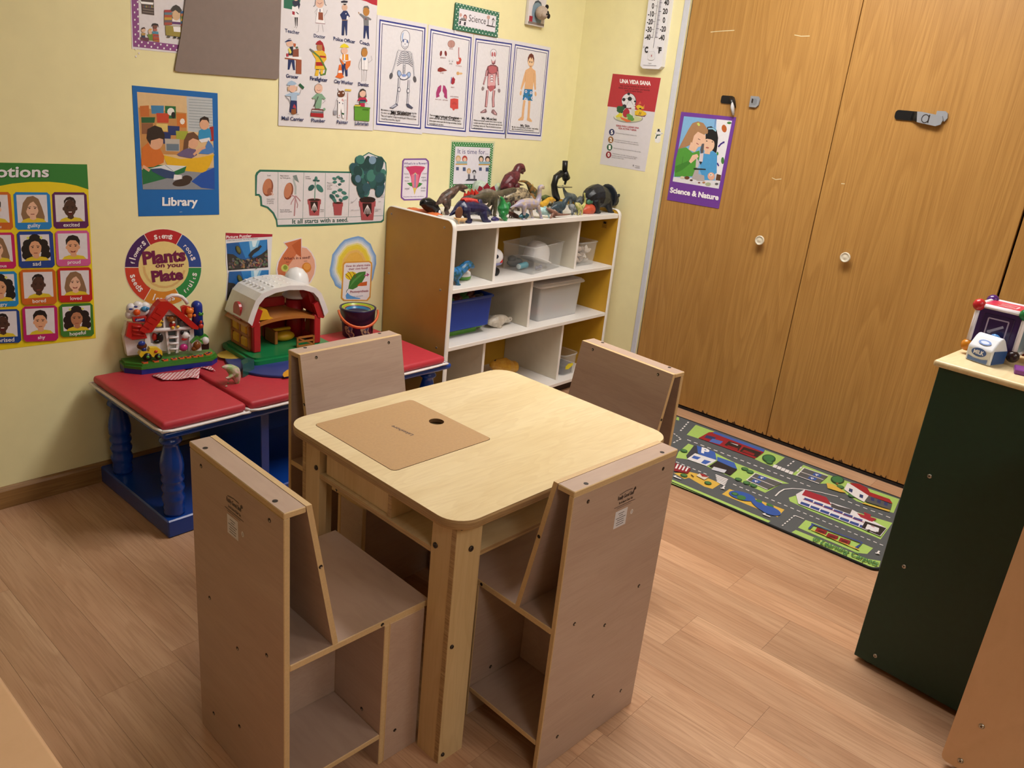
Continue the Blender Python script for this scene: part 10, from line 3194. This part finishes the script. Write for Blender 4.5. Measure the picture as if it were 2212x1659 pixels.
# arched white roof shell
arch = [(-0.158, 0.118), (-0.146, 0.150), (-0.128, 0.190), (-0.105, 0.212), (-0.060, 0.226), (0.0, 0.231), (0.060, 0.226), (0.105, 0.212), (0.128, 0.190), (0.146, 0.150), (0.158, 0.118)]
inn = [(a * 0.90, b - 0.016) for a, b in arch]
poly = [(a, z0 + b) for a, b in arch] + [(a, z0 + b) for a, b in reversed(inn)]
mb = MB(); mb.prism(poly, -0.085, 0.088, XZ); rf = mb.build('roof', WR, BN)
mb = MB(); mb.prism([(-0.030 + 0.026 * math.cos(a), 0.05 * 0 + z0 + 0.135 + 0.034 * math.sin(a)) for a in [i * PI / 10 for i in range(11)]] + [(-0.056, z0 + 0.110), (-0.004, z0 + 0.110)], -0.156, -0.146, lambda a, b, d_: Vector((d_ + 0.0, a + 0.03, b))); mb.build('roof_door', RB, BN)
bp = MB()
for i in range(5):
    for j in range(6): bp.ell((-0.085 + 0.034 * i, -0.060 + 0.026 * j, z0 + (0.2245 if i in (0, 4) else 0.2285)), (0.006, 0.006, 0.003), 0, None, 8, 4)
bp.build('roof_bumps', WR, rf)['kind'] = 'stuff'
# silo behind right
mb = MB(); mb.lathe([(0.032, z0), (0.032, z0 + 0.140)], (0.098, 0.052, 0), 20); mb.build('silo_wall', RB, BN)
mb = MB(); mb.lathe([(0.050, z0 + 0.150), (0.052, z0 + 0.156), (0.046, z0 + 0.160), (0.045, z0 + 0.215), (0.040, z0 + 0.232), (0.024, z0 + 0.252), (0.001, z0 + 0.260)], (0.104, 0.050, 0), 16); mb.build('silo_dome', WR, BN)
mb = MB(); mb.prism([(0.128 + 0.0, z0), (0.142, z0), (0.164, z0 + 0.105), (0.176, z0 + 0.108), (0.176, z0 + 0.122), (0.116, z0 + 0.128), (0.116, z0 + 0.112), (0.132, z0 + 0.104)], -0.030, 0.030, XZ); mb.build('chute', BR, BN)
tr2 = MB(); tr2.box((-0.020, 0.010, z0 + 0.024), (0.012, 0.075, 0.048), 0, 0.002); tr2.box((0.030, 0.040, z0 + 0.020), (0.09, 0.010, 0.040), 0, 0.002); tr2.build('trough', BR, BN)
mb = MB(); mb.ell((0.032, 0.008, z0 + 0.016), (0.040, 0.024, 0.018)); mb.box((0.030, 0.030, z0 + 0.036), (0.075, 0.014, 0.010), 0, 0.003); mb.build('hay', YH, BN)
gt = MB(); gt.box((0.062, -0.088, z0 + 0.020), (0.070, 0.006, 0.006)); gt.box((0.062, -0.088, z0 + 0.036), (0.070, 0.006, 0.006)); gt.box((0.029, -0.088, z0 + 0.020), (0.006, 0.006, 0.038)); gt.box((0.095, -0.088, z0 + 0.020), (0.006, 0.006, 0.038)); gt.box((0.062, -0.088, z0 + 0.004), (0.070, 0.006, 0.006)); gt.box((0.062, -0.087, z0 + 0.020), (0.070, 0.004, 0.005), 0, 0, Matrix.Rotation(0.45, 3, 'Y')); gt.build('gate', BR, BN)

# ---- dark translucent block beside the pale dinosaur
mb = MB(); mb.prism([(0, 0), (0.060, 0.030), (0.052, 0.058), (0.016, 0.040)], 0, 0.045, XY); o = mb.build('toy_block', clear('dark_green_plastic', (0.02, 0.10, 0.08), 0.75, 0.1)); o.location = (-2.004, -0.302, MZ); tag(o, 'dark green translucent plastic piece beside the pale dinosaur', 'toy')

# ---- bucket
BK = thing('toy_bucket', 'navy toy bucket of nested cups with an orange handle', 'bucket', (-1.392, -0.118, MZ))
NVB = PL('1e1c44', 0.35)
mb = MB(); mb.lathe([(0.054, 0.0), (0.057, 0.004), (0.062, 0.060), (0.067, 0.064), (0.069, 0.108), (0.072, 0.112), (0.072, 0.117), (0.068, 0.119), (0.064, 0.116), (0.060, 0.100)], (0, 0, 0), 36); mb.build('pail', NVB, BK)
for r_, z, c in ((0.0635, 0.1165, 'a4b82c'), (0.055, 0.111, 'c88a4a'), (0.051, 0.109, '2a2050'), (0.047, 0.108, '2f78a8')):
    mb = MB(); mb.lathe([(r_, z - 0.030), (r_, z), (r_ - 0.0015, z + 0.001), (r_ - 0.004, z), (r_ - 0.006, z - 0.025)], (0, 0, 0), 32); mb.build('cup', PL(c, 0.35), BK)
mb = MB(); mb.lathe([(0.040, 0.080), (0.001, 0.080)], (0, 0, 0), 28); mb.build('cup_bottom', PL('2a6a98', 0.35), BK)
path = []
for i in range(17):
    a = PI * i / 16; path.append((0.077 * math.cos(a), -0.012 - 0.068 * math.sin(a), 0.106 - 0.050 * math.sin(a)))
Rz = Matrix.Rotation(math.radians(-28), 3, 'Z')
mb = MB(); mb.tube([Rz @ Vector(p) for p in path], 0.0065, 10, 0, True, 0.75); mb.build('handle', PL('d86a3c', 0.4), BK)
fl = Flat()
for k, c0 in enumerate((-0.62, 0.45, 1.5)):
    for du, dz, r_, c in ((0, 0, 0.016, 'a89c7c'), (0.18, -0.014, 0.013, 'a89c7c'), (0.1, 0.012, 0.011, '8a9ab0'), (-0.16, 0.010, 0.010, 'a89c7c'), (0, 0, 0.010, '2a2450'), (0, 0, 0.006, 'b8ac8c'), (0.18, -0.014, 0.008, '4a3a5a'), (0.1, 0.012, 0.006, '3a5a88')):
        fl.ellipse(((c0 + du) * 0.062, 0.032 + dz), (r_, 0), (0, r_), c, 16)
fl.build('swirl_print', BK, lambda a, b, d_: Vector(((0.0605 + 0.0045 * (b / 0.06) - 0.003 + 0.002 + d_) * math.sin(a / 0.062 - 0.6), -(0.0605 + 0.0045 * (b / 0.06) - 0.003 + 0.002 + d_) * math.cos(a / 0.062 - 0.6), b)), 0.0006)

# ================================================================== TOYS ON THE GREEN CABINET
GZ = 0.8650
CU = thing('activity_cube', 'purple toy cube with coloured ball corners on the green cabinet', 'toy', (-1.100, -2.232, GZ), GA)
e = 0.051; zc = 0.022 + e
mb = MB(); mb.box((0, 0, zc), (2 * e, 2 * e, 2 * e), 0, 0.004); mb.build('core', PL('33185a', 0.35), CU)
pf = MB(); pf.box((-e - 0.001, 0, zc), (0.003, 0.066, 0.070), 0, 0.002); pf.build('screen_panel', PL('281248', 0.25), CU)
fl = Flat()
for a, b in (((-0.022, 0.026), (0.022, 0.026)), ((0.022, 0.026), (0.022, -0.024)), ((0.022, -0.024), (-0.022, -0.024)), ((-0.022, -0.024), (-0.022, 0.026))): fl.stroke([a, b], 0.003, 'a89ab8')
fl.stroke([(-0.014, -0.006), (0.014, 0.012)], 0.006, '9a94a8'); fl.ellipse((-0.013, -0.006), (0.005, 0), (0, 0.004), '9a94a8')
fl.build('screen_print', CU, lambda a, b, d_: Vector((-e - 0.0028 - d_, -a, zc + b)), 0.0)
mb = MB(); mb.box((0, 0, zc + e + 0.001), (0.094, 0.094, 0.004), 0, 0.002); mb.build('top_panel', PL('c8284c', 0.3), CU)
fl = Flat()
for a, b in (((-0.02, 0.02), (-0.02, -0.02)), ((-0.02, -0.02), (0.012, -0.02)), ((0.012, -0.02), (0.012, 0.02)), ((-0.005, 0.018), (-0.005, -0.014))): fl.stroke([a, b], 0.003, 'e8dce4')
fl.build('top_print', CU, XY, zc + e + 0.0034)
mb = MB(); mb.box((0, -e - 0.001, zc), (0.090, 0.004, 0.090), 0, 0.002); mb.build('side_panel', PL('4a7a94', 0.35), CU)
WB = PL('e4dfe6', 0.35)
bars = MB()
for s1 in (-1, 1):
    for s2 in (-1, 1):
        for ax in range(3):
            p0 = [0, 0, 0]; p1 = [0, 0, 0]; o1, o2 = [k for k in range(3) if k != ax]
            p0[o1] = p1[o1] = s1 * e; p0[o2] = p1[o2] = s2 * e; p0[ax] = -e; p1[ax] = e
            bars.tube([Vector(p0) + Vector((0, 0, zc)), Vector(p1) + Vector((0, 0, zc))], 0.0055, 8)
bars.build('edge_bars', WB, CU)
cc = {(-1, 1, 1): 'b8222c', (-1, 1, -1): 'c47a1c', (-1, -1, 1): '157038', (-1, -1, -1): '2a1618', (1, 1, 1): '4a1c6a', (1, -1, 1): 'c8a020', (1, 1, -1): '157038', (1, -1, -1): 'b8222c'}
for k, c in cc.items():
    mb = MB(); mb.ell((k[0] * e, k[1] * e, zc + k[2] * e), 0.0145); mb.build('corner_ball', PL(c, 0.25), CU)
# milk carton
MK = thing('toy_milk_carton', 'soft white and blue toy milk carton in front of the purple cube', 'toy', (-1.185, -2.228, GZ), GA - 0.25)
prof = [(-0.030, 0.0), (0.030, 0.0), (0.032, 0.036), (0.012, 0.060), (0.004, 0.066), (-0.004, 0.066), (-0.012, 0.060), (-0.032, 0.036)]
mb = MB(); mb.prism(prof, -0.030, 0.030, XZ); o = mb.build('carton', M('milk_white', 'd8dce4', 0.5, 0.03), MK)
md = o.modifiers.new('soft', 'BEVEL'); md.width = 0.006; md.segments = 3; md.limit_method = 'ANGLE'
MB_ = PL('1f4a86', 0.45)
mb = MB(); mb.prism([(-0.024, 0.004), (0.027, 0.004), (0.028, 0.034), (-0.024, 0.036)], -0.0305, -0.0318, XZ); mb.build('blue_side', MB_, MK)
fl = Flat(); fl.ellipse((0.0, 0.026), (0.018, 0), (0, 0.0105), '3a5a9a', 20); fl.text('MILK', (-0.0125, 0.0215), (0.025, 0), (0, 0.009), 3, 1, 'e8eaf2'); fl.poly([(-0.024, 0.003), (0.024, 0.003), (0.024, 0.014), (0.01, 0.010), (-0.01, 0.010), (-0.024, 0.014)], '5a76ac')
fl.build('milk_print', MK, lambda a, b, d_: Vector((-0.0312 - d_ - 0.0008 * (b > 0.02), -a, b)), 0.0006)
mb = MB(); mb.lathe([(0.011, 0), (0.011, 0.006), (0.008, 0.009), (0.001, 0.009)], (0.016, 0.0, 0.056), 18, 0, True, Matrix.Rotation(0.7, 3, 'Y')); mb.build('cap', PL('4a86c8', 0.35), MK)
fl = Flat(); fl.ellipse((0.002, 0.0), (0.015, 0), (0, 0.007), '5a7ec4', 18); fl.ellipse((0.002, 0.0), (0.010, 0), (0, 0.004), 'c8d4ec', 18)
fl.build('roof_print', MK, lambda a, b, d_: Vector((-0.0215 - d_ * 0.77 + b * 0.64, -a, 0.0495 + d_ * 0.64 + b * 0.77)), 0.0012)
mb = MB(); mb.box((0, 0, 0.006), (0.05, 0.06, 0.012), 0, 0.002); o = mb.build('toy_block', PL('7a3a8a', 0.35)); o.location = (-1.200, -2.325, GZ); o.rotation_euler = (0, 0, 0.2); tag(o, 'flat purple block at the right edge of the green cabinet top', 'toy')
bx = thing('picture_book', 'blue and white picture book leaning behind the purple cube', 'book', (-1.075, -2.345, GZ), GA)
mb = MB(); mb.box((0, 0, 0.045), (0.09, 0.02, 0.09), 0, 0.001); mb.build('cover', PL('5a86a0', 0.45), bx)

# ================================================================== fuse the moulded animals into single skins
for o, vox in PEND:
    m = o.modifiers.new('fuse', 'REMESH'); m.mode = 'VOXEL'; m.voxel_size = vox; m.use_smooth_shade = True
    s_ = o.modifiers.new('relax', 'SMOOTH'); s_.factor = 0.5; s_.iterations = 1
dg = bpy.context.evaluated_depsgraph_get(); dg.update()
for o, vox in PEND:
    me = bpy.data.meshes.new_from_object(o.evaluated_get(dg))
    o.modifiers.clear(); old = o.data; o.data = me; me.name = 'body'
    for p in me.polygons: p.use_smooth = True
